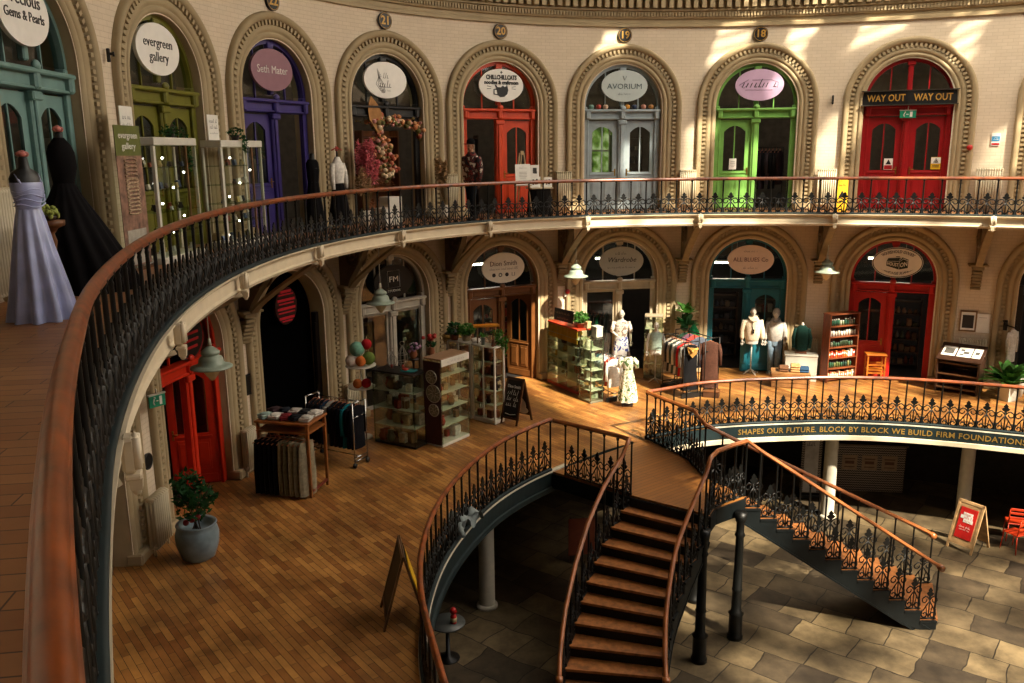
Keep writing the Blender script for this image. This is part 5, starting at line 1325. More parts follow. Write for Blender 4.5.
def rail(label, p, q, h, side=.42, castors=True, metal=None):
    """chrome garment rail from p to q"""
    d = math.dist(p, q); rz = math.atan2(q[1]-p[1], q[0]-p[0]); c = ((p[0]+q[0])/2, (p[1]+q[1])/2)
    r = thing('garment_rail', label, 'clothes rail', (*c, 0), rz)
    for s in (-1, 1):
        m = MB(); x = s*d/2
        for v in (-side/2, side/2): m.cyl((x, v, .12), (x, v, h), .014, n=8)
        for z in (.14, .22, h*.78, h): m.cyl((x, -side/2, z), (x, side/2, z), .014, n=8)
        m.build('end_frame', [metal or CHROME], r)
        if castors:
            for v in (-side/2, side/2): m = MB(); m.cyl((x-.02, v, .055), (x+.02, v, .055), .055, n=14); m.cyl((x, v, .06), (x, v, .13), .012, n=6); m.build('castor', [BLACK], r)
        else:
            m = MB(); m.box((x, 0, .06), (.05, side+.1, .12)); m.build('foot', [BLACK], r)
    m = MB(); m.cyl((-d/2, 0, h), (d/2, 0, h), .016, n=8); m.cyl((-d/2, 0, .2), (d/2, 0, .2), .012, n=8); m.build('top_rail', [metal or CHROME], r)
    return r
P, Q = (-4.30, 17.72), (-3.20, 17.12)
rail('chrome garment rail on castors crowded with dark clothes by the black doorway', P, Q, 1.40)
cols = ['#14151b', '#1a1a1c', '#0f1016', '#1d2a3a', '#8a8880', '#141418', '#1c1214', '#101018', '#14606a', '#16161c', '#101014']
names = ['black shirt nearest the doorway', 'soot black shirt beside it', 'blue black jumper', 'slate navy jumper', 'pale grey top', 'black jumper past the pale grey top', 'plum black top', 'ink black shirt past the maroon top', 'turquoise top', 'black jacket past the turquoise top', 'black coat at the outer end']
for k, (c, nm) in enumerate(zip(cols, names)):
    f = (k+.5)/len(cols); hanging('hanging_shirt', nm+' of the chrome castor rail', (P[0]+(Q[0]-P[0])*f, P[1]+(Q[1]-P[1])*f, 1.37), math.atan2(Q[1]-P[1], Q[0]-P[0])+PI/2, .42, .98 if c != '#14767e' else .5, c, 'clothes on the castor rail')

# craft stall: glass cases and their wares
def glass_case(name, label, p, q, depth, h, post, base_m, top_m, n_shelf, base_h=.08, top_h=.05, seed=1, wares=24, inner=None, grid=0, band=None):
    """p-q: front edge on the floor, seen from the front left to right; goods go behind it"""
    d = math.dist(p, q); rz = math.atan2(q[1]-p[1], q[0]-p[0])
    r = thing(name, label, 'display case', (*p, 0), rz)
    m = MB(); m.box((d/2, depth/2, base_h/2), (d, depth, base_h), bev=.01); m.build('base', [base_m], r)
    m = MB(); m.box((d/2, depth/2, h-top_h/2), (d, depth, top_h), bev=.008); m.build('top', [top_m], r)
    for u in (.012, d-.012):
        for v in (.012, depth-.012): m = MB(); m.box((u, v, (h+base_h-top_h)/2), (.022 if post is CASEGLASS or post is CHROME else .04,)*2+(h-base_h-top_h,)); m.build('corner_post', [post], r)
    m = MB(); z0, z1 = base_h, h-top_h
    for a_, b_ in (((0, 0), (d, 0)), ((d, 0), (d, depth)), ((0, depth), (0, 0)), ((d, depth), (0, depth))): m.add([(*a_, z0), (*b_, z0), (*b_, z1), (*a_, z1)], [(0, 1, 2, 3)])
    m.build('glass_pane', [CASEGLASS], r)
    SH = mat('glass_shelf', '#b9bfa6', .15, var=.05)
    for k in range(1, n_shelf+1):
        m = MB(); m.box((d/2, depth/2, z0+(z1-z0)*k/(n_shelf+1)), (d-.03, depth-.03, .012)); m.build('shelf', [SH], r)
    for k in range(1, grid):
        m = MB(); m.box((d*k/grid, depth/2, (z0+z1)/2), (.012, depth-.04, z1-z0)); m.build('divider', [SH], r)
    R = random.Random(seed); cs = inner or ['#7a5a36', '#8a3424', '#a8906a', '#c9bfa8', '#5a4630', '#6a6a58', '#b0602c']
    for k in range(n_shelf+1):
        z = z0+(z1-z0)*k/(n_shelf+1)+.007
        for j in range(max(1, wares//(n_shelf+1))):
            u, v = R.uniform(.1, d-.1), R.uniform(.1, depth-.1); s = R.uniform(.06, .125); m = MB(); hh = min(s*2.2, (z1-z0)/(n_shelf+1)-.05)
            if R.random() < .5: m.lathe([(s*.6, 0), (s*.9, hh*.4), (s*.5, hh*.8), (s*.65, hh)], 10, c=(u, v, z))
            else: m.box((u, v, z+hh/2), (s*1.7, s*1.3, hh), bev=.01, rz=R.uniform(-.4, .4))
            m.build('craft_item', [mat('ware_'+cs[(j+k) % len(cs)][1:]+'_', cs[(j+k) % len(cs)], .5, var=.25, scale=14)], r)
    return r, rz
DK = mat('dark_case_frame', '#1c1512', .5)
glass_case('glass_cabinet', 'dark framed glass cabinet of wooden crafts beside the castor rail', (-3.15, 18.62), (-2.16, 18.04), .55, 1.70, CASEGLASS, DK, DK, 3, .05, .04, 3, 36)
r, rz = glass_case('glass_cabinet', 'glass cabinet with a white lettered header and white plinth on the boards', (-1.56, 18.15), (-1.00, 18.95), .50, 2.02, CASEGLASS, WHITE, mat('cabinet_top', '#8a6a50', .5), 4, .07, .04, 6, 22, ['#c9bfa8', '#a8906a', '#d8d4c8', '#a03020', '#7a5a36'])
m = MB(); m.box((.49, -.012, 1.93), (.98, .02, .15)); m.build('header', [WHITE], r); m = MB(); scribble(m, .06, (.49, -.026, 1.93), .6, 8, 0); m.build('lettering', [mat('print_grey', '#9a968c', .7)], r)
m = MB(); m.box((-.012, .25, 1.0), (.02, .48, 1.9)); m.build('dark_red_back', [mat('case_maroon', '#3a1512', .5)], r)
# hanging patterned plates on its end
for k, (z, s, lab) in enumerate(((1.62, .15, 'top'), (1.25, .20, 'largest'), (.87, .14, 'lowest'))):
    u = Matrix.Rotation(rz, 4, 'Z') @ Vector((-.055, .16+.05*(k == 0), 0))
    t_ = thing('glass_plate', '%s of the three etched glass plates hung on the cabinet end' % lab, 'plate', (-1.56+u.x, 18.15+u.y, z), rz-PI/2, 'etched plates on the cabinet end')
    m = MB(); m.lathe([(0, 0), (s*.6, .006), (s, .03), (s*1.02, .026), (s*.62, -.004), (0, -.008)], 24); m.xf(Matrix.Rotation(PI/2, 4, 'X')); m.build('dish', [mat('etched_glass', '#8d8672', .25, var=.35, scale=40)], t_)
    m = MB()
    for q in range(8): w = q*PI/4; m.tube([(s*.2*math.cos(w), -.012, s*.2*math.sin(w)), (s*.85*math.cos(w+.3), -.03, s*.85*math.sin(w+.3))], .005, 4)
    m.tube([(s*math.cos(w*.2618), -.034, s*math.sin(w*.2618)) for w in range(24)], .008, 4, closed=True); m.build('etched_pattern', [mat('etch_pale', '#b5ad98', .4)], t_)
# baubles and hats on the dark cabinet
def top_of_case(u, v, z, p=(-3.15, 18.62), rz=math.atan2(18.04-18.62, -2.16+3.15)): return (p[0]+u*math.cos(rz)-v*math.sin(rz), p[1]+u*math.sin(rz)+v*math.cos(rz), z)
r = thing('tiered_stand', 'white tiered stand beyond the dark cabinet holding felt ornaments', 'stand', (-3.45, 18.95, 0))
m = MB(); m.cyl((0, 0, 0), (0, 0, 2.15), .02, n=8); m.lathe([(.2, 0), (.2, .03), (0, .03)], 14); m.build('pole', [WHITE], r)
for z, s in ((1.70, .34), (1.20, .3)): m = MB(); m.lathe([(0, 0), (s, 0), (s+.01, .03), (s, .03), (0, .012)], 20, c=(0, 0, z)); m.build('tray', [WHITE], r)
for k, (u, v, z, s, c, lab) in enumerate(((-.05, -.1, 2.12, .17, '#6d9a84', 'mint green felt ball at the top of the tiered stand'), (.16, -.05, 2.22, .12, '#a01f24', 'red felt ball beside the mint green one'), (-.18, -.14, 1.86, .14, '#c9bcae', 'pale felt ball at the edge of the tiered stand'), (.04, -.2, 1.86, .12, '#b8622c', 'orange felt ball beside the pale felt ball'), (.2, -.08, 1.9, .15, '#5a6a30', 'olive felt ball on the tiered stand'), (.14, -.18, 1.34, .11, '#a01f24', 'red felt ball on the lower tray of the stand'), (-.06, -.16, 1.33, .11, '#b8622c', 'orange felt ball on the lower tray of the stand'))):
    t_ = thing('felt_ball', lab, 'ornament', (-3.45+u, 18.95+v, z-s), 0, 'felt ornaments on the tiered stand')
    m = MB(); m.ball((0, 0, s), s, 14, 10); m.build('ball', [cloth(c)], t_); m = MB(); m.tube([(0, 0, 2*s-.01), (.01, 0, 2*s+.05)], .006, 4); m.build('loop', [cloth('#c9bfa8')], t_)
for lab, u, v, s in (('wire framed glass lantern on the dark craft cabinet', .38, .25, 1), ('slender wire lantern standing behind the first on the cabinet', .62, .34, 1.35)):
    t_ = thing('wire_lantern', lab, 'lantern', top_of_case(u, v, 1.70))
    m = MB()
    for k in range(6): w = k*PI/3; m.tube([(.02*math.cos(w), .02*math.sin(w), .02), (.11*math.cos(w), .11*math.sin(w), .14*s), (.10*math.cos(w), .10*math.sin(w), .26*s), (.015*math.cos(w), .015*math.sin(w), .40*s)], .007, 4)
    for z in (.02, .14*s, .26*s): m.tube([((.11 if z > .05 else .05)*math.cos(k*.5236), (.11 if z > .05 else .05)*math.sin(k*.5236), z) for k in range(12)], .006, 4, closed=True)
    m.tube([(.05*math.cos(k*.5236), 0, .44*s+.05*math.sin(k*.5236)) for k in range(12)], .006, 4, closed=True); m.build('wire_cage', [mat('lantern_wire', '#8a8478', .4, .5)], t_)
    m = MB(); m.lathe([(.03, .01), (.03, .1), (0, .11)], 8); m.build('candle', [mat('candle_red', '#9a3a2a', .6)], t_)
t_ = thing('ceramic_tray', 'teal and red ceramic tray laid on the dark craft cabinet', 'tray', top_of_case(.85, .25, 1.70), rad(-25))
m = MB(); m.box((0, 0, .02), (.36, .2, .03), bev=.012); m.build('tray_body', [paint('#2a7a78')], t_); m = MB(); m.box((-.07, -.02, .05), (.14, .12, .03), bev=.01); m.build('red_dish', [paint('#9a3020')], t_)

# white shelving pair with plants on top
def white_shelf(label, p, q, seed):
    r, rz = glass_case('shelf_unit', label, p, q, .36, 1.90, WHITE, WHITE, WHITE, 4, .10, .03, seed, 34, ['#8a2f22', '#6a3a28', '#b0603c', '#a8906a', '#4a2a22', '#c9a888'])
    return r, rz
white_shelf('white slatted shelf unit of red wares behind the white headed cabinet', (-1.60, 20.72), (-1.02, 20.26), 31)
r2, rzs = white_shelf('white slatted shelf unit of red wares next to the chalkboard sign', (-.98, 20.22), (-.42, 19.77), 32)
for o in [o for o in C.objects if o.name.startswith('shelf_unit') and o.parent is None]:
    m = MB(); m.box((.36, .0, 1.0), (.035, .03, 1.75)); m.build('slat', [WHITE], o)
def pot_plant(label, loc, pot, h, kind, seed, s=1.0, col=LEAF):
    r = thing('potted_plant', label, 'plant', loc, 0, None)
    m = MB(); m.lathe([(.07*s, 0), (.09*s, h*.9), (.10*s, h*.9), (.10*s, h), (.085*s, h), (.08*s, h*.85), (0, h*.85)], 16); m.build('pot', [pot], r)
    if kind == 'bush': leafy(r, [(0, 0, h+.10*s, .16*s, .16*s, .13*s)], 170, .05*s, col, seed=seed)
    elif kind == 'trail': leafy(r, [(0, 0, h+.08, .16, .16, .10), (.16, -.06, h-.2, .09, .09, .28), (.05, -.16, h-.12, .12, .06, .2)], 300, .05, col, seed=seed)
    else: plant(r, 16, .34*s, .03*s, (.4, 1.3), .02, col, z=h, droop=.3, seed=seed)
    return r
GREYP = paint('#7d857c'); TERR = paint('#8a5236'); CRP = paint('#b5a88e')
pot_plant('dark leafy plant at the far end of the white shelf tops', (-1.42, 20.75, 1.90), TERR, .14, 'bush', 41, 1.3, LEAF2)
pot_plant('white flowered plant in the middle of the white shelf tops', (-1.12, 20.62, 1.90), CRP, .14, 'bush', 42, 1.35)
r = pot_plant('trailing pothos spilling off the end of the white shelves by the chalkboard', (-.34, 20.15, 1.90), CRP, .20, 'trail', 43)
pot_plant('small plant in a grey pot at the front edge of the white shelves', (-.70, 20.12, 1.90), GREYP, .19, 'spike', 44, .6)
r = thing('orange_tray', 'orange wooden tray raised across plants on the white shelves', 'tray', (-.62, 20.36, 2.12), rad(12))
m = MB(); m.box((0, 0, .19), (.62, .16, .03), bev=.006); m.box((0, -.07, .21), (.62, .02, .05)); m.box((0, .07, .21), (.62, .02, .05)); m.build('tray_body', [wood('#c8801e')], r)
m = MB()
for s in (-1, 1): m.cyl((s*.22, 0, -.22), (s*.22, 0, .18), .02, n=6)
m.build('leg', [wood('#8a6030')], r)
r = thing('brown_card', 'small brown tilted card at the corner of the white shelves', 'card', (-.46, 19.92, 1.90), rad(-60))
m = MB(); m.box((0, 0, .085), (.12, .02, .17), rx=-.15, bev=.004); m.build('card_face', [wood('#6a4630')], r); m = MB(); m.box((0, .05, .05), (.06, .08, .015), rx=.8); m.build('strut', [wood('#6a4630')], r)
r = thing('white_cloth', 'crumpled white paper bundle on the white shelf tops', 'paper', (-.85, 20.38, 1.90))
m = MB(); R = random.Random(9)
for k in range(7): m.ball((R.uniform(-.1, .1), R.uniform(-.07, .07), .06+R.uniform(-.02, .03)), (R.uniform(.05, .09), R.uniform(.05, .08), .05), 7, 5)
m.build('bundle', [cloth('#d8d4ca')], r)
for lab, x, y, c, h, in (('red amaryllis in a dark pot behind the white headed cabinet', -1.95, 20.1, '#a02820', 2.25), ('purple and pink flowers in a vase on a stand behind the cabinet', -2.35, 19.85, '#a07a98', 2.05)):
    r = thing('flower_stand', lab, 'plant', (x, y, 0)); m = MB(); m.lathe([(.16, 0), (.16, .03), (.03, .05), (.03, 1.58), (.14, 1.62), (.14, 1.65), (0, 1.65)], 14); m.build('stand_column', [DK], r)
    m = MB(); m.lathe([(.06, 1.65), (.10, 1.75), (.07, 1.85), (.08, 1.86), (0, 1.84)], 12); m.build('vase', [TERR], r)
    m = MB(); R = random.Random(int(h*100))
    for k in range(12): m.ball((R.gauss(0, .08), R.gauss(0, .08), h-.12+R.gauss(0, .05)), (.05, .05, .045), 7, 5)
    for k in range(4): m.tube([(0, 0, 1.84), (.05*math.cos(k*1.6), .05*math.sin(k*1.6), h-.15)], .006, 4)
    m.build('bloom', [mat('bloom_'+c[1:], c, .7, var=.25, scale=20)], r); leafy(r, [(0, 0, 1.95, .13, .13, .08)], 60, .05, LEAF2, seed=4)
r = thing('woven_basket', 'round woven basket with dark lid on a stool behind the shelves', 'basket', (-1.5, 21.6, 0))
m = MB(); m.lathe([(.2, 0), (.2, 1.6), (0, 1.6)], 14); m.build('stool_drum', [DK], r)
m = MB(); m.lathe([(.20, 1.60), (.27, 1.70), (.28, 1.82), (.25, 1.88)], 20)
for k in range(4): m.tube([((.25+.015*k)*math.cos(j*.314), (.25+.015*k)*math.sin(j*.314), 1.66+.055*k) for j in range(20)], .02, 5, closed=True)
m.build('basket', [mat('wicker', '#8f7034', .7, var=.3, scale=25)], r); m = MB(); m.lathe([(.24, 1.88), (.2, 1.92), (.1, 1.95), (.1, 2.0), (0, 2.0)], 16); m.build('lid', [BLACK], r)

# sandwich boards
def a_board(label, base, along, spread, h, w, frame_m, face_m, marks, name='sandwich_board'):
    """base: middle of the front foot line; along: heading of the board; boards lean together at height h"""
    r = thing(name, label, 'sign', (*base, 0) if len(base) == 2 else base, along)
    for s, nm in ((0, 'front_board'), (1, 'back_board')):
        b = MB(); L = math.hypot(h, spread/2); lean = math.atan2(spread/2, h)*(1 if s == 0 else -1)
        for q in (-1, 1): b.box((q*(w/2-.025), 0, L/2), (.05, .03, L))
        b.box((0, 0, L-.03), (w, .03, .06)); b.box((0, 0, .16), (w, .03, .05))
        M = Matrix.Translation((0, spread*s, 0)) @ Matrix.Rotation(-lean, 4, 'X')
        b.xf(M); b.build(nm, [frame_m], r)
        f = MB(); f.box((0, 0, L/2+.05), (w-.09, .015, L-.24)); f.xf(M); f.build('panel', [face_m], r)
        if s == 0 and marks:
            for nn, mm, fn in marks: b = MB(); fn(b, L); b.xf(M); b.build(nn, [mm], r)
    return r
def chalk(b, L):
    write(b, 'Dion Smith', .11, (0, -.014, L-.22), .38)
    for k in range(3): scribble(b, .12, (0, -.014, L-.38-.14*k), .34, 30+k)
    b.tube([(-.16, -.012, .26), (0, -.012, .24), (.16, -.012, .27)], .006, 4)
r = a_board('wooden framed chalkboard sandwich sign with white handwriting by the white shelves', (-.10, 19.78), rad(-38), .62, 1.10, .52, wood('#4a2a18'), mat('chalkboard', '#141210', .6), [('chalk_writing', mat('chalk', '#d8d4ca', .9), chalk)])
f = MB(); L = math.hypot(1.1, .31); f.prism(ellipse(.15, .19, 20, (0, .42)), -.02, -.012); f.prism(ellipse(.17, .10, 20, (.02, .26)), -.02, -.012); f.xf(Matrix.Translation((0, .62, 0)) @ Matrix.Rotation(math.atan2(.31, 1.1), 4, 'X')); f.build('white_picture', [PAPER], r)
def yellow(b, L): b.box((0, -.012, L*.6), (.42, .006, L*.45))
r = a_board('sandwich board with a yellow poster standing beside the well railing', (-1.87, 11.0), rad(-78), .60, 1.08, .72, wood('#5c4028'), mat('board_dark', '#2c281c', .6), [])
f = MB(); L = math.hypot(1.08, .31)
f.box((0, .012, L*.56), (.58, .008, L*.55)); f.xf(Matrix.Translation((0, .62, 0)) @ Matrix.Rotation(math.atan2(.31, 1.08), 4, 'X')); f.build('yellow_poster', [YEL], r)

# red framed glass counter and tall glass cabinet beside it
REDF = paint('#b23a1e')
p, q = (1.00, 23.66), (1.74, 22.30)
r, rzc = glass_case('glass_counter', 'tall glass counter with red top and plinth full of pigeonhole goods', p, q, .42, 1.80, CASEGLASS, REDF, REDF, 6, .09, .05, 51, 34, ['#b5903a', '#7a6a3c', '#3a3022', '#a8a084', '#8a4a2a', '#5c6a4a'], 3)
m = MB(); m.box((.77, .03, 1.56), (1.46, .02, .36)); m.build('yellow_lining', [mat('yellow_card', '#c99a28', .6, var=.2)], r)
def on_counter(u, v, z): return (p[0]+u*math.cos(rzc)-v*math.sin(rzc), p[1]+u*math.sin(rzc)+v*math.cos(rzc), z)
t_ = thing('black_signboard', 'black painted signboard propped on the red topped counter', 'sign', on_counter(.55, .2, 1.80), rzc+.1)
m = MB(); m.box((0, 0, .20), (.85, .03, .34), rx=-.12, bev=.006); m.build('board', [BLACK], t_); m = MB(); scribble(m, .06, (0, -.047, .26), .6, 8, 0); scribble(m, .06, (0, -.030, .12), .5, 9, 0); m.build('lettering', [mat('sign_tan', '#a58a5c', .6)], t_)
t_ = pot_plant('bushy fresh green plant on the end of the red topped counter', on_counter(1.38, .22, 1.80), TERR, .14, 'bush', 52, 1.35)
for lab, u, w_, h_, c in (('stone coloured box on the red topped counter behind the bushy plant', 1.15, .34, .30, '#a89c88'), ('tan card box stacked at the end of the red topped counter', 1.5, .2, .16, '#b0936a')):
    t_ = thing('card_box', lab, 'box', on_counter(u, .33, 1.80), rzc+.2); m = MB(); m.box((0, 0, h_/2), (w_, .14, h_), bev=.01); m.build('box_body', [mat('box_'+c[1:], c, .7)], t_); m = MB(); m.box((0, 0, h_+.012), (w_+.02, .16, .03), bev=.006); m.build('lid', [mat('box_'+c[1:], c, .7)], t_)
r, _ = glass_case('glass_cabinet', 'slim all glass cabinet standing at the end of the red topped counter', (1.76, 21.86), (2.02, 21.42), .42, 1.70, CHROME, mat('cab_base', '#6a6654', .5), CASEGLASS, 5, .06, .012, 53, 12, ['#9aa08c', '#7a8468', '#c9c4b0', '#5c5a44'])
t_ = thing('pale_box', 'pale square box on top of the slim all glass cabinet', 'box', (2.22, 21.86, 1.70), rzc); m = MB(); m.box((0, 0, .13), (.24, .2, .26), bev=.01); m.build('box_body', [mat('box_pale', '#b5b2a4', .6)], t_); m = MB(); m.box((0, 0, .27), (.26, .22, .03), bev=.006); m.build('lid', [mat('box_pale', '#b5b2a4', .6)], t_)

# dress shop display
def floral(name, base, marks, scale=9):
    if name in MATS: return MATS[name]
    m_ = mat(name, base, .9); nt = m_.node_tree; b = nt.nodes['Principled BSDF']; n = nt.nodes.new('ShaderNodeTexNoise'); n.inputs['Scale'].default_value = scale; n.inputs['Detail'].default_value = 3
    tc = nt.nodes.new('ShaderNodeTexCoord'); nt.links.new(tc.outputs['Object'], n.inputs['Vector']); cr = nt.nodes.new('ShaderNodeValToRGB'); cr.color_ramp.interpolation = 'CONSTANT'
    cr.color_ramp.elements[0].color = lin(marks[0])+[1]; cr.color_ramp.elements[1].position = .44; cr.color_ramp.elements[1].color = lin(base)+[1]; e = cr.color_ramp.elements.new(.58); e.color = lin(marks[1])+[1]; e = cr.color_ramp.elements.new(.64); e.color = lin(base)+[1]
    nt.links.new(n.outputs['Fac'], cr.inputs['Fac']); nt.links.new(cr.outputs['Color'], b.inputs['Base Color']); return m_
def mannequin(name, label, loc, rz, skin=MANN, with_head=True, legs=True, arms='down', s=1.0, tripod=False):
    r = thing(name, label, 'mannequin', loc, rz); m = MB()
    rings(m, [(.80, 0, .0, .15, .10), (.92, 0, .01, .165, .115), (1.06, 0, 0, .125, .09), (1.22, 0, -.01, .15, .11), (1.38, 0, 0, .17, .095), (1.44, 0, 0, .12, .07), (1.48, 0, 0, .055, .05), (1.54, 0, -.005, .048, .046)], 16)
    if with_head: head(m, (0, -.015, 1.63), .95)
    if legs:
        for q in (-1, 1): limb(m, [(q*.085, 0, .88), (q*.085, -.02, .48), (q*.08, .01, .08)], [.095, .06, .04]); m.ball((q*.085, -.06, .04), (.04, .11, .04), 8, 6)
        m.lathe([(.19, 0), (.19, .012), (0, .015)], 16)
    else:
        m.cyl((0, 0, .03), (0, 0, .85), .018, n=8)
        for k in range(4): w = k*PI/2+.5; m.tube([(0, 0, .12), (.22*math.cos(w), .22*math.sin(w), .012)], .014, 5)
    for q in (-1, 1):
        sh = Vector((q*.175, 0, 1.40)); el = Vector((q*.24, .02, 1.14)); wr = Vector((q*.25, -.04, .90)) if arms == 'down' or q > 0 else Vector((q*.10, -.17, 1.06))
        limb(m, [sh, el, wr], [.05, .042, .028]); hand(m, wr, (wr-el), .95)
    for i, v in enumerate(m.v): m.v[i] = (v[0]*s, v[1]*s, v[2]*s)
    m.build('figure', [skin], r); return r
BLUSH = floral('blouse_print', '#d8d0c4', ('#8a7a6c', '#b0a090'), 14); BLUEP = floral('blue_print', '#d9d8d8', ('#2c3f8a', '#4a5fa8'), 7); GREENF = floral('green_floral', '#ddd6c2', ('#4f6a3a', '#7a8a4a'), 11)
r = mannequin('dressed_mannequin', 'white mannequin in a pale blouse and blue patterned skirt by the dress shop', (3.20, 24.55, 0), rad(-6), arms='up', s=1.10)
m = MB(); rings(m, [(1.02, 0, 0, .15, .12), (1.2, 0, -.01, .17, .13), (1.36, 0, 0, .19, .115), (1.44, 0, 0, .13, .08)], 16, cap=False)
for q in (-1, 1): limb(m, [(q*.17, 0, 1.41), (q*.235, .01, 1.22), (q*.25, .02, 1.14)], [.065, .062, .055])
m.build('blouse', [BLUSH], r).scale = (1.1,)*3; m = MB(); pleated(m, [(.42, 0, 0, .24, .18), (.7, 0, 0, .21, .16), (.95, 0, .01, .18, .135), (1.06, 0, 0, .135, .10)], 7, .06); m.build('skirt', [BLUEP], r).scale = (1.1,)*3
r = thing('dressed_form', 'dress form in a white and green floral dress nearest the landing', 'mannequin', (2.96, 21.25, 0), rad(-10)); r.scale = (.84, .84, 1.03)
m = MB(); m.box((0, 0, .03), (.34, .30, .06), bev=.01); m.cyl((0, 0, .05), (0, 0, .9), .02, n=8); rings(m, [(1.2, 0, 0, .09, .07), (1.30, 0, 0, .05, .05), (1.38, 0, 0, .045, .045), (1.40, 0, 0, .03, .03)], 12); m.build('form_stand', [wood('#2a1a12')], r)
m = MB(); pleated(m, [(.12, 0, 0, .30, .24), (.5, 0, 0, .25, .19), (.85, 0, 0, .17, .13), (.95, 0, 0, .14, .11)], 8, .10); m.build('skirt', [GREENF], r)
m = MB(); rings(m, [(.93, 0, 0, .142, .112), (1.08, 0, -.01, .17, .13), (1.2, 0, 0, .18, .11), (1.27, 0, 0, .10, .07)], 16, cap=False)
for q in (-1, 1): limb(m, [(q*.15, 0, 1.22), (q*.24, 0, 1.12), (q*.27, 0, .98)], [.07, .085, .06])
m.build('bodice', [GREENF], r)
P, Q = (2.28, 22.55), (2.68, 21.65)
rail('low white rail of printed blouses beside the floral dress form', P, Q, 1.22, .40, False)
for k, (c, nm) in enumerate((('#20242c', 'dark top at the wall end'), ('#2c5a66', 'teal top second'), ('#c9ccd0', 'white top third'), ('#b8c4cc', 'ice blue top fourth'), ('#d2cdc4', 'ivory top fifth'), ('#b04a3a', 'coral top sixth'), ('#d6d0c6', 'cream top at the near end'))):
    f = (k+.5)/7; hanging('hanging_shirt', nm+' of the low rail of printed blouses', (P[0]+(Q[0]-P[0])*f, P[1]+(Q[1]-P[1])*f, 1.19), math.atan2(Q[1]-P[1], Q[0]-P[0])+PI/2+.1, .40, .80, c, 'tops on the low rail')

# vintage rail, plant, glass case
P, Q = (4.36, 22.95), (4.72, 21.92)
rail('black clothes rail crowded with vintage garments before the dress shop', P, Q, 1.52, .45, False, BLACK)
G1 = [('#8a8478', 'stone shirt'), ('#2a2c30', 'charcoal jacket'), ('#a39a8c', 'oatmeal shirt'), ('#3a4a44', 'bottle green shirt'), ('#c0bab0', 'white stripe shirt'), ('#5c5a54', 'grey jacket'), ('#a81f20', 'red dress'), ('#8a857c', 'pale grey cardigan'), ('#121214', 'long black dress')]
for k, (c, nm) in enumerate(G1):
    f = (k+.5)/9; last = k == 8
    hanging('hanging_dress' if last else 'hanging_shirt', nm+(' at the front' if last else '')+' of the vintage garment rail', (P[0]+(Q[0]-P[0])*f, P[1]+(Q[1]-P[1])*f, 1.49), math.atan2(Q[1]-P[1], Q[0]-P[0])+PI/2, .44, 1.28 if last else .95, c, 'clothes on the vintage rail', 'dress' if last else 'top')
t_ = thing('mustard_scarf', 'mustard scarf tied at the neck of the long black dress', 'scarf', (4.72, 21.80, 1.28), rad(-20)); m = MB(); m.prism([(-.14, .10), (.14, .10), (.10, -.05), (.0, -.16), (-.10, -.04)], -.03, .02); m.tube([(-.14, 0, .10), (0, -.04, .04), (.14, 0, .10)], .03, 6); m.build('scarf_cloth', [cloth('#b58a4a')], t_); m = MB(); m.ball((0, -.05, .02), .035, 8, 6); m.build('knot', [cloth('#b58a4a')], t_)
P, Q = (4.75, 23.35), (5.30, 22.10)
rail('second black clothes rail ending in the long brown coat', P, Q, 1.58, .45, False, BLACK)
for k, (c, nm) in enumerate((('#2f4a3a', 'green jacket'), ('#6a4a5a', 'mauve top'), ('#9a3a34', 'brick red top'), ('#4a4f5a', 'slate top'))):
    f = (k+.4)/6; hanging('hanging_shirt', nm+' on the rail with the brown coat', (P[0]+(Q[0]-P[0])*f, P[1]+(Q[1]-P[1])*f, 1.55), math.atan2(Q[1]-P[1], Q[0]-P[0])+PI/2, .42, .9, c, 'clothes on the brown coat rail')
t_ = hanging('long_coat', 'long brown coat hanging at the end of the second rail', (5.24, 22.10, 1.55), rad(-12), .48, 1.32, '#4a3026', None, 'coat')
r = thing('dark_crate', 'low dark crate on the floor beneath the long brown coat', 'crate', (5.30, 22.02, 0), rad(-20)); m = MB(); m.box((0, 0, .09), (.42, .28, .18), bev=.01); m.build('crate_body', [wood('#4a3020')], r); m = MB(); m.box((0, 0, .17), (.44, .30, .03)); m.build('rim', [wood('#6a4428')], r)
r = mannequin('half_mannequin', 'white mannequin in a mint top half hidden behind the vintage rail', (4.05, 23.55, 0), rad(-10), legs=False)
m = MB(); rings(m, [(.95, 0, 0, .17, .12), (1.2, 0, -.01, .165, .125), (1.38, 0, 0, .18, .11), (1.45, 0, 0, .11, .07)], 16, cap=False); m.build('top', [cloth('#a8bdb0')], r)
r = thing('fiddle_leaf_plant', 'tall broad leaved plant behind the vintage rail beside the teal shop', 'plant', (5.02, 24.25, 0))
m = MB(); m.lathe([(.2, 0), (.25, .4), (.26, .42), (.22, .42), (.2, .36), (0, .36)], 18); m.build('pot', [paint('#8a8478')], r); m = MB(); m.tube([(0, 0, .36), (.02, 0, 1.2), (-.02, 0, 2.0)], [.03, .025, .015], 6); m.build('trunk', [wood('#4a3826')], r)
plant(r, 34, .42, .11, (-.1, 1.2), .05, LEAF2, z=1.5, droop=.15, seed=8)
plant(r, 16, .40, .11, (.3, 1.4), .05, LEAF, 'upper_foliage', z=1.85, droop=.12, seed=12)
t_ = thing('green_cloth', 'green scarf draped over the stand beside the tall plant', 'scarf', (5.1, 23.55, 0)); m = MB(); m.cyl((0, 0, 0), (0, 0, 1.6), .015, n=6); m.lathe([(.16, 0), (.16, .02), (0, .03)], 12); m.build('stand', [BLACK], t_); m = MB(); pleated(m, [(1.15, 0, 0, .17, .12), (1.45, 0, 0, .15, .10), (1.62, 0, 0, .06, .05), (1.66, 0, 0, .01, .01)], 6, .2); m.build('drape', [cloth('#1f7a4a')], t_)
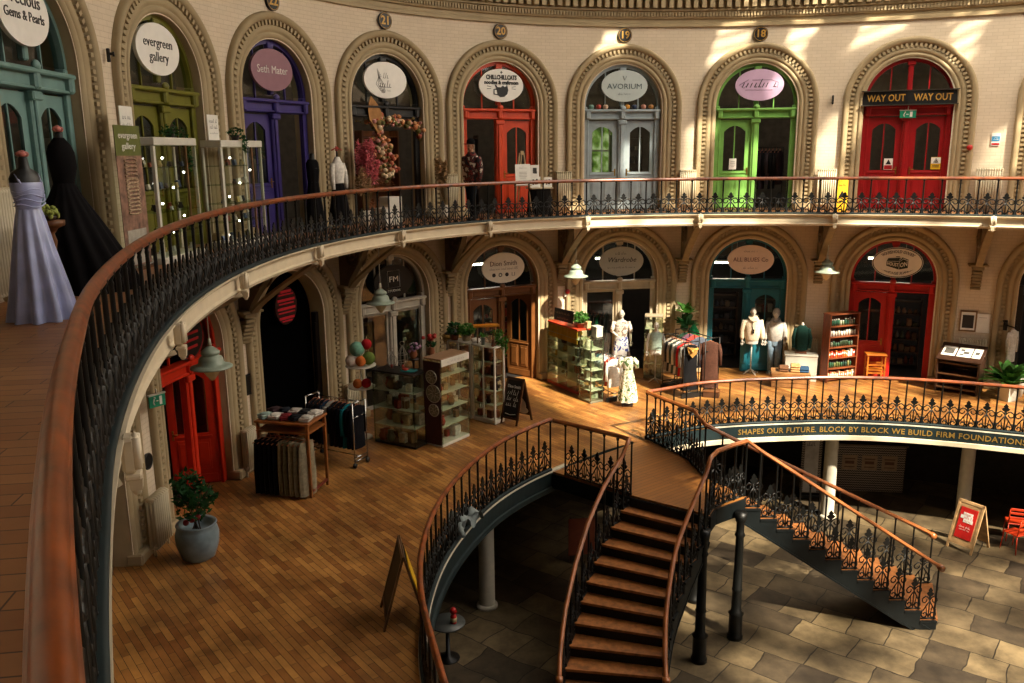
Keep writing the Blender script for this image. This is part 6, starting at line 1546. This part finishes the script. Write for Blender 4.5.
glass_case('glass_case', 'tall glass case of pale ornaments behind the vintage rail', (3.78, 23.95), (4.28, 23.85), .36, 1.85, CASEGLASS, mat('cab_base', '#6a6654', .5), mat('case_top', '#9a8c74', .5), 4, .08, .05, 61, 18, ['#c9c4b0', '#a39a84', '#8a7a5c', '#6a7a5c'])

# the teal shop's display
HOOD = cloth('#d2c3aa'); GREYM = cloth('#a8a39c')
def hoodie(r, m_, hood=False):
    m = MB(); rings(m, [(.90, 0, 0, .165, .125), (.97, 0, 0, .185, .14), (1.2, 0, -.01, .20, .145), (1.36, 0, 0, .205, .125), (1.44, 0, 0, .14, .09), (1.50, 0, .01, .085, .08), (1.52, 0, .0, .075, .07)], 18)
    for q in (-1, 1): limb(m, [(q*.185, 0, 1.40), (q*.245, .02, 1.15), (q*.255, -.02, .96), (q*.253, -.035, .92)], [.075, .066, .056, .04])
    m.build('sweatshirt', [m_], r)
    m = MB(); m.tube([(-.10, -.04, 1.47), (-.06, -.12, 1.42), (0, -.14, 1.40), (.06, -.12, 1.42), (.10, -.04, 1.47), (.08, .07, 1.50), (-.08, .07, 1.50)], .03, 6, closed=True); m.build('collar', [m_], r)
r = mannequin('dressed_mannequin', 'mannequin torso on a stand in a cream hooded sweatshirt before the teal door', (6.98, 24.35, 0), rad(-8), legs=False, s=1.14); hoodie(r, HOOD)
m = MB(); m.tube([(-.03, -.15, 1.42), (-.02, -.165, 1.2)], .008, 4); m.box((0, -.17, 1.15), (.05, .02, .1)); m.build('black_tag', [BLACK], r)
for ch in r.children:
    if ch.name.split('.')[0] in ('sweatshirt', 'collar', 'black_tag'): ch.scale = (1.14,)*3
r = mannequin('dressed_mannequin', 'mannequin in a grey hooded top and pale blue jeans before the teal door', (7.66, 24.38, 0), rad(-18), skin=MANN, s=1.09); hoodie(r, GREYM)
m = MB()
rings(m, [(.78, 0, 0, .16, .12), (.98, 0, 0, .165, .125)], 16)
for q in (-1, 1): limb(m, [(q*.085, 0, .90), (q*.09, -.02, .48), (q*.085, .01, .07)], [.105, .085, .075])
m.build('jeans', [cloth('#7d93a5')], r)
m = MB(); m.ball((0, .02, 1.66), (.10, .12, .13), 14, 10); m.build('hood', [GREYM], r)
for ch in r.children:
    if ch.name.split('.')[0] in ('sweatshirt', 'collar', 'jeans', 'hood'): ch.scale = (1.09,)*3
r = thing('white_cube', 'white painted display cube beside the pale blue jeans', 'plinth', (8.22, 23.72, 0), rad(-16)); m = MB(); m.box((0, 0, .36), (.86, .50, .72), bev=.008); m.build('cube_body', [WHITE], r); m = MB(); m.box((0, 0, .735), (.90, .54, .03), bev=.006); m.build('top_board', [WHITE], r)
r = thing('jumper_form', 'torso form in a bottle green jumper on the white display cube', 'mannequin', (8.22, 23.75, .75), rad(-16)); r.scale = (.84, .9, 1.06)
m = MB(); m.box((0, 0, .03), (.36, .2, .06), bev=.01); m.cyl((0, 0, .05), (0, 0, .25), .02, n=8); m.build('wooden_foot', [wood('#7a4a30')], r)
m = MB(); rings(m, [(.74, 0, 0, .06, .055), (.80, 0, 0, .05, .05), (.84, 0, 0, .03, .03)], 12); m.build('neck', [MANN], r)
m = MB(); rings(m, [(.10, 0, 0, .20, .13), (.2, 0, 0, .21, .14), (.5, 0, -.01, .22, .15), (.66, 0, 0, .22, .13), (.73, 0, 0, .14, .09), (.77, 0, 0, .07, .065)], 18)
for q in (-1, 1): limb(m, [(q*.19, 0, .68), (q*.27, -.02, .42), (q*.26, -.08, .16)], [.075, .066, .05])
m.build('jumper', [cloth('#1c3a34')], r)
for lab, x, y, z, w, d, h, c, rz in (('wooden crate on the boards in front of the white cube', 7.72, 23.05, 0, 1.0, .6, .40, '#8a6038', -.25), ('second wooden crate behind the first by the white cube', 8.05, 22.88, 0, .0, .0, .0, '#8a6038', -.3)):
    if not w: continue
    r = thing('wooden_crate', lab, 'crate', (x, y, z), rz)
    for k in range(3):
        m = MB(); m.box((0, -d/2, .07+.13*k), (w, .018, .115)); m.box((0, d/2, .07+.13*k), (w, .018, .115)); m.box((-w/2, 0, .07+.13*k), (.018, d, .115)); m.box((w/2, 0, .07+.13*k), (.018, d, .115)); m.build('slat', [wood(c)], r)
    m = MB(); m.box((0, 0, .02), (w, d, .02)); m.build('bottom', [wood(c)], r); m = MB(); m.box((0, 0, h), (w+.02, d+.02, .02)); m.build('lid', [wood('#9a6e42')], r)
for k, (c, lab, u) in enumerate((('#6a4a34', 'folded brown corduroy trousers on the wooden crate', -.18), ('#b08a5c', 'folded tan trousers on the wooden crate beside the blue pair', .12), ('#2f4a66', 'folded blue jeans at the end of the wooden crate', .36))):
    t_ = thing('folded_trousers', lab, 'clothing', (7.72+u*.97, 23.05-u*.25, .412), -.3, 'folded trousers on the crate'); m = MB()
    for q in range(2+(k == 1)): m.box((0, 0, .035+.065*q), (.26, .36, .06), bev=.025)
    m.build('fold', [cloth(c)], t_)

# scarlet shop: bookcase, stool, slanted desk, plant, coat hooks
BW = wood('#7a3f22')
r = thing('bookcase', 'tall red brown open bookcase beside the scarlet shop door', 'bookcase', (9.24, 23.56, 0), rad(20)); W, D, H = .98, .30, 1.95
for s in (-1, 1): m = MB(); m.box((s*W/2, 0, H/2), (.035, D, H)); m.build('side_panel', [BW], r)
m = MB(); m.box((0, D/2, H/2), (W, .015, H)); m.build('back_panel', [wood('#5a3018')], r)
m = MB(); m.box((0, 0, H-.015), (W+.05, D+.03, .035), bev=.006); m.build('top', [BW], r)
SZ = [.08+.302*k for k in range(6)]
for z in SZ: m = MB(); m.box((0, 0, z), (W-.03, D-.01, .025)); m.build('shelf', [BW], r)
R = random.Random(77); cr_, sr2 = math.cos(rad(20)), math.sin(rad(20))
rows = [['#c97a48', '#d8b08a', '#b8563a', '#caa080'], ['#2f5a40', '#5a6a3a', '#24463a', '#7a7a4a'], ['#c86a2c', '#b84a22', '#d8d0c0', '#a83a20', '#c9c2b0'], ['#3a5a44', '#5c6a58', '#8a8a74', '#3a4a34'], ['#d8d2c4', '#c9c4b6', '#b8b0a0', '#e0dbd0'], ['#3a6a52', '#2f5a4a', '#6a7a5a', '#a8a890']]
kinds = ['orange', 'green', 'orange red', 'mixed green', 'white', 'dark green']; shelfn = ['bottom', 'second', 'third', 'fourth', 'fifth', 'top']
for si, z in enumerate(SZ):
    u = -W/2+.06; k = 0
    while u < W/2-.08:
        w = R.uniform(.05, .08) if si not in (4,) else R.uniform(.07, .09); h = R.uniform(.13, .20); c = R.choice(rows[si]); jar = si in (1, 3, 4, 5)
        loc = (9.24+(u+w/2)*cr_+.03*sr2, 23.56+(u+w/2)*sr2-.03*cr_, z+.0135)
        k += 1; ordn = 'first second third fourth fifth sixth seventh eighth ninth tenth eleventh twelfth thirteenth fourteenth fifteenth sixteenth'.split()[k-1]
        t_ = thing('storage_jar' if jar else 'packet', '%s %s %s from the wall end of the bookcase\'s %s shelf' % (ordn, kinds[si], 'jar' if jar else 'packet', shelfn[si]), 'jar' if jar else 'packet', loc, rad(20), 'goods on the bookcase %s shelf' % shelfn[si])
        m = MB(); mm = mat('goods_'+c[1:], c, .4, var=.1)
        if jar: m.lathe([(w*.45, 0), (w*.47, h*.7), (w*.3, h*.85)], 10); jb = m.build('jar_body', [mm], t_); m = MB(); m.lathe([(w*.34, h*.85), (w*.34, h), (0, h)], 10); m.build('lid', [WHITE if si == 5 else BLACK], jb)
        else: m.box((0, 0, h/2), (w*.9, .12, h), bev=.006); jb = m.build('carton', [mm], t_); m = MB(); m.box((0, -.062, h*.6), (w*.6, .004, h*.3)); m.build('paper_label', [PAPER], jb)
        u += w+.012
r = thing('wooden_stool', 'orange wooden stool in front of the scarlet shop door', 'stool', (10.30, 23.62, 0), rad(-10)); OW = wood('#b8691e')
m = MB(); m.box((0, 0, .74), (.56, .42, .04), bev=.012); m.build('seat', [OW], r)
for sx in (-1, 1):
    for sy in (-1, 1): m = MB(); m.box((sx*.23, sy*.16, .36), (.04, .04, .72)); m.build('leg', [OW], r)
for z in (.22, .45):
    m = MB(); m.box((0, -.16, z), (.44, .02, .05)); m.box((0, .16, z), (.44, .02, .05)); m.build('stretcher', [OW], r)
m = MB(); m.box((0, 0, .30), (.44, .34, .02)); m.build('shelf', [OW], r)
r = thing('slanted_desk', 'dark wooden slanted top display desk by the peace lily', 'desk', (12.03, 22.30, 0), rad(-40)); DW = wood('#3a2418')
for s in (-1, 1): m = MB(); m.slab([(s*.50-.02, -.33), (s*.50+.02, -.33), (s*.50+.02, .33), (s*.50-.02, .33)], 0, .92); m.build('side_panel', [DW], r)
m = MB(); m.box((0, 0, 1.06), (1.10, .82, .04), rx=.40, bev=.01); m.build('sloping_top', [DW], r)
for z in (.12, .50, .80): m = MB(); m.box((0, 0, z), (1.0, .62, .03)); m.build('shelf', [wood('#5a3a22')], r)
m = MB(); m.box((0, .32, .5), (1.0, .02, .9)); m.build('back_panel', [DW], r)
ca, sa = math.cos(rad(-40)), math.sin(rad(-40))
for u, w, lab, mk in ((-.30, .34, 'printed sheet with a dark drawing at the door end of the desk', [(0, 0, .7, .6)]), (.08, .34, 'printed sheet with small dark marks in the middle of the desk', [(-.2, .2, .3, .2), (.1, -.05, .4, .25), (-.2, -.25, .3, .15)]), (.38, .2, 'smaller printed sheet at the lily end of the desk', [(0, 0, .5, .3)])):
    t_ = thing('printed_sheet', lab, 'paper', (12.03+u*ca, 22.30+u*sa, 1.082), 0, 'sheets on the slanted desk'); t_.rotation_euler = (.40, 0, rad(-40))
    m = MB(); m.box((0, 0, .002), (w, .44, .004)); m.build('paper', [PAPER], t_); m = MB()
    for b in mk: m.box((b[0]*w, b[1]*.44, .005), (b[2]*w, b[3]*.44, .002))
    m.build('print', [mat('print_dark', '#4a4640', .8)], t_)
r = thing('peace_lily', 'large peace lily in a white square pot by the slanted desk', 'plant', (12.85, 21.42, 0), .4)
m = MB(); m.box((0, 0, .20), (.30, .30, .40), taper=1.12); m.build('pot', [WHITE], r); plant(r, 52, 1.02, .10, (.55, 1.4), .06, LEAF, z=.36, droop=.38, seed=14)
r = thing('white_pot', 'small white conical pot on the floor behind the peace lily', 'pot', (13.3, 21.75, 0)); m = MB(); m.lathe([(.12, 0), (.2, .5), (.21, .52), (.18, .52), (.15, .4), (0, .4)], 18); m.build('pot_body', [WHITE], r); m = MB(); m.lathe([(0, .41), (.15, .42)], 12); m.build('soil', [mat('soil', '#2a1d14', .9)], r)
(x, y, z), a = wloc(-53.3, .10, 1.78)
r = thing('coat_hooks', 'black iron coat hook arm on the wall above the peace lily', 'hook', (x, y, z), a); m = MB(); m.box((0, .04, 0), (.10, .04, .28), bev=.01); m.tube([(0, 0, .05), (.06, -.16, .02), (.20, -.22, .0), (.26, -.22, .06)], .014, 6); m.tube([(0, 0, .08), (-.04, -.12, .1), (-.08, -.14, .16)], .012, 6); m.build('hook_iron', [BLACK], r)
t_ = hanging('white_jacket', 'white jacket with a brown strap hung on the iron coat hook', (x+.18*math.cos(a)+.2*math.sin(a), y+.18*math.sin(a)-.2*math.cos(a), 1.78), a+.9, .30, .92, '#cfc9bd', None, 'top')

# goods glimpsed inside the shops
DKW = wood('#3a2a1e')
def inside_rail(bay, z0, dx, dy, n, cols, what, sc=1.0):
    (x, y, z), a = wloc(BAYS[bay], -dy, z0, dx)
    r = thing('garment_rail', 'dark clothes rail inside the %s' % what, 'clothes rail', (x, y, z), a); w = .10*n+.1
    m = MB(); m.cyl((-w/2, 0, 1.7), (w/2, 0, 1.7), .015, n=8); m.build('top_rail', [BLACK], r)
    for s in (-1, 1): m = MB(); m.cyl((s*w/2, 0, .03), (s*w/2, 0, 1.7), .015, n=8); m.box((s*w/2, 0, .02), (.05, .45, .04)); m.build('end_frame', [BLACK], r)
    for k in range(n):
        u = (k-(n-1)/2)*.10
        hanging('hanging_shirt', '%s hanging garment from the door post on the rail inside the %s' % ('first second third fourth fifth sixth seventh eighth ninth tenth'.split()[k], what), (x+u*math.cos(a), y+u*math.sin(a), z0+1.67), a+PI/2-.5, .42, .9+.25*((k*7) % 3)/2, cols[k % len(cols)], 'clothes inside the %s' % what)
inside_rail('lime', ZG, .50, .95, 8, ['#141416', '#1c1a1e', '#2a2024', '#101014', '#3a3034'], 'lime shop')
inside_rail('purple', ZG, .45, 1.1, 6, ['#3a3a44', '#7a6a60', '#2a4a50', '#1c1a1e'], 'purple shop')
inside_rail('grey', 0, -.5, .95, 7, ['#1c5a3a', '#1a1a1e', '#26302a', '#141416'], 'cream dress shop')
def inside_shelf(bay, z0, dx, dy, what, cols, seed, w=.9):
    (x, y, z), a = wloc(BAYS[bay], -dy, z0, dx); r = thing('wall_shelf', 'dark shelf of goods seen through the %s' % what, 'shelf', (x, y, z), a)
    for s in (-1, 1): m = MB(); m.box((s*w/2, 0, 1.05), (.04, .3, 2.1)); m.build('side_panel', [DKW], r)
    R = random.Random(seed)
    for k in range(6):
        m = MB(); m.box((0, 0, .12+.38*k), (w, .3, .03)); m.build('shelf_board', [DKW], r)
        for q in range(5):
            if k == 5: continue
            c = R.choice(cols); m = MB(); h = R.uniform(.1, .26)
            if R.random() < .5: m.box((-w/2+.12+q*(w-.2)/4.4, -.02, .135+.38*k+h/2), (.13, .16, h), bev=.01)
            else: m.lathe([(.05, 0), (.065, h*.5), (.03, h*.85), (.035, h)], 10, c=(-w/2+.12+q*(w-.2)/4.4, -.02, .135+.38*k))
            m.build('shelf_goods', [mat('shopware_'+c[1:], c, .5)], r)
inside_shelf('grey', ZG, .55, 1.6, 'pale grey door', ['#8a3a2a', '#6a6a5a', '#b08a5a', '#3a3a3a'], 5)
inside_shelf('way_out', 0, .5, 1.6, 'scarlet shop doorway', ['#5a4a34', '#3a4a3a', '#8a6a4a', '#6a3a2a'], 6)
inside_shelf('lime', 0, .5, .95, 'teal door glass', ['#d8d2c4', '#a82a2c', '#c9b8a4', '#8a1f24'], 7)
inside_shelf('lime', 0, -.5, 1.8, 'open side of the teal shop', ['#3a3a40', '#2a3a4a', '#5a4a3a'], 8)
inside_shelf('cats', 0, .45, 1.4, 'open brown door', ['#8a2a1c', '#c9702c', '#a83a2a', '#5a3a24'], 9)
inside_shelf('cats', ZG, -.5, 1.5, 'open side of the orange door', ['#c9b8a4', '#8a7a6a', '#6a5a4a'], 10)
# grey shirt dropped through the well railing
r = thing('dropped_shirt', 'crumpled pale grey shirt caught low in the railing beside the dark void', 'clothing', (-.86, 13.86, .10), rad(60))
m = MB(); R = random.Random(4); rows = []
for i in range(13):
    rows.append([(-.34+.057*i+R.uniform(-.015, .015), -.22+.055*j+R.uniform(-.015, .015), .12+.13*math.sin(i*.9+j*.5)*math.cos(j*.8)+.10*math.exp(-((i-6)**2+(j-4)**2)/14)) for j in range(9)])
m.strip(rows, 0, True); m.build('shirt_body', [cloth('#7d8584')], r)
m = MB(); limb(m, [(.25, .1, .18), (.42, .16, .10), (.52, .10, .05)], [.06, .055, .045]); limb(m, [(-.28, -.1, .16), (-.40, -.2, .08), (-.44, -.28, .05)], [.06, .05, .045]); m.build('sleeve', [cloth('#7d8584')], r)

# ------------------------------------------------------------------ basement
COLM = mat('column_paint', '#c9c2b0', .5, var=.06)
for lab, x, y in (('plain white column standing in the dark void under the curved railing', -.57, 16.25), ('plain white column behind the far stair flight', 8.05, 20.55), ('plain cream column beside the red sandwich board', 11.5, 20.5)):
    r = thing('basement_column', lab, 'column', (x, y, ZB)); m = MB(); m.lathe([(.18, .0), (.165, .1), (.16, 2.2), (.17, 2.22), (.17, 2.26), (.20, 2.34), (.20, 2.39)], 20); m.build('shaft', [COLM], r); m = MB(); m.lathe([(.22, 0), (.22, .05), (.18, .08)], 20); m.build('foot_ring', [COLM], r)
r = thing('round_table', 'round grey topped table in the dark void below the curved railing', 'table', (-1.25, 14.38, ZB)); m = MB(); m.lathe([(0, .72), (.33, .72), (.335, .735), (.33, .75), (0, .75)], 28); m.build('tabletop', [mat('table_grey', '#4c4e4c', .4)], r); m = MB(); m.lathe([(.22, 0), (.22, .02), (.04, .05), (.035, .72)], 14); m.build('pedestal', [BLACK], r)
r = thing('red_bottle', 'red capped bottle with a cream label on the round grey table', 'bottle', (-1.13, 14.34, ZB+.75))
m = MB(); m.lathe([(.055, 0), (.06, .02), (.06, .14), (.03, .19)], 12); m.build('bottle_body', [mat('bottle_red', '#b01f1c', .35)], r); m = MB(); m.ball((0, 0, .245), (.065, .065, .07), 12, 8); m.build('cap', [mat('bottle_red', '#b01f1c', .35)], r); m = MB(); m.lathe([(.062, .04), (.062, .12)], 12); m.build('paper_label', [mat('label_cream', '#c9b88a', .7)], r)
zig = bpy.data.materials.new('zigzag_cloth'); zig.use_nodes = True; nt = zig.node_tree; b = nt.nodes['Principled BSDF']; tc = nt.nodes.new('ShaderNodeTexCoord'); sp = nt.nodes.new('ShaderNodeSeparateXYZ'); nt.links.new(tc.outputs['Object'], sp.inputs[0])
def node(op, *ins):
    n = nt.nodes.new('ShaderNodeMath'); n.operation = op
    for i, v in enumerate(ins):
        if isinstance(v, (int, float)): n.inputs[i].default_value = v
        else: nt.links.new(v, n.inputs[i])
    return n.outputs[0]
tri = node('PINGPONG', sp.outputs[0], .03); s_ = node('ADD', sp.outputs[2], node('MULTIPLY', tri, 1.0)); fr_ = node('FRACT', node('MULTIPLY', s_, 15.0)); st = node('GREATER_THAN', fr_, .5)
mx = nt.nodes.new('ShaderNodeMix'); mx.data_type = 'RGBA'; nt.links.new(st, mx.inputs[0]); mx.inputs[6].default_value = lin('#1a1614')+[1]; mx.inputs[7].default_value = lin('#8a7a6c')+[1]; nt.links.new(mx.outputs[2], b.inputs['Base Color']); b.inputs['Roughness'].default_value = .8
r = thing('market_counter', 'black and white zigzag fronted counter under the gold lettered band', 'counter', (9.75, 22.35, ZB), rad(-8))
m = MB(); m.box((0, 0, .68), (1.85, .5, 1.30)); m.build('zigzag_front', [zig], r); m = MB(); m.box((0, 0, 1.36), (1.95, .6, .05), bev=.01); m.build('worktop', [wood('#5a4630')], r)
for k in range(3):
    (xx, yy) = (9.75-.52+.52*k, 22.35-.27-.0*k); ang = rad(-8)
    notice(('brown printed poster at the column end of the zigzag counter', 'brown printed poster in the middle of the zigzag counter', 'brown printed poster at the far end of the zigzag counter')[k], (9.75+(.52*(k-1))*math.cos(ang)+.262*math.sin(ang), 22.35+(.52*(k-1))*math.sin(ang)-.262*math.cos(ang), ZB+.86), ang, .40, .42, mat('poster_brown', '#8a7258', .7), [('print', mat('print_rust', '#5a3a2c', .7), [(0, .25, .7, .08), (0, .0, .6, .2), (0, -.3, .7, .06)])], kind='poster')
r = thing('fabric_banner', 'tall pale banner with a zigzag border behind the white column', 'banner', (8.05, 21.9, ZB), rad(-8)); m = MB(); m.box((0, 0, 1.2), (.52, .03, 2.2)); m.build('zigzag_border', [zig], r); m = MB(); m.box((0, -.02, 1.2), (.36, .012, 2.16)); m.build('pale_sheet', [mat('banner_grey', '#a39c94', .7)], r); m = MB()
for k in range(4): scribble(m, .11, (0, -.03, 1.95-.16*k), .26, 20+k, 0)
m.build('lettering', [INK], r); m = MB(); m.box((0, .02, .04), (.6, .3, .08), bev=.01); m.build('base', [BLACK], r)
def red_board(b, L):
    b.box((0, -.014, L*.56), (.40, .008, L*.62))
def red_text(b, L):
    for k, (x, z, w, h) in enumerate(((.0, .74, .22, .08), (-.02, .68, .28, .08), (.03, .61, .22, .08))): b.box((x, -.021, L*z), (w, .004, h))
    scribble(b, .05, (0, -.022, L*.48), .28, 41, 0); scribble(b, .05, (0, -.022, L*.43), .24, 42, 0)
r = a_board('wooden sandwich board with a red poster on the stone floor by the stair foot', (10.42, 18.55, ZB), rad(-58), .75, 1.12, .62, wood('#b89468'), wood('#b89468'), [('red_poster', mat('poster_red', '#c01f1c', .5), red_board), ('white_splash', PAPER, red_text), ('marks', mat('poster_red', '#c01f1c', .5), lambda b, L: [scribble(b, .07, (q*.02, -.0245, L*(.735-.065*q)), .2, 50+q, 0) for q in range(3)])])
CH = mat('chair_orange', '#c43a18', .4)
def metal_chair(label, x, y, rz, first=None):
    if first: return again(first, (x, y, ZB), rz, label, 'orange red cafe chairs')
    r = thing('cafe_chair', label, 'chair', (x, y, ZB), rz, 'orange red cafe chairs')
    m = MB(); m.box((0, 0, .45), (.40, .40, .03), bev=.012); m.build('seat', [CH], r)
    for sx in (-1, 1):
        for sy in (-1, 1): m = MB(); m.tube([(sx*.17, sy*.17, .44), (sx*.20, sy*.21, 0)], .014, 6); m.build('leg', [CH], r)
    m = MB()
    for sx in (-1, 1): m.tube([(sx*.18, .18, .45), (sx*.18, .24, .84)], .014, 6)
    for z in (.62, .74, .84): m.box((0, .205+(z-.45)*.1, z), (.36, .02, .06), bev=.008)
    m.build('backrest', [CH], r); return r
c1_ = metal_chair('orange red slatted cafe chair next to the red sandwich board', 11.72, 18.55, rad(200))
metal_chair('orange red cafe chair behind the first, at the edge of the stone floor', 12.05, 19.15, rad(160), c1_)
(x, y, z) = (1.7, 19.6, ZB)
r = thing('brown_board', 'brown notice board leaning in the dark void behind the stair', 'notice board', (1.55, 18.2, ZB), rad(10)); m = MB(); m.box((0, 0, .62), (.62, .03, .90), bev=.01); m.build('board', [mat('board_rust', '#7a3a22', .7)], r)
for s in (-1, 1): m = MB(); m.box((s*.26, .02, .55), (.04, .04, 1.1)); m.build('leg', [wood('#4a3020')], r)
# ------------------------------------------------------------------ the unseen domed roof: boarding and panes laid out to shape shade and sun
FROST = bpy.data.materials.new('diffusing_pane'); FROST.use_nodes = True  # diffusing panes added to give the far wall more soft light
nt = FROST.node_tree; nt.nodes.remove(nt.nodes['Principled BSDF']); tl = nt.nodes.new('ShaderNodeBsdfTranslucent'); tl.inputs['Color'].default_value = (.85, .82, .76, 1); nt.links.new(tl.outputs[0], nt.nodes['Material Output'].inputs['Surface'])
ROOFM = mat('roof_shade_boards', '#3c342a', .8, var=.1)  # dark boards shade the near side and hold back bounced light
def roof_z(x, y):
    dx, dy = x-CX, y-CY; u, w = dx*cP+dy*sP, -dx*sP+dy*cP
    return 12.0+5.5*max(0, 1-(u/EA)**2-(w/EB)**2)**.8
def inside(x, y, k=1.0):
    dx, dy = x-CX, y-CY; u, w = dx*cP+dy*sP, -dx*sP+dy*cP
    return (u/EA)**2+(w/EB)**2 < k
def glazed(x, y):
    # glazing starts past a line placed to keep the left side in shade
    lim = 5.2+(22-y)*.36 if y > 8 else 10.3+(8-y)*.52
    return x > lim
mb = MB(); RR = random.Random(SEED_ROOF if 'SEED_ROOF' in globals() else 12)
cx_, cy_ = 1.5, .55
ang = rad(24); ca, sa = math.cos(ang), math.sin(ang)
def rp(i, j): 
    x, y = i*ca-j*sa, i*sa+j*ca; return CX+x, CY+y
def face(a, b, c, d, mi=0):
    q = [rp(a, c), rp(b, c), rp(b, d), rp(a, d)]
    mb.add([(x, y, roof_z(x, y)) for x, y in q], [(0, 1, 2, 3)], mi)
n = 0
for i in range(-20, 20):
    blind = {}
    for j in range(-42, 42):
        a, b, c, d = i*cx_, (i+1)*cx_, j*cy_, (j+1)*cy_
        x, y = rp((a+b)/2, (c+d)/2)
        if not inside(x, y, 1.06): continue
        key = (i, j//2)
        if key not in blind: blind[key] = RR.random()
        dens = .44 if y > 12.2 else (.10 if y > 3 else .50)  # share of closed panes per zone, set to place the sun patches
        if glazed(x, y) and blind[key] > dens:
            if y > 12.2:
                f, g = cx_*RR.uniform(.22, .40), cy_*RR.uniform(.12, .3); face(a, a+f, c, d, 1); face(b-f, b, c, d, 1); face(a+f, b-f, c, c+g, 1); face(a+f, b-f, d-g, d, 1); continue
            f = .10; face(a, a+f, c, d); face(b-f, b, c, d); face(a+f, b-f, c, c+.06); face(a+f, b-f, d-.06, d)
        else: face(a, b, c, d, 1 if glazed(x, y) and y > 9 else 0)
struct(mb.build('ceiling', [ROOFM, FROST]))

# ------------------------------------------------------------------ light
sc = bpy.context.scene
sc.view_settings.view_transform = 'Standard'; sc.view_settings.look = 'None'; sc.view_settings.gamma = 1; sc.view_settings.use_curve_mapping = False
sc.view_settings.exposure = 0.1
w = bpy.data.worlds.new('World'); sc.world = w; w.use_nodes = True
bg = w.node_tree.nodes['Background']; bg.inputs[0].default_value = (1, .92, .85, 1); bg.inputs[1].default_value = 3.9
sun = bpy.data.lights.new('sun', 'SUN'); so = bpy.data.objects.new('sun', sun); C.objects.link(so)
sun.energy = 19.0; sun.angle = rad(1.5); sun.color = (1, .88, .68)
so.rotation_euler = Vector((-.6, .9, -1.0)).to_track_quat('-Z', 'Y').to_euler()

# strip lamps in the shops; gallery ones added out of view to brighten interiors
STRIP = bpy.data.materials.new('strip_tube'); STRIP.use_nodes = True
b = STRIP.node_tree.nodes['Principled BSDF']; b.inputs['Emission Color'].default_value = (1, .86, .68, 1); b.inputs['Emission Strength'].default_value = 26.0
for bay, z0, zc, dy, dx, lab in (('way_out', 0, 3.25, 1.6, 0, 'strip lamp burning inside the scarlet shop'), ('lime', 0, 3.1, 1.2, -.6, 'strip lamp burning inside the teal door shop'), ('grey', 0, 3.2, 1.8, .3, 'strip lamp burning inside the cream dress shop'), ('cats', 0, 3.2, 1.8, .3, 'strip lamp burning behind the brown door'),
    ('cats', ZG, 4.1, .9, 0, 'added unseen fill lamp behind the orange gallery door'), ('grey', ZG, 4.1, .9, 0, 'added unseen fill lamp behind the pale grey gallery doors'), ('lime', ZG, 4.1, .9, 0, 'added unseen fill lamp behind the lime gallery door'), ('purple', ZG, 4.1, .9, 0, 'added unseen fill lamp behind the purple gallery door'), ('evergreen', ZG, 4.1, .9, 0, 'added unseen fill lamp behind the olive gallery door'), ('florist', ZG, 4.1, .9, 0, 'added unseen fill lamp inside the florist')):
    (x, y, z), a = wloc(BAYS[bay], -dy, z0+zc, dx)
    r = thing('strip_lamp', lab, 'lamp', (x, y, z), a)
    m = MB(); m.cyl((-.6, 0, 0), (.6, 0, 0), .03, n=10); m.build('tube', [STRIP], r); m = MB(); m.box((0, 0, .06), (1.3, .12, .05), bev=.01)
    for s in (-1, 1): m.box((s*.62, 0, .02), (.03, .06, .10)); m.cyl((s*.4, 0, .08), (s*.4, 0, (4.3 if z0 else 4.35)-zc), .01, n=6)
    m.build('fitting', [WHITE], r)
